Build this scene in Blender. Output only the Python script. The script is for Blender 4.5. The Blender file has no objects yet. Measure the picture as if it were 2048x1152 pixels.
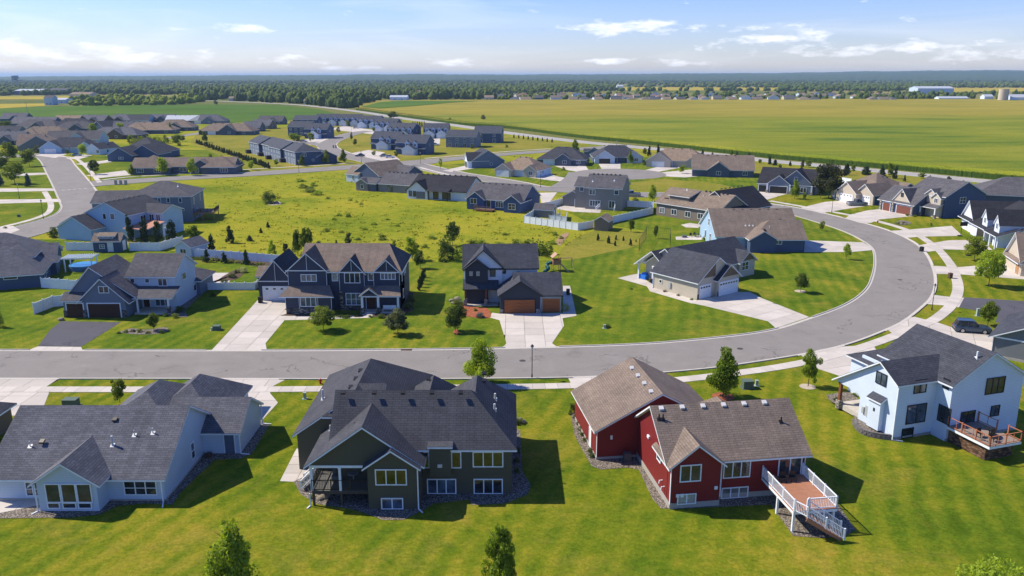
import bpy, bmesh, math, random
import numpy as np
from mathutils import Vector, Matrix
R = math.radians
SC = bpy.context.scene
COL = SC.collection
random.seed(7)

# ------------------------------------------------------------------ camera
CAM_H, FPX, PITCH = 36.0, 1620.0, math.atan(424 / 1620)
cam = bpy.data.cameras.new('camera')
cam.sensor_width = 36; cam.lens = 36 * FPX / 2048
cam.clip_start = .5; cam.clip_end = 60000
co = bpy.data.objects.new('camera', cam); COL.objects.link(co)
co.location = (0, 0, CAM_H); co.rotation_euler = (R(90) - PITCH, 0, 0)
SC.camera = co

# ------------------------------------------------------------------ world, sun, exposure
SUN_AZ, SUN_EL = math.atan2(-.925, .30), R(45.5)      # compass bearing of the sun (from +Y towards +X) and height
w = bpy.data.worlds.new('World'); SC.world = w; w.use_nodes = True
wt = w.node_tree; wt.nodes.clear()
def wn(t, **k):
    n = wt.nodes.new(t)
    for a, b in k.items(): setattr(n, a, b)
    return n
wout = wn('ShaderNodeOutputWorld'); bgs = wn('ShaderNodeBackground'); sky = wn('ShaderNodeTexSky')
sky.sky_type = 'NISHITA'; sky.sun_disc = False; sky.sun_elevation = SUN_EL; sky.sun_rotation = SUN_AZ
sky.air_density = 1.0; sky.dust_density = 0.15; sky.ozone_density = 1.6; sky.altitude = 100
bgs.inputs[1].default_value = .125
# clouds: soft banks far off, laid out by direction
tc = wn('ShaderNodeTexCoord'); sx = wn('ShaderNodeSeparateXYZ')
wt.links.new(tc.outputs['Generated'], sx.inputs[0])
def wm(op, a, b=None, clamp=False):
    n = wn('ShaderNodeMath', operation=op, use_clamp=clamp)
    for i, v in enumerate((a, b)):
        if v is None: continue
        if isinstance(v, (int, float)): n.inputs[i].default_value = v
        else: wt.links.new(v, n.inputs[i])
    return n.outputs[0]
az = wm('ARCTAN2', sx.outputs[0], sx.outputs[1]); el = wm('ARCSINE', sx.outputs[2])
cmb = wn('ShaderNodeCombineXYZ')
wt.links.new(wm('MULTIPLY', az, 1.0), cmb.inputs[0]); wt.links.new(wm('MULTIPLY', el, 3.6), cmb.inputs[1])
nz = wn('ShaderNodeTexNoise', noise_dimensions='2D'); nz.inputs['Scale'].default_value = 22; nz.inputs['Detail'].default_value = 8; nz.inputs['Roughness'].default_value = .62
wt.links.new(cmb.outputs[0], nz.inputs['Vector'])
nz2 = wn('ShaderNodeTexNoise', noise_dimensions='2D'); nz2.inputs['Scale'].default_value = 5; nz2.inputs['Detail'].default_value = 6; nz2.inputs['Roughness'].default_value = .55; nz2.inputs['Distortion'].default_value = .6
cmb2 = wn('ShaderNodeCombineXYZ'); wt.links.new(wm('MULTIPLY', az, .8), cmb2.inputs[0]); wt.links.new(wm('MULTIPLY', el, 7.0), cmb2.inputs[1])
wt.links.new(cmb2.outputs[0], nz2.inputs['Vector'])
def dirpx(px, py):
    u, v = (px - 1024) / FPX, (py - 576) / FPX
    c, s = math.cos(PITCH), math.sin(PITCH)
    d = Vector((u, c - v * s, -s - v * c)).normalized()
    return math.atan2(d.x, d.y), math.asin(d.z)
banks = [(60, 98, 150, 17), (230, 112, 170, 15), (330, 134, 120, 7), (40, 128, 90, 8), (590, 120, 80, 10), (925, 125, 85, 8), (470, 56, 90, 9), (1530, 78, 110, 22), (1600, 98, 120, 12),
         (1860, 95, 130, 14), (2000, 104, 120, 16), (1380, 126, 75, 7), (1220, 123, 45, 6), (1260, 56, 170, 14), (700, 136, 60, 4), (-300, 105, 260, 18), (2350, 96, 250, 16), (-900, 90, 400, 30), (3200, 90, 500, 30)]
tot = None
for px, py, hw, hh in banks:
    a0, e0 = dirpx(px, py); wa = hw / FPX * .95; we = hh / FPX
    da = wm('DIVIDE', wm('SUBTRACT', az, a0), wa); de = wm('DIVIDE', wm('SUBTRACT', el, e0), we)
    # the underside of a bank is flatter than its top
    g = wm('SUBTRACT', 1.0, wm('ADD', wm('MULTIPLY', da, da), wm('MULTIPLY', de, de)))
    tot = g if tot is None else wm('MAXIMUM', tot, g)
tot = wm('MAXIMUM', tot, -1.2)
cl = wm('ADD', wm('MULTIPLY', tot, .55), wm('MULTIPLY', wm('SUBTRACT', nz.outputs[0], .5), 4.2))
cl = wm('MULTIPLY', wm('SUBTRACT', cl, .05), .75, clamp=True)
wisp = wm('MULTIPLY', wm('SUBTRACT', nz2.outputs[0], .47), 1.7, clamp=True)
cl = wm('MAXIMUM', cl, wm('MULTIPLY', wisp, .4))
cl = wm('MULTIPLY', cl, wm('MULTIPLY', wm('ADD', el, .004), 60, clamp=True), clamp=True)
mix = wn('ShaderNodeMix', data_type='RGBA'); mix.inputs['B'].default_value = (7.3, 7.3, 7.7, 1)
wt.links.new(cl, mix.inputs['Factor']); hs = wn('ShaderNodeHueSaturation'); hs.inputs['Saturation'].default_value = 1.35; wt.links.new(sky.outputs[0], hs.inputs['Color'])
tn = wn('ShaderNodeMix', data_type='RGBA', blend_type='MULTIPLY'); tn.inputs['Factor'].default_value = 1; tn.inputs['B'].default_value = (.60, .61, .92, 1); wt.links.new(hs.outputs[0], tn.inputs['A'])
wt.links.new(tn.outputs['Result'], mix.inputs['A'])
wt.links.new(mix.outputs['Result'], bgs.inputs[0]); wt.links.new(bgs.outputs[0], wout.inputs[0])

sl = bpy.data.lights.new('sun', 'SUN'); sl.energy = 4.7; sl.angle = R(.53); sl.color = (1, .89, .70)
so = bpy.data.objects.new('sun', sl); COL.objects.link(so)
to_sun = Vector((math.sin(SUN_AZ) * math.cos(SUN_EL), math.cos(SUN_AZ) * math.cos(SUN_EL), math.sin(SUN_EL)))
so.rotation_euler = to_sun.to_track_quat('Z', 'Y').to_euler(); so.location = (-60, 20, 90)
SC.view_settings.view_transform = 'Standard'; SC.view_settings.look = 'None'; SC.view_settings.gamma = 1
SC.view_settings.use_curve_mapping = False; SC.view_settings.exposure = .55
SC.cycles.use_denoising = True; SC.cycles.max_bounces = 6; SC.cycles.diffuse_bounces = 3; SC.cycles.glossy_bounces = 2
SC.cycles.transmission_bounces = 4; SC.cycles.transparent_max_bounces = 6; SC.cycles.volume_bounces = 0

# ------------------------------------------------------------------ survey: a picture point on a plane at height z -> metres
def W(px, py, z=0.0):
    u, v = (px - 1024) / FPX, (py - 576) / FPX
    c, s = math.cos(PITCH), math.sin(PITCH)
    t = (z - CAM_H) / (-s - v * c)
    return (u * t, (c - v * s) * t)

# ------------------------------------------------------------------ materials
MATS = {}
def newmat(name, rough=.85, spec=.3):
    m = bpy.data.materials.new(name); m.use_nodes = True
    b = m.node_tree.nodes['Principled BSDF']; b.inputs['Roughness'].default_value = rough
    b.inputs['Specular IOR Level'].default_value = spec
    return m, m.node_tree, b
def nd(nt, t, **k):
    n = nt.nodes.new(t)
    for a, b in k.items():
        if a in ('operation', 'data_type', 'blend_type', 'noise_dimensions', 'use_clamp', 'feature', 'wave_type', 'bands_direction', 'wave_profile', 'offset', 'offset_frequency'): setattr(n, a, b)
        else:
            n.inputs[a.replace('_', ' ')].default_value = b
    return n
def ramp(nt, fac, stops):
    n = nt.nodes.new('ShaderNodeValToRGB'); nt.links.new(fac, n.inputs[0])
    e = n.color_ramp.elements
    while len(e) > 1: e.remove(e[-1])
    e[0].position = stops[0][0]; e[0].color = (*stops[0][1], 1)
    for p, c in stops[1:]:
        x = e.new(p); x.color = (*c, 1)
    return n.outputs[0]
def mixc(nt, f, a, b, bt='MIX'):
    n = nt.nodes.new('ShaderNodeMix'); n.data_type = 'RGBA'; n.blend_type = bt
    for k, v in (('Factor', f), ('A', a), ('B', b)):
        if isinstance(v, (int, float)): n.inputs[k].default_value = v
        elif isinstance(v, tuple): n.inputs[k].default_value = (*v, 1)
        else: nt.links.new(v, n.inputs[k])
    return n.outputs['Result']
def mathn(nt, op, a, b=None, clamp=False):
    n = nt.nodes.new('ShaderNodeMath'); n.operation = op; n.use_clamp = clamp
    for i, v in enumerate((a, b)):
        if v is None: continue
        if isinstance(v, (int, float)): n.inputs[i].default_value = v
        else: nt.links.new(v, n.inputs[i])
    return n.outputs[0]
def coords(nt, kind='Position'):
    if kind == 'Position': return nt.nodes.new('ShaderNodeNewGeometry').outputs['Position']
    return nt.nodes.new('ShaderNodeTexCoord').outputs[kind]
def scaled(nt, vec, s):
    n = nt.nodes.new('ShaderNodeMapping'); n.inputs['Scale'].default_value = s; nt.links.new(vec, n.inputs[0]); return n.outputs[0]
def noise(nt, vec, scale, detail=3, rough=.55, dist=0):
    n = nt.nodes.new('ShaderNodeTexNoise'); n.inputs['Scale'].default_value = scale; n.inputs['Detail'].default_value = detail
    n.inputs['Roughness'].default_value = rough; n.inputs['Distortion'].default_value = dist
    nt.links.new(vec, n.inputs['Vector']); return n.outputs[0]
def bump(nt, b, h, strength=.3, dist=.05):
    n = nt.nodes.new('ShaderNodeBump'); n.inputs['Strength'].default_value = strength; n.inputs['Distance'].default_value = dist
    nt.links.new(h, n.inputs['Height']); nt.links.new(n.outputs[0], b.inputs['Normal'])

def plain(name, col, rough=.7, spec=.3, metal=0, var=.08):
    if name in MATS: return MATS[name]
    m, nt, b = newmat(name, rough, spec); b.inputs['Metallic'].default_value = metal
    f = noise(nt, coords(nt), 3.1, 4)
    c1 = tuple(max(0, x * (1 - var)) for x in col); c2 = tuple(x * (1 + var) for x in col)
    nt.links.new(ramp(nt, f, [(.3, c1), (.7, c2)]), b.inputs['Base Color'])
    MATS[name] = m; return m

def shingle(name, col, var=.16):
    if name in MATS: return MATS[name]
    m, nt, b = newmat(name, .93, .15)
    uv = coords(nt, 'UV')
    br = nd(nt, 'ShaderNodeTexBrick', offset=.37, offset_frequency=2, Scale=1.0, Mortar_Size=.022, Mortar_Smooth=.6, Bias=-.1, Brick_Width=.62, Row_Height=.23)
    nt.links.new(uv, br.inputs['Vector'])
    br.inputs['Color1'].default_value = (*[x * (1 - var) for x in col], 1); br.inputs['Color2'].default_value = (*[x * (1 + var) for x in col], 1)
    br.inputs['Mortar'].default_value = (*[x * .42 for x in col], 1)
    big = noise(nt, scaled(nt, uv, (.25, .5, 1)), 1.0, 5, .6)
    c = mixc(nt, 1.0, br.outputs[0], ramp(nt, big, [(.3, (.82, .82, .84)), (.7, (1.16, 1.15, 1.13))]), 'MULTIPLY')
    fine = noise(nt, uv, 9, 3, .7)
    c = mixc(nt, 1.0, c, ramp(nt, fine, [(.3, (.8, .8, .8)), (.7, (1.2, 1.2, 1.2))]), 'MULTIPLY')
    # rain streaks running down the slope
    st = noise(nt, scaled(nt, uv, (1.6, .09, 1)), 1.0, 3, .6)
    c = mixc(nt, 1.0, c, ramp(nt, st, [(.35, (.9, .9, .9)), (.65, (1.07, 1.07, 1.07))]), 'MULTIPLY')
    nt.links.new(c, b.inputs['Base Color']); bump(nt, b, br.outputs['Fac'], -.6, .03)
    MATS[name] = m; return m

def siding(name, col, lap=.16, vertical=False, var=.05):
    if name in MATS: return MATS[name]
    m, nt, b = newmat(name, .62, .3)
    uv = coords(nt, 'UV'); s = nt.nodes.new('ShaderNodeSeparateXYZ'); nt.links.new(uv, s.inputs[0])
    v = s.outputs[0] if vertical else s.outputs[1]
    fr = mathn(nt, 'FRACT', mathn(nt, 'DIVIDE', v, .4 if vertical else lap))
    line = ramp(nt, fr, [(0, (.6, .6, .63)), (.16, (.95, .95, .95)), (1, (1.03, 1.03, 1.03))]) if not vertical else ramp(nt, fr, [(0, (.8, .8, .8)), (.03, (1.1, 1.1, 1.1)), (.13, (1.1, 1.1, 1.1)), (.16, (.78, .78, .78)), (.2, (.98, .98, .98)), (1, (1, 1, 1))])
    big = noise(nt, coords(nt), .35, 4)
    c = mixc(nt, 1.0, line, ramp(nt, big, [(.3, tuple(x * (1 - var) for x in col)), (.7, tuple(x * (1 + var) for x in col))]), 'MULTIPLY')
    nt.links.new(c, b.inputs['Base Color']); bump(nt, b, fr, .5 if not vertical else .2, .02)
    MATS[name] = m; return m

def stone(name, cols, sx=.5, sy=.2, flat=False):
    if name in MATS: return MATS[name]
    m, nt, b = newmat(name, .9, .2)
    uv = coords(nt) if flat else coords(nt, 'UV')
    vo = nt.nodes.new('ShaderNodeTexVoronoi'); vo.inputs['Scale'].default_value = 1; nt.links.new(scaled(nt, uv, (1 / sx, 1 / sy, 1)), vo.inputs['Vector'])
    bw = nt.nodes.new('ShaderNodeRGBToBW'); nt.links.new(vo.outputs['Color'], bw.inputs[0])
    c = ramp(nt, bw.outputs[0], [(i / (len(cols) - 1) * .7 + .15, k) for i, k in enumerate(cols)])
    nt.links.new(mixc(nt, 1.0, c, ramp(nt, vo.outputs['Distance'], [(.3, (1, 1, 1)), (.62, (.35, .35, .35))]), 'MULTIPLY'), b.inputs['Base Color'])
    bump(nt, b, vo.outputs['Distance'], -.6, .05)
    MATS[name] = m; return m

def wood(name, col, var=.35):
    if name in MATS: return MATS[name]
    m, nt, b = newmat(name, .6, .3)
    f = noise(nt, scaled(nt, coords(nt, 'Object'), (.8, 6, 9)), 1.6, 4, .6)
    nt.links.new(ramp(nt, f, [(.25, tuple(x * (1 - var) for x in col)), (.75, tuple(x * (1 + var) for x in col))]), b.inputs['Base Color'])
    MATS[name] = m; return m

def glass(name='window_glass', col=(.012, .016, .022), rough=.06):
    if name in MATS: return MATS[name]
    m, nt, b = newmat(name, rough, .8)
    f = noise(nt, coords(nt), .9, 2)
    nt.links.new(ramp(nt, f, [(.35, col), (.7, tuple(x * 3 + .012 for x in col))]), b.inputs['Base Color'])
    bump(nt, b, noise(nt, coords(nt), 1.2, 1), .04, .1)
    MATS[name] = m; return m

def grassmat(name, stops, stripes=0, dry=0, drycol=(.3, .26, .05), ang=0, scale=.06, fine=.25, mott=1.0):
    m, nt, b = newmat(name, .95, .02)
    p = coords(nt)
    big = noise(nt, p, scale, 5, .6, .4); med = noise(nt, p, .5, 6, .72, .6); fin = noise(nt, p, 2.6, 6, .85)
    f = mathn(nt, 'ADD', mathn(nt, 'MULTIPLY', big, .58), mathn(nt, 'MULTIPLY', med, .42))
    if stripes:
        rt = nt.nodes.new('ShaderNodeMapping'); rt.inputs['Rotation'].default_value = (0, 0, ang); nt.links.new(p, rt.inputs[0])
        dis = noise(nt, p, .12, 2)
        sp = nt.nodes.new('ShaderNodeSeparateXYZ'); nt.links.new(rt.outputs[0], sp.inputs[0])
        ph = mathn(nt, 'ADD', mathn(nt, 'MULTIPLY', sp.outputs[0], 2 * math.pi / 2.2), mathn(nt, 'MULTIPLY', dis, 5))
        wv = mathn(nt, 'MULTIPLY', mathn(nt, 'SINE', ph), stripes)
        msk = mathn(nt, 'MULTIPLY', mathn(nt, 'SUBTRACT', noise(nt, p, .035, 2), .34), 5, True)
        f = mathn(nt, 'ADD', f, mathn(nt, 'MULTIPLY', wv, msk))
    c = ramp(nt, f, stops)
    if dry:
        d = mathn(nt, 'MULTIPLY', mathn(nt, 'SUBTRACT', noise(nt, p, .11, 6, .68, .5), .62 - dry * .1), 3.2, True)
        c = mixc(nt, d, c, drycol)
    # worn and lusher spots a stride or two across
    wr = noise(nt, p, .8, 5, .7, .3); c = mixc(nt, 1.0, c, ramp(nt, wr, [(.3, (.82, .9, .85)), (.5, (1, 1, 1)), (.68, (1.2, 1.06, 1.1))]), 'MULTIPLY')
    lo, hi = 1 - fine * 1.9, 1 + fine * 1.9
    c = mixc(nt, 1.0, c, ramp(nt, fin, [(.28, (lo, lo, lo)), (.72, (hi, hi, hi * .95))]), 'MULTIPLY')
    nt.links.new(c, b.inputs['Base Color'])
    bump(nt, b, mathn(nt, 'ADD', fin, mathn(nt, 'MULTIPLY', med, 2)), .55, .06 * mott)
    MATS[name] = m; return m

def leafmat(name, c1, c2, trans=.35):
    if name in MATS: return MATS[name]
    m, nt, b = newmat(name, .6, .25)
    oi = nt.nodes.new('ShaderNodeObjectInfo')
    p = coords(nt, 'Object')
    f = mathn(nt, 'ADD', mathn(nt, 'MULTIPLY', noise(nt, p, 1.1, 3, .7), .9), mathn(nt, 'MULTIPLY', mathn(nt, 'SUBTRACT', oi.outputs['Random'], .5), .25))
    c = ramp(nt, f, [(.25, c1), (.7, c2)])
    c = mixc(nt, 1.0, c, ramp(nt, noise(nt, p, 9, 2, .7), [(.3, (.6, .66, .6)), (.7, (1.35, 1.3, 1.2))]), 'MULTIPLY')
    nt.links.new(c, b.inputs['Base Color'])
    tr = nt.nodes.new('ShaderNodeBsdfTranslucent'); nt.links.new(mixc(nt, 1.0, c, (1.3, 1.25, .5), 'MULTIPLY'), tr.inputs[0])
    ms = nt.nodes.new('ShaderNodeMixShader'); ms.inputs[0].default_value = trans
    nt.links.new(b.outputs[0], ms.inputs[1]); nt.links.new(tr.outputs[0], ms.inputs[2]); nt.links.new(ms.outputs[0], nt.nodes['Material Output'].inputs[0])
    MATS[name] = m; return m

G = grassmat
# ------------------------------------------------------------------ mesh builder
class MB:
    def __init__(s): s.v = []; s.f = []
    def poly(s, pts):
        n = len(s.v); s.v += [tuple(p) for p in pts]; s.f.append(tuple(range(n, n + len(pts))))
    def prism(s, pts, d):
        """pts: planar ring, d: offset vector to the other side"""
        n = len(s.v); k = len(pts); d = Vector(d)
        s.v += [tuple(p) for p in pts] + [tuple(Vector(p) + d) for p in pts]
        nr = Vector((0, 0, 0)); P = [Vector(p) for p in pts]
        for i in range(k): nr += P[i].cross(P[(i + 1) % k])
        flip = nr.dot(d) > 0
        a = tuple(range(n, n + k)); b = tuple(range(n + k, n + 2 * k))
        s.f.append(a[::-1] if flip else a); s.f.append(b if flip else b[::-1])
        for i in range(k):
            j = (i + 1) % k; q = (a[i], a[j], b[j], b[i])
            s.f.append(q if flip else q[::-1])
    def box(s, x0, x1, y0, y1, z0, z1):
        s.prism([(x0, y0, z0), (x1, y0, z0), (x1, y1, z0), (x0, y1, z0)], (0, 0, z1 - z0))
    def bar(s, p, q, w, h=None, up=(0, 0, 1)):
        h = h or w; p, q = Vector(p), Vector(q); d = (q - p)
        if d.length < 1e-6: return
        t = d.normalized(); u = Vector(up)
        if abs(t.dot(u)) > .98: u = Vector((0, 1, 0))
        a = t.cross(u).normalized() * w / 2; b = a.cross(t).normalized() * h / 2
        s.prism([p - a - b, p + a - b, p + a + b, p - a + b], d)
    def tube(s, pts, rads, n=8):
        pts = [Vector(p) for p in pts]; rings = []
        for i, p in enumerate(pts):
            t = (pts[min(i + 1, len(pts) - 1)] - pts[max(i - 1, 0)]).normalized()
            u = Vector((1, 0, 0)) if abs(t.x) < .9 else Vector((0, 1, 0))
            a = t.cross(u).normalized(); b = t.cross(a).normalized(); r = rads[i] if not isinstance(rads, (int, float)) else rads
            k = len(s.v); s.v += [tuple(p + a * math.cos(2 * math.pi * j / n) * r + b * math.sin(2 * math.pi * j / n) * r) for j in range(n)]
            rings.append(k)
        for k0, k1 in zip(rings, rings[1:]):
            for j in range(n): s.f.append((k0 + j, k0 + (j + 1) % n, k1 + (j + 1) % n, k1 + j))
        s.f.append(tuple(rings[0] + j for j in range(n))[::-1]); s.f.append(tuple(rings[-1] + j for j in range(n)))
    def ball(s, c, r, n=8, m=5, jit=0, rnd=random):
        k = len(s.v); rx, ry, rz = r if isinstance(r, tuple) else (r, r, r)
        for i in range(1, m):
            t = math.pi * i / m
            for j in range(n):
                p = 2 * math.pi * j / n; q = 1 + rnd.uniform(-jit, jit)
                s.v.append((c[0] + rx * q * math.sin(t) * math.cos(p), c[1] + ry * q * math.sin(t) * math.sin(p), c[2] + rz * q * math.cos(t)))
        s.v += [(c[0], c[1], c[2] + rz), (c[0], c[1], c[2] - rz)]; top = k + n * (m - 1); bot = top + 1
        for i in range(m - 2):
            for j in range(n): a = k + i * n; s.f.append((a + j, a + n + j, a + n + (j + 1) % n, a + (j + 1) % n))
        for j in range(n):
            s.f.append((top, k + j, k + (j + 1) % n)); a = k + n * (m - 2); s.f.append((bot, a + (j + 1) % n, a + j))
    def mesh(s, name, mat, uv=True, smooth=False):
        me = bpy.data.meshes.new(name); me.from_pydata(s.v, [], s.f); me.materials.append(mat)
        if smooth: me.polygons.foreach_set('use_smooth', [True] * len(me.polygons))
        if uv:
            l = me.uv_layers.new(name='map'); V = me.vertices
            for pg in me.polygons:
                n = pg.normal; u = Vector((-n.y, n.x, 0))
                u = Vector((1, 0, 0)) if u.length < .05 else u.normalized()
                v = n.cross(u)
                for li, vi in zip(pg.loop_indices, pg.vertices):
                    c = V[vi].co; l.data[li].uv = (c.dot(u), c.dot(v))
        me.update(); return me
    def build(s, name, mat, parent=None, **k):
        return link(name, s.mesh(name, mat, **k), parent)
def link(name, me, parent=None):
    o = bpy.data.objects.new(name, me); COL.objects.link(o)
    if parent: o.parent = parent
    return o
def tag(o, label=None, cat=None, group=None, kind=None):
    for k, v in (('label', label), ('category', cat), ('group', group), ('kind', kind)):
        if v: o[k] = v
    return o
def empty(name, x, y, rz=0, label=None, cat=None, group=None, z=0):
    o = bpy.data.objects.new(name, None); COL.objects.link(o); o.empty_display_size = .3
    o.location = (x, y, z); o.rotation_euler = (0, 0, rz); return tag(o, label, cat, group)
def solo(m, name, mat, label, cat, M=None, uv=True, group=None):
    """a thing that is one mesh, its origin at its own foot; M places the builder's coordinates in the world"""
    V = [(M @ Vector(v)) if M else Vector(v) for v in m.v]; c = Vector((sum(v.x for v in V) / len(V), sum(v.y for v in V) / len(V), min(v.z for v in V)))
    m.v = [tuple(v - c) for v in V]; o = m.build(name, mat, uv=uv); o.location = c; return tag(o, label, cat, group)
def copy_tree(src, parent=None):
    c = src.copy(); COL.objects.link(c); c.parent = parent
    for ch in src.children: copy_tree(ch, c)
    return c
# ------------------------------------------------------------------ palette
TRIM = plain('white_trim', (.7, .76, .84), .55); TRIMB = plain('black_trim', (.02, .022, .027), .5); TRIMT = plain('taupe_trim', (.3, .27, .24), .6)
GL = glass(); GLB = glass('half_drawn_blinds_glass', (.07, .075, .08), .12); GLD = glass('sky_reflecting_glass', (.03, .045, .07), .03); GLO = glass('olive_reflecting_glass', (.022, .02, .004), .1); GLC = plain('curtained_glass', (.32, .34, .33), .25, .6, var=.25)
VINYL = plain('white_vinyl', (.74, .8, .87), .45); BLACKM = plain('black_metal', (.012, .012, .014), .4, .5)
CONC = plain('concrete', (.47, .445, .41), .85, .2, var=.1); FOUND = plain('foundation_concrete', (.33, .32, .3), .9)
WHITED = plain('white_door_paint', (.74, .76, .79), .5)
PIPEM = plain('galvanised_metal', (.55, .56, .57), .4, .5)
CEDAR = wood('cedar_boards', (.19, .07, .03)); DECKW = wood('deck_boards', (.36, .17, .1), .2); MAHOG = wood('dark_brown_door', (.05, .02, .016), .25); REDDOOR = wood('red_brown_door', (.17, .06, .04), .2)
S = dict(
 grey=shingle('grey_shingles', (.118, .124, .15)), dark=shingle('charcoal_shingles', (.066, .07, .086), .1), brown=shingle('brown_shingles', (.2, .162, .138), .1), black=shingle('black_shingles', (.035, .037, .048)),
 dusk=shingle('dusky_grey_shingles', (.125, .13, .155)), taupe=shingle('taupe_shingles', (.22, .178, .145)), mid=shingle('slate_grey_shingles', (.105, .105, .12)), tan=shingle('tan_shingles', (.27, .21, .16)), blueg=shingle('blue_grey_shingles', (.06, .066, .086)))
C = dict(
 white=siding('white_lap_siding', (.62, .73, .88)), lgrey=siding('pale_grey_siding', (.48, .59, .73)), olive=siding('dark_olive_siding', (.082, .08, .06)), red=siding('barn_red_siding', (.19, .017, .019)),
 navy=siding('navy_siding', (.038, .052, .095)), blue=siding('blue_siding', (.04, .08, .2)), gblue=siding('grey_blue_siding', (.15, .19, .27)), bwhite=siding('white_board_and_batten', (.6, .67, .76), vertical=True), bgrey=siding('grey_board_and_batten', (.15, .165, .185), vertical=True),
 cream=siding('cream_siding', (.5, .46, .38)), brown=siding('brown_siding', (.13, .10, .08)), taupe=siding('taupe_siding', (.2, .17, .14)), grey=siding('mid_grey_siding', (.2, .205, .21)), shake=siding('brown_shake_siding', (.16, .115, .08), lap=.3), sky=siding('light_blue_siding', (.34, .5, .68)),
 steel=siding('steel_blue_siding', (.065, .1, .19)), bnavy=siding('navy_board_and_batten', (.03, .04, .06), vertical=True), beige=siding('beige_siding', (.52, .46, .38)), slate=siding('slate_siding', (.085, .11, .16)))
ST = stone('ledge_stone', [(.1, .095, .1), (.2, .19, .19), (.34, .31, .28)]); STL = stone('pale_stone', [(.3, .28, .25), (.45, .42, .38), (.6, .57, .52)])
ROCK = stone('river_rock', [(.14, .12, .10), (.25, .22, .19), (.4, .35, .31)], .11, .11, True)
PAVER = stone('paver_wall_stone', [(.09, .09, .1), (.15, .15, .16), (.22, .21, .21)], .4, .2)
MULCH = plain('red_mulch', (.27, .085, .04), .95, var=.4); BMULCH = plain('brown_mulch', (.08, .05, .035), .95, var=.3)

# ------------------------------------------------------------------ houses
WIN = {}
def window_parts(w, h, n, rows, fm, gm):
    key = (round(w, 2), round(h, 2), n, rows, fm.name)
    if key not in WIN:
        m = MB(); b = .1; t = .045
        m.box(-w / 2 - b, w / 2 + b, -.06, 0, -b, 0); m.box(-w / 2 - b, w / 2 + b, -.06, 0, h, h + b)
        m.box(-w / 2 - b, -w / 2, -.058, 0, 0, h); m.box(w / 2, w / 2 + b, -.058, 0, 0, h)
        for i in range(1, n): x = -w / 2 + w * i / n; m.box(x - t, x + t, -.055, 0, 0, h)
        for j in range(1, rows): z = h * j / rows; m.box(-w / 2, w / 2, -.05, 0, z - .03, z + .03)
        WIN[key] = m.mesh('window', fm)
    pk = (round(w / n, 3), round(h / rows, 3), gm.name)
    if pk not in WIN:
        m = MB(); pw, ph = w / n, h / rows; m.box(-pw / 2, pw / 2, -.02, 0, 0, ph); WIN[pk] = m.mesh('pane', gm)
    return WIN[key], WIN[pk]
ROT = dict(S=0, E=90, N=180, W=-90)
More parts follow.
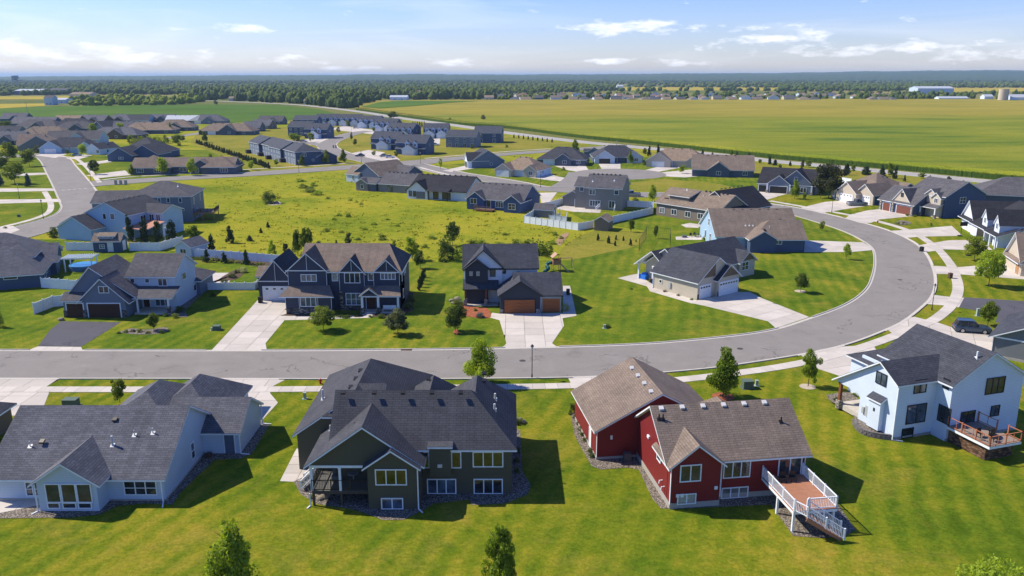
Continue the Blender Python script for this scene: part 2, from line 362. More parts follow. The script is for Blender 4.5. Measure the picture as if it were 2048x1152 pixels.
class House:
    def __init__(s, label, x, y, rot, wall='white', roof='grey', trim=None, cat='house', group=None, name='house', fine=True, shell=None):
        s.e = empty(name, x, y, R(rot), label, cat, group); s.wall = wall; s.roof = roof; s.trim = trim or TRIM; s.fine = fine
        s.W = {}; s.Rf = {}; s.F = MB(); s.k = 0; s.FT = {}
    def wm(s, key):
        return s.W.setdefault(key or s.wall, MB())
    def slab(s, pts, roof=None, th=.2, top=.04, trim=True):
        P = [Vector(p) for p in pts]; n = Vector((0, 0, 0))
        for i in range(len(P)): n += P[i].cross(P[(i + 1) % len(P)])
        n.normalize()
        if n.z < 0: P = P[::-1]; n = -n
        # a hair of offset for each slab keeps crossing sheets apart
        s.k += 1; o = Vector((0, 0, .003 * (s.k % 7)))
        P = [p + o for p in P]
        s.Rf.setdefault(roof or s.roof, MB()).prism(P, (0, 0, -top))
        if trim:
            Q = [p - Vector((0, 0, top + .001)) for p in P]; s.F.prism(Q, (0, 0, -(th - top)))
    def walls(s, x0, x1, y0, y1, z1, z0=0, key=None):
        s.wm(key).box(x0, x1, y0, y1, z0, z1)
    def gable(s, x0, x1, y0, y1, ze, ax, p, o=.4, r=.35, z0=0, wall=None, roof=None, rp=.5, wl=True, ends=(1, 1), r2=None):
        """walls x0..x1,y0..y1 to height ze, ridge along ax, pitch p; rp = ridge position across"""
        s.k += 1; e = .004 * (s.k % 9)
        x0 += e; x1 -= e; y0 += e; y1 -= e; r2 = r if r2 is None else r2
        if ax == 'x':
            yr = y0 + (y1 - y0) * rp; zr = ze + p * (yr - y0); pb = (zr - ze) / (y1 - yr)
            if wl: s.wm(wall).prism([(x0, y0, z0), (x0, y1, z0), (x0, y1, ze - .02), (x0, yr, zr - .06), (x0, y0, ze - .02)], (x1 - x0, 0, 0))
            t = .12
            s.slab([(x0 - r, y0 - o, ze - p * o + t), (x1 + r2, y0 - o, ze - p * o + t), (x1 + r2, yr, zr + t), (x0 - r, yr, zr + t)], roof)
            s.slab([(x0 - r, yr, zr + t), (x1 + r2, yr, zr + t), (x1 + r2, y1 + o, ze - pb * o + t), (x0 - r, y1 + o, ze - pb * o + t)], roof)
            return yr, zr + t
        xr = x0 + (x1 - x0) * rp; zr = ze + p * (xr - x0); pb = (zr - ze) / (x1 - xr); t = .12
        if wl: s.wm(wall).prism([(x0, y0, z0), (x0, y0, ze - .02), (xr, y0, zr - .06), (x1, y0, ze - .02), (x1, y0, z0)], (0, y1 - y0, 0))
        s.slab([(x0 - o, y0 - r, ze - p * o + t), (xr, y0 - r, zr + t), (xr, y1 + r2, zr + t), (x0 - o, y1 + r2, ze - p * o + t)], roof)
        s.slab([(xr, y0 - r, zr + t), (x1 + o, y0 - r, ze - pb * o + t), (x1 + o, y1 + r2, ze - pb * o + t), (xr, y1 + r2, zr + t)], roof)
        return xr, zr + t
    def hip(s, x0, x1, y0, y1, ze, ax, p, o=.45, z0=0, wall=None, roof=None, wl=True, ends=(1, 1)):
        s.k += 1; e = .004 * (s.k % 9); x0 += e; x1 -= e; y0 += e; y1 -= e
        if wl: s.wm(wall).box(x0, x1, y0, y1, z0, ze)
        X0, X1, Y0, Y1 = x0 - o, x1 + o, y0 - o, y1 + o; t = .12; zo = ze - p * o + t
        if ax == 'x':
            h = (Y1 - Y0) / 2; zr = zo + p * h; ym = (Y0 + Y1) / 2; a = X0 + h * ends[0]; b = X1 - h * ends[1]
            if b < a: a = b = (X0 + X1) / 2
            s.slab([(X0, Y0, zo), (X1, Y0, zo), (b, ym, zr), (a, ym, zr)], roof); s.slab([(X1, Y1, zo), (X0, Y1, zo), (a, ym, zr), (b, ym, zr)], roof)
            if ends[0]: s.slab([(X0, Y1, zo), (X0, Y0, zo), (a, ym, zr)], roof)
            elif wl: s.wm(wall).prism([(x0, y0, ze - .02), (x0, y1, ze - .02), (x0, ym, zr - .2)], (.15, 0, 0))
            if ends[1]: s.slab([(X1, Y0, zo), (X1, Y1, zo), (b, ym, zr)], roof)
            elif wl: s.wm(wall).prism([(x1, y0, ze - .02), (x1, y1, ze - .02), (x1, ym, zr - .2)], (-.15, 0, 0))
        else:
            h = (X1 - X0) / 2; zr = zo + p * h; xm = (X0 + X1) / 2; a = Y0 + h * ends[0]; b = Y1 - h * ends[1]
            if b < a: a = b = (Y0 + Y1) / 2
            s.slab([(X0, Y0, zo), (xm, a, zr), (xm, b, zr), (X0, Y1, zo)], roof); s.slab([(X1, Y0, zo), (X1, Y1, zo), (xm, b, zr), (xm, a, zr)], roof)
            if ends[0]: s.slab([(X0, Y0, zo), (X1, Y0, zo), (xm, a, zr)], roof)
            elif wl: s.wm(wall).prism([(x0, y0, ze - .02), (x1, y0, ze - .02), (xm, y0, zr - .2)], (0, .15, 0))
            if ends[1]: s.slab([(X1, Y1, zo), (X0, Y1, zo), (xm, b, zr)], roof)
            elif wl: s.wm(wall).prism([(x0, y1, ze - .02), (x1, y1, ze - .02), (xm, y1, zr - .2)], (0, -.15, 0))
        return zr
    def shed(s, x0, x1, y0, y1, zl, zh, low='S', o=.3, roof=None):
        """a single sloping sheet from the low side up to the high side"""
        if low == 'S': q = [(x0 - o, y0, zl), (x1 + o, y0, zl), (x1 + o, y1, zh), (x0 - o, y1, zh)]
        elif low == 'N': q = [(x0 - o, y0, zh), (x1 + o, y0, zh), (x1 + o, y1, zl), (x0 - o, y1, zl)]
        elif low == 'W': q = [(x0, y0 - o, zl), (x1, y0 - o, zh), (x1, y1 + o, zh), (x0, y1 + o, zl)]
        else: q = [(x0, y0 - o, zh), (x1, y0 - o, zl), (x1, y1 + o, zl), (x0, y1 + o, zh)]
        s.slab(q, roof)
    def at(s, side, u, pl, z, name, me):
        o = link(name, me, s.e); o.rotation_euler = (0, 0, R(ROT[side]))
        eps = .012
        o.location = {'S': (u, pl - eps, z), 'N': (u, pl + eps, z), 'E': (pl + eps, u, z), 'W': (pl - eps, u, z)}[side]
        return o
    def win(s, side, u, pl, z, w, h, n=1, rows=1, fm=None, gm=None):
        fm = fm or s.trim; s.nw = getattr(s, 'nw', 0) + 1; gm = gm or (GL, GL, GLB, GL, GLD)[(s.nw * 7 + int(abs(u) * 3)) % 5]
        if s.fine:
            a, b = window_parts(w, h, n, rows, fm, gm); o = s.at(side, u, pl, z, 'window', a)
            for i in range(n):
                for j in range(rows):
                    p = link('pane', b, o); p.location = (-w / 2 + w * (i + .5) / n, 0, h * j / rows)
        else:
            a, b = window_parts(w, h, n, 1, fm, gm); o = s.at(side, u, pl, z, 'window', a); k = ('p', w, h, gm.name)
            if k not in WIN: m = MB(); m.box(-w / 2, w / 2, -.02, 0, 0, h); WIN[k] = m.mesh('pane', gm)
            link('pane', WIN[k], o)
        return o
    def door(s, side, u, pl, z, w, h, mat, fm=None, name='door'):
        fm = fm or s.trim; k = ('d', w, h, mat.name, fm.name)
        if k not in WIN:
            m = MB(); m.box(-w / 2 - .1, -w / 2, -.05, 0, 0, h + .1); m.box(w / 2, w / 2 + .1, -.05, 0, 0, h + .1); m.box(-w / 2, w / 2, -.049, 0, h, h + .1)
            d = MB(); d.box(-w / 2, w / 2, -.03, 0, 0, h); d.box(-w / 2 + .15, w / 2 - .15, -.045, -.03, .2, h * .42); d.box(-w / 2 + .15, w / 2 - .15, -.045, -.03, h * .5, h - .15)
            WIN[k] = (m.mesh('door_frame', fm), d.mesh('door', mat))
        o = s.at(side, u, pl, z, name, WIN[k][1]); link('door_frame', WIN[k][0], o)
        return o
    def garage(s, side, u, pl, w, h, mat, fm=None, lights=0, z=.02):
        fm = fm or s.trim; k = ('g', w, h, mat.name, fm.name)
        if k not in WIN:
            m = MB(); m.box(-w / 2 - .16, -w / 2, -.06, 0, 0, h + .16); m.box(w / 2, w / 2 + .16, -.06, 0, 0, h + .16); m.box(-w / 2, w / 2, -.059, 0, h, h + .16)
            b = MB(); b.box(-w / 2, w / 2, -.01, 0, 0, h)
            d = MB(); d.box(-w / 2 + .01, w / 2 - .01, -.035, -.01, .012, h / 4 - .012)
            WIN[k] = (b.mesh('garage_door', mat), m.mesh('door_frame', fm), d.mesh('panel', mat))
        o = s.at(side, u, pl, z, 'garage_door', WIN[k][0]); link('door_frame', WIN[k][1], o)
        for i in range(4):
            p = link('panel', WIN[k][2], o); p.location.z = i * h / 4
        if lights:
            kk = ('l', GL.name)
            if kk not in WIN: m = MB(); m.box(-.22, .22, -.05, -.034, 0, .26); WIN[kk] = m.mesh('pane', GL)
            for i in range(lights):
                p = link('pane', WIN[kk], o); p.location = (-w / 2 + w * (i + .5) / lights, 0, h * .81)
        return o
    def post(s, x, y, z0, z1, w=.22, mat=None, base=None):
        m = MB(); m.box(x - w / 2, x + w / 2, y - w / 2, y + w / 2, z0, z1); m.box(x - w * .7, x + w * .7, y - w * .7, y + w * .7, z1 - .2, z1 - .01)
        o = m.build('porch_post', mat or s.trim, s.e)
        if base: b = MB(); b.box(x - w * .95, x + w * .95, y - w * .95, y + w * .95, z0, z0 + 1.0); b.build('stone_base', base, o)
        return o
    def vents(s, pts, mat=None):
        """low box vents near a ridge: (x, y, z)"""
        k = ('v', (mat or BLACKM).name)
        if k not in WIN: m = MB(); m.prism([(-.2, -.2, 0), (.2, -.2, 0), (.2, .2, .16), (-.2, .2, .16)], (0, 0, .14)); WIN[k] = m.mesh('roof_vent', mat or BLACKM)
        for p in pts: o = link('roof_vent', WIN[k], s.e); o.location = p
    def pipe(s, x, y, z, h=.55, mat=None, r=.06):
        m = MB(); m.tube([(0, 0, -.15), (0, 0, h)], r, 8); m.prism([(-.18, -.18, -.12), (.18, -.18, -.12), (.18, .18, .1), (-.18, .18, .1)], (0, 0, .03))
        o = m.build('vent_pipe', mat or PIPEM, s.e); o.location = (x, y, z)
    def spout(s, x, y, z, dx=.6, dy=-.5):
        m = MB(); m.box(x - .05, x + .05, y - .05, y + .04, .12, z); m.bar((x, y, .12), (x + dx, y + dy, .06), .1, .08); m.build('downspout', s.trim, s.e)
    def belt(s, pts, z0=0, z1=.5, mat=None, name='foundation'):
        """a low veneer strip standing 3 cm proud of the walls along pts"""
        m = MB()
        for a, b in zip(pts, pts[1:]): m.bar((a[0], a[1], (z0 + z1) / 2), (b[0], b[1], (z0 + z1) / 2), .06, z1 - z0)
        m.build(name, mat or FOUND, s.e)
    def trims(s, segs, w=.14):
        for a, b in segs: m = MB(); m.bar(a, b, .05, w); m.build('trim_board', s.trim, s.e)
    def done(s):
        for k, m in s.W.items(): m.build('wall', C[k] if k in C else MATS[k], s.e)
        first = None
        for k, m in s.Rf.items():
            o = m.build('roof', S[k] if k in S else MATS[k], s.e); first = first or o
        if s.F.v: s.F.build('fascia', s.trim, s.e)
        return s
# ------------------------------------------------------------------ ground cover
LAWN = G('mown_lawn_grass', [(.30, (.05, .09, .006)), (.41, (.080, .128, .009)), (.50, (.125, .158, .011)), (.58, (.185, .187, .017)), (.70, (.245, .2, .03))], stripes=.046, dry=.9, drycol=(.25, .195, .04), ang=R(20))
LAWN2 = G('front_lawn_grass', [(.30, (.046, .09, .008)), (.43, (.076, .13, .011)), (.54, (.125, .165, .014)), (.64, (.21, .205, .022))], stripes=.042, dry=.7, drycol=(.28, .215, .04), ang=R(12), scale=.09)
MEADOW = G('meadow_grass', [(.32, (.075, .125, .01)), (.42, (.14, .185, .013)), (.5, (.225, .24, .02)), (.62, (.3, .27, .028))], dry=.15, drycol=(.3, .25, .05), scale=.035, fine=.3, mott=3)
DRY = G('dry_grass', [(.3, (.11, .14, .014)), (.45, (.17, .18, .025)), (.58, (.24, .21, .04)), (.72, (.31, .25, .06))], dry=.2, scale=.04)
SOY = G('soybean_field_leaves', [(.3, (.045, .10, .012)), (.5, (.07, .135, .02)), (.7, (.11, .17, .03))], scale=.01)
FAR = G('far_farmland', [(.3, (.04, .075, .02)), (.45, (.09, .12, .03)), (.6, (.25, .22, .08)), (.7, (.06, .1, .03))], scale=.0016)
def asphalt(name, col):
    m, nt, b = newmat(name, .92, .2); p = coords(nt)
    f = noise(nt, p, .22, 6, .65, .6); g = noise(nt, p, 14, 2, .8)
    c = mixc(nt, 1.0, ramp(nt, f, [(.28, tuple(x * .74 for x in col)), (.42, tuple(x * .95 for x in col)), (.55, col), (.74, tuple(x * 1.12 for x in col))]), ramp(nt, g, [(.3, (.86, .86, .86)), (.7, (1.13, 1.13, 1.13))]), 'MULTIPLY')
    # tar-sealed cracks
    v = nt.nodes.new('ShaderNodeTexVoronoi'); v.feature = 'DISTANCE_TO_EDGE'; v.inputs['Scale'].default_value = .16
    w1 = nt.nodes.new('ShaderNodeTexNoise'); w1.inputs['Scale'].default_value = .5; w1.inputs['Detail'].default_value = 5; nt.links.new(p, w1.inputs['Vector'])
    ad = nt.nodes.new('ShaderNodeVectorMath'); ad.operation = 'MULTIPLY_ADD'; nt.links.new(w1.outputs['Color'], ad.inputs[0]); ad.inputs[1].default_value = (4, 4, 4); nt.links.new(p, ad.inputs[2])
    nt.links.new(ad.outputs[0], v.inputs['Vector'])
    ck = mathn(nt, 'LESS_THAN', v.outputs['Distance'], .011); ck = mathn(nt, 'MULTIPLY', ck, mathn(nt, 'GREATER_THAN', noise(nt, p, .09, 2), .55))
    nt.links.new(mixc(nt, mathn(nt, 'MULTIPLY', ck, .55), c, tuple(x * .3 for x in col)), b.inputs['Base Color'])
    MATS[name] = m; return m
ASPH = asphalt('street_asphalt', (.222, .21, .2)); ASPHD = asphalt('dark_asphalt', (.085, .085, .105)); HWY = asphalt('highway_surface', (.34, .33, .32))
PAINT = plain('road_paint', (.7, .7, .68), .7)

def cr(pts, n=8, closed=False):
    """Catmull-Rom through pts"""
    P = [Vector(p) for p in pts]; out = []
    for i in range(len(P) - 1):
        a, b, c, d = P[max(i - 1, 0)], P[i], P[i + 1], P[min(i + 2, len(P) - 1)]
        for k in range(n):
            t = k / n
            out.append(.5 * ((2 * b) + (c - a) * t + (2 * a - 5 * b + 4 * c - d) * t * t + (3 * b - a - 3 * c + d) * t ** 3))
    return out + [P[-1]]
def WP(pts, z=0): return [Vector((*W(*p), z)) for p in pts]
def resample(P, step):
    out = [P[0].copy()]; acc = 0
    for a, b in zip(P, P[1:]):
        L = (b - a).length
        if L < 1e-6: continue
        t = step - acc
        while t <= L: out.append(a + (b - a) * (t / L)); t += step
        acc = (acc + L) % step
    return out
def sheet(name, pts, mat, z, kind='structure', world=False, smooth=0, **k):
    P = [Vector((x, y, 0)) for x, y in pts] if world else WP(pts)
    if smooth: P = cr(P + [P[0]], smooth)[:-1]
    m = MB(); m.poly([(p.x, p.y, z) for p in P]); o = m.build(name, mat, uv=False)
    if o.data.polygons[0].normal.z < 0: o.data.flip_normals()
    return tag(o, kind=kind, **k)
def ribbon(name, L, Rr, mat, z, lab=None):
    n = max(len(L), len(Rr)) * 2
    def rs(P):
        d = [0]
        for a, b in zip(P, P[1:]): d.append(d[-1] + (b - a).length)
        o = []
        j = 0
        for i in range(n + 1):
            t = d[-1] * i / n
            while j < len(d) - 2 and d[j + 1] < t: j += 1
            o.append(P[j].lerp(P[j + 1], min(1, (t - d[j]) / max(1e-6, d[j + 1] - d[j]))))
        return o
    a, b = rs(L), rs(Rr); m = MB()
    for i in range(n): m.poly([(a[i].x, a[i].y, z), (b[i].x, b[i].y, z), (b[i + 1].x, b[i + 1].y, z), (a[i + 1].x, a[i + 1].y, z)])
    o = m.build(name, mat, uv=False)
    if o.data.polygons[0].normal.z < 0: o.data.flip_normals()
    return tag(o, lab, kind='structure')
def offset(P, d):
    o = []
    for i, p in enumerate(P):
        t = (P[min(i + 1, len(P) - 1)] - P[max(i - 1, 0)]).normalized(); o.append(p + Vector((-t.y, t.x, 0)) * d)
    return o
def inside(p, poly):
    c = False; n = len(poly)
    for i in range(n):
        a, b = poly[i], poly[i - 1]
        if (a.y > p.y) != (b.y > p.y) and p.x < (b.x - a.x) * (p.y - a.y) / (b.y - a.y) + a.x: c = not c
    return c

gm = MB()
for i in range(-10, 10):
    for j in range(0, 12): gm.poly([(i * 4000, -3000 + j * 4000, 0), (i * 4000 + 4000, -3000 + j * 4000, 0), (i * 4000 + 4000, 1000 + j * 4000, 0), (i * 4000, 1000 + j * 4000, 0)])
tag(gm.build('ground', FAR, uv=False), kind='structure')
sheet('meadow', [(-1500, 430), (-300, 246), (0, 246), (440, 246), (600, 242), (800, 238), (1024, 266), (1300, 300), (2048, 372), (2700, 410), (4600, 900), (1024, 3500), (-3000, 900)], MEADOW, .02)
sheet('lawn', [(-900, 756), (800, 757.5), (1100, 755.5), (1250, 750), (1400, 738), (1600, 704), (1760, 662), (1840, 620), (1866, 570), (1862, 535), (1822, 482), (1770, 460), (1700, 440), (1600, 416), (1520, 404), (1545, 372), (1640, 362), (1850, 372), (2048, 388), (2700, 440), (4600, 800), (2500, 3000), (1024, 3600), (-1200, 3000), (-3000, 1100)], LAWN, .03)
sheet('lawn', [(-900, 703), (0, 703), (500, 703.5), (800, 702), (1000, 699), (1250, 692), (1400, 681), (1536, 664), (1618, 640), (1696, 610), (1736, 580), (1750, 548), (1753, 520), (1744, 494), (1700, 466), (1640, 447), (1574, 427), (1500, 412), (1330, 415), (1240, 420), (1135, 425), (1180, 445), (1290, 462), (1270, 485), (1225, 502), (1165, 515), (1125, 521), (1060, 522), (920, 524), (820, 524), (700, 530), (530, 545), (520, 535), (470, 522), (370, 505), (180, 480), (0, 478), (-900, 480)], LAWN2, .03)
sheet('lawn', [(-900, 470), (0, 462), (90, 438), (120, 424), (122, 407), (110, 377), (95, 347), (80, 320), (60, 305), (0, 305), (-900, 330)], LAWN2, .03)
sheet('lawn', [(145, 312), (240, 300), (440, 300), (470, 335), (300, 357), (205, 361), (172, 350)], LAWN2, .03)
sheet('lawn', [(880, 330), (1000, 322), (1100, 318), (1180, 300), (1300, 315), (1520, 345), (1560, 368), (1500, 390), (1330, 384), (1259, 382), (1150, 374), (1070, 370), (960, 352)], LAWN2, .03)
sheet('dry_grass', [(445, 262), (800, 240), (1024, 274), (1240, 297), (1190, 292), (1024, 304), (912, 313), (830, 322), (712, 329), (512, 342), (470, 326), (380, 285), (400, 262)], DRY, .034)
sheet('dry_grass', [(1240, 300), (1349, 306), (1536, 328), (1806, 352), (2048, 377), (2700, 437), (2700, 480), (2048, 412), (1860, 385), (1640, 352), (1545, 358), (1440, 338), (1340, 315)], DRY, .036)
sheet('dry_grass', [(1262, 365), (1330, 358), (1440, 368), (1480, 378), (1440, 388), (1330, 384), (1262, 381)], DRY, .036)
sheet('dry_grass', [(1135, 486), (1190, 462), (1290, 466), (1272, 492), (1215, 505), (1165, 516), (1130, 520), (1120, 505)], DRY, .036, smooth=4)
SOYP = [(-900, 246), (440, 247), (560, 241), (640, 237), (690, 232), (640, 219), (560, 210), (440, 209), (120, 212), (0, 217), (-900, 226)]
sheet('soybean_field', SOYP, SOY, .12)
YEL = G('ripening_crop', [(.3, (.2, .2, .025)), (.5, (.34, .28, .04)), (.7, (.45, .33, .06))], scale=.02)
sheet('hay_field', [(-900, 226), (0, 217), (90, 212), (95, 207), (0, 208), (-900, 214)], YEL, .15)
for q in ([(1230, 181), (1560, 181), (1560, 175), (1220, 174)], [(1880, 184), (2100, 183), (2100, 176), (1880, 175)], [(-200, 199), (180, 199), (180, 193), (-200, 193)]):
    sheet('hay_field', q, YEL, .25)

# crop field north of the highway: a standing crop with its own height
def cropmat():
    m, nt, b = newmat('standing_corn', .95, .1); p = coords(nt)
    sy = nt.nodes.new('ShaderNodeSeparateXYZ'); nt.links.new(p, sy.inputs[0])
    sepz = sy.outputs[2]
    # two varieties: ripe behind, green in front; the line between them follows the rows
    ln = mathn(nt, 'ADD', sy.outputs[1], mathn(nt, 'MULTIPLY', noise(nt, scaled(nt, p, (.6, 1, 1)), .012, 4), 170))
    t = mathn(nt, 'DIVIDE', mathn(nt, 'SUBTRACT', ln, 740), 120, True)
    rows = noise(nt, scaled(nt, p, (.22, 1, 1)), .05, 7, .74, .3); pat = noise(nt, scaled(nt, p, (.5, 1, 1)), .014, 5, .62, .8)
    g = ramp(nt, mathn(nt, 'ADD', mathn(nt, 'MULTIPLY', rows, .45), mathn(nt, 'MULTIPLY', pat, .55)), [(.36, (.065, .12, .009)), (.43, (.125, .17, .011)), (.51, (.175, .2, .014)), (.6, (.23, .235, .024))])
    y = ramp(nt, mathn(nt, 'ADD', mathn(nt, 'MULTIPLY', rows, .6), mathn(nt, 'MULTIPLY', pat, .4)), [(.34, (.17, .17, .018)), (.5, (.255, .222, .028)), (.62, (.32, .265, .04))])
    c = mixc(nt, t, g, y)
    # stalks and leaves below the tassels are darker, with the front edge's shade painted in
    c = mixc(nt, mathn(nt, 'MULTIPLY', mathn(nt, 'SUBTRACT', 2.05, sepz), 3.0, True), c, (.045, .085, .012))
    fin = noise(nt, p, 1.3, 4, .8)
    c = mixc(nt, 1.0, c, ramp(nt, fin, [(.3, (.6, .65, .6)), (.7, (1.35, 1.3, 1.25))]), 'MULTIPLY')
    nt.links.new(c, b.inputs['Base Color']); bump(nt, b, fin, .8, .3); return m
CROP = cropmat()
front = cr(WP([(712, 220), (900, 247), (1024, 258), (1159, 276), (1300, 290), (1536, 316), (1806, 341), (2048, 364), (2700, 418)]), 24)
back = WP([(720, 204), (1024, 202), (1500, 200.5), (2048, 200.5), (2700, 199)])
rnd = random.Random(4); m = MB()
fr = resample(front, .6)
fr2 = []
for i, p in enumerate(fr): fr2.append(p + Vector((rnd.uniform(-.1, .1), rnd.uniform(-.15, .2), 0)))
top = [Vector((p.x, p.y + .25, 2.15 + rnd.uniform(-.25, .15))) for p in fr2]
for i in range(len(fr2) - 1):
    a, b_, c_, d_ = fr2[i], fr2[i + 1], top[i + 1], top[i]; m.poly([(a.x, a.y, 0), (b_.x, b_.y, 0), tuple(c_), tuple(d_)])
prev = top
for k, dy in enumerate((1.2, 2.4, 4, 7, 12, 20)):
    cur = [Vector((p.x + rnd.uniform(-.2, .2), p.y + dy + .5, 2.2 + rnd.uniform(-.25, .3) * (1 if k < 5 else 0))) for p in fr2]
    for i in range(len(cur) - 1): m.poly([tuple(prev[i]), tuple(prev[i + 1]), tuple(cur[i + 1]), tuple(cur[i])])
    prev = cur
m.poly([(p.x, p.y, 2.15) for p in back[::-1]] + [(p.x, p.y, 2.15) for p in prev[::10]] + [(prev[-1].x, prev[-1].y, 2.15)])
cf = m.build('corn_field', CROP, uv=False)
bpy_me = cf.data
tag(cf, kind='stuff', label='wide standing crop field, green in front and golden behind, north of the highway', cat='crop field')
sheet('crop_patch', [(722, 218), (760, 208), (800, 205), (960, 205.5), (900, 209), (830, 216), (760, 221)], SOY, 2.45, kind='stuff', label='darker green wedge of crop at the left end of the golden field', cat='crop field')

# ------------------------------------------------------------------ roads
inner = cr(WP([(-900, 703), (0, 703), (500, 703.5), (800, 702), (1000, 699), (1250, 692), (1400, 681), (1536, 664), (1618, 640), (1696, 610), (1736, 580), (1750, 548), (1753, 520), (1748, 498), (1728, 482), (1692, 464), (1640, 446), (1574, 427), (1520, 415)]), 10)
outer = cr(WP([(-900, 756), (0, 756), (500, 756.5), (800, 757), (1100, 754.5), (1250, 749), (1400, 737), (1500, 724), (1621, 704), (1700, 685), (1773, 657), (1806, 640), (1836, 617), (1858, 595), (1867, 568), (1863, 537), (1848, 507), (1823, 484), (1773, 461), (1711, 443), (1641, 426), (1581, 414), (1519, 405)]), 10)
ribbon('road', inner, outer, ASPH, .045, 'residential street curving up around the corner lot')
def street(name, pts, w, z, mat=None, n=8):
    c = cr(WP(pts), n); L_, R_ = offset(c, w / 2), offset(c, -w / 2); ribbon(name, L_, R_, mat or ASPH, z); return L_, R_
s2l, s2r = street('road', [(826, 329), (900, 346), (960, 356), (1020, 366), (1070, 376), (1150, 381.5), (1260, 389.5), (1330, 390.5), (1430, 398), (1550, 416)], 9.6, .053)
left_w = cr(WP([(-500, 545), (-100, 485), (0, 462), (40, 452), (90, 438), (116, 427), (125, 415), (122, 405), (110, 377), (95, 347), (80, 320), (60, 313), (0, 316), (-300, 318)]), 8)
left_e = cr(WP([(-500, 590), (-100, 512), (0, 488), (60, 474), (100, 462), (150, 448), (190, 430), (207, 414), (207, 404), (188, 378), (171, 356), (150, 332), (138, 318), (110, 309), (60, 308), (0, 311), (-300, 311)]), 8)
ribbon('road', left_w, left_e, ASPH, .045, 'grey side street at the left running between the ranch houses')
s3n = cr(WP([(172, 364), (205, 362), (300, 357), (512, 344), (712, 330.5), (760, 327), (850, 319.5), (912, 314.5), (1024, 305.5), (1120, 299), (1190, 294), (1262, 290)]), 8)
s3s = cr(WP([(182, 374), (217, 370.5), (325, 362.5), (512, 351.5), (697, 339), (760, 336), (850, 329), (912, 320.5), (1024, 310), (1120, 303.5), (1190, 299), (1275, 296)]), 8)
ribbon('road', s3n, s3s, ASPH, .057, 'cross street passing below the blue townhouses')
s4l, s4r = street('road', [(775, 331), (735, 321), (700, 313), (672, 304), (655, 294), (660, 284), (690, 272), (716, 265), (740, 262)], 9.5, .065)
s5l, s5r = street('road', [(668, 303), (640, 290), (600, 284), (560, 280)], 7.5, .069)
street('road', [(330, 277), (370, 271), (420, 263), (450, 258), (500, 255)], 7.5, .066)
hl, hr = street('highway', [(300, 200), (400, 201), (470, 203.5), (540, 206.5), (612, 211), (712, 222.5), (799, 236), (887, 247.5), (1024, 267), (1159, 283.5), (1300, 297), (1450, 311), (1540, 322), (1676, 334.5), (1806, 347), (2048, 370), (2700, 428)], 11.5, .075, HWY)
c = WP([(1239, 348)])[0]; m = MB(); rr = 17.5
m.poly([(c.x + rr * math.cos(a * R(7.5)), c.y + rr * math.sin(a * R(7.5)), .072) for a in range(48)]); tag(m.build('cul_de_sac', ASPH, uv=False), kind='structure')
street('road', [(1160, 345), (1150, 360), (1120, 378)], 9, .078)

# painted marks
def dashes(pts, w, n, step, name='road_marking'):
    m = MB()
    (ax, ay), (bx, by) = W(*pts[0]), W(*pts[1])
    d = Vector((bx - ax, by - ay, 0)); L = d.length; d.normalize(); q = Vector((-d.y, d.x, 0)) * w / 2
    for i in range(n):
        a = Vector((ax, ay, 0)) + d * (L * i / n); b = a + d * (L / n * step)
        m.poly([(a - q).to_tuple()[:2] + (.085,), (b - q).to_tuple()[:2] + (.085,), (b + q).to_tuple()[:2] + (.085,), (a + q).to_tuple()[:2] + (.085,)])
    tag(m.build(name, PAINT, uv=False), kind='structure')
dashes([(124, 381), (178, 377)], .45, 5, .6); dashes([(745, 325), (790, 322)], .5, 7, .55); dashes([(790, 332), (825, 330)], .5, 5, .55)
for off in (-4.6, 4.6):
    P = resample(offset(cr(WP([(300, 200), (400, 201), (470, 203.5), (540, 206.5), (612, 211), (712, 222.5), (799, 236), (887, 247.5), (1024, 267), (1159, 283.5), (1300, 297), (1450, 311), (1540, 322), (1676, 334.5), (1806, 347), (2048, 370)]), 8), off), 6)
    ribbon('road_marking', offset(P, .12), offset(P, -.12), PAINT, .088)

# ------------------------------------------------------------------ concrete drives, walks and kerbs
SLABM = []
for i, k in enumerate((.93, 1, 1.07)):
    m, nt, b = newmat('concrete_slab', .88, .2); p = coords(nt); col = (.5 * k, .465 * k, .43 * k)
    f = noise(nt, p, .35, 5, .65, .3); g = noise(nt, p, 7, 4, .8)
    nt.links.new(mixc(nt, 1.0, ramp(nt, f, [(.3, tuple(x * .9 for x in col)), (.7, tuple(x * 1.06 for x in col))]), ramp(nt, g, [(.3, (.93, .93, .93)), (.7, (1.06, 1.06, 1.06))]), 'MULTIPLY'), b.inputs['Base Color']); SLABM.append(m)
def clip(poly, ax, lim, keep_less):
    o = []
    for i in range(len(poly)):
        a, b = poly[i - 1], poly[i]; ia = (a[ax] <= lim) == keep_less; ib = (b[ax] <= lim) == keep_less
        if ia != ib: t = (lim - a[ax]) / (b[ax] - a[ax]); o.append(a.lerp(b, t))
        if ib: o.append(b)
    return o
DRIVES = []
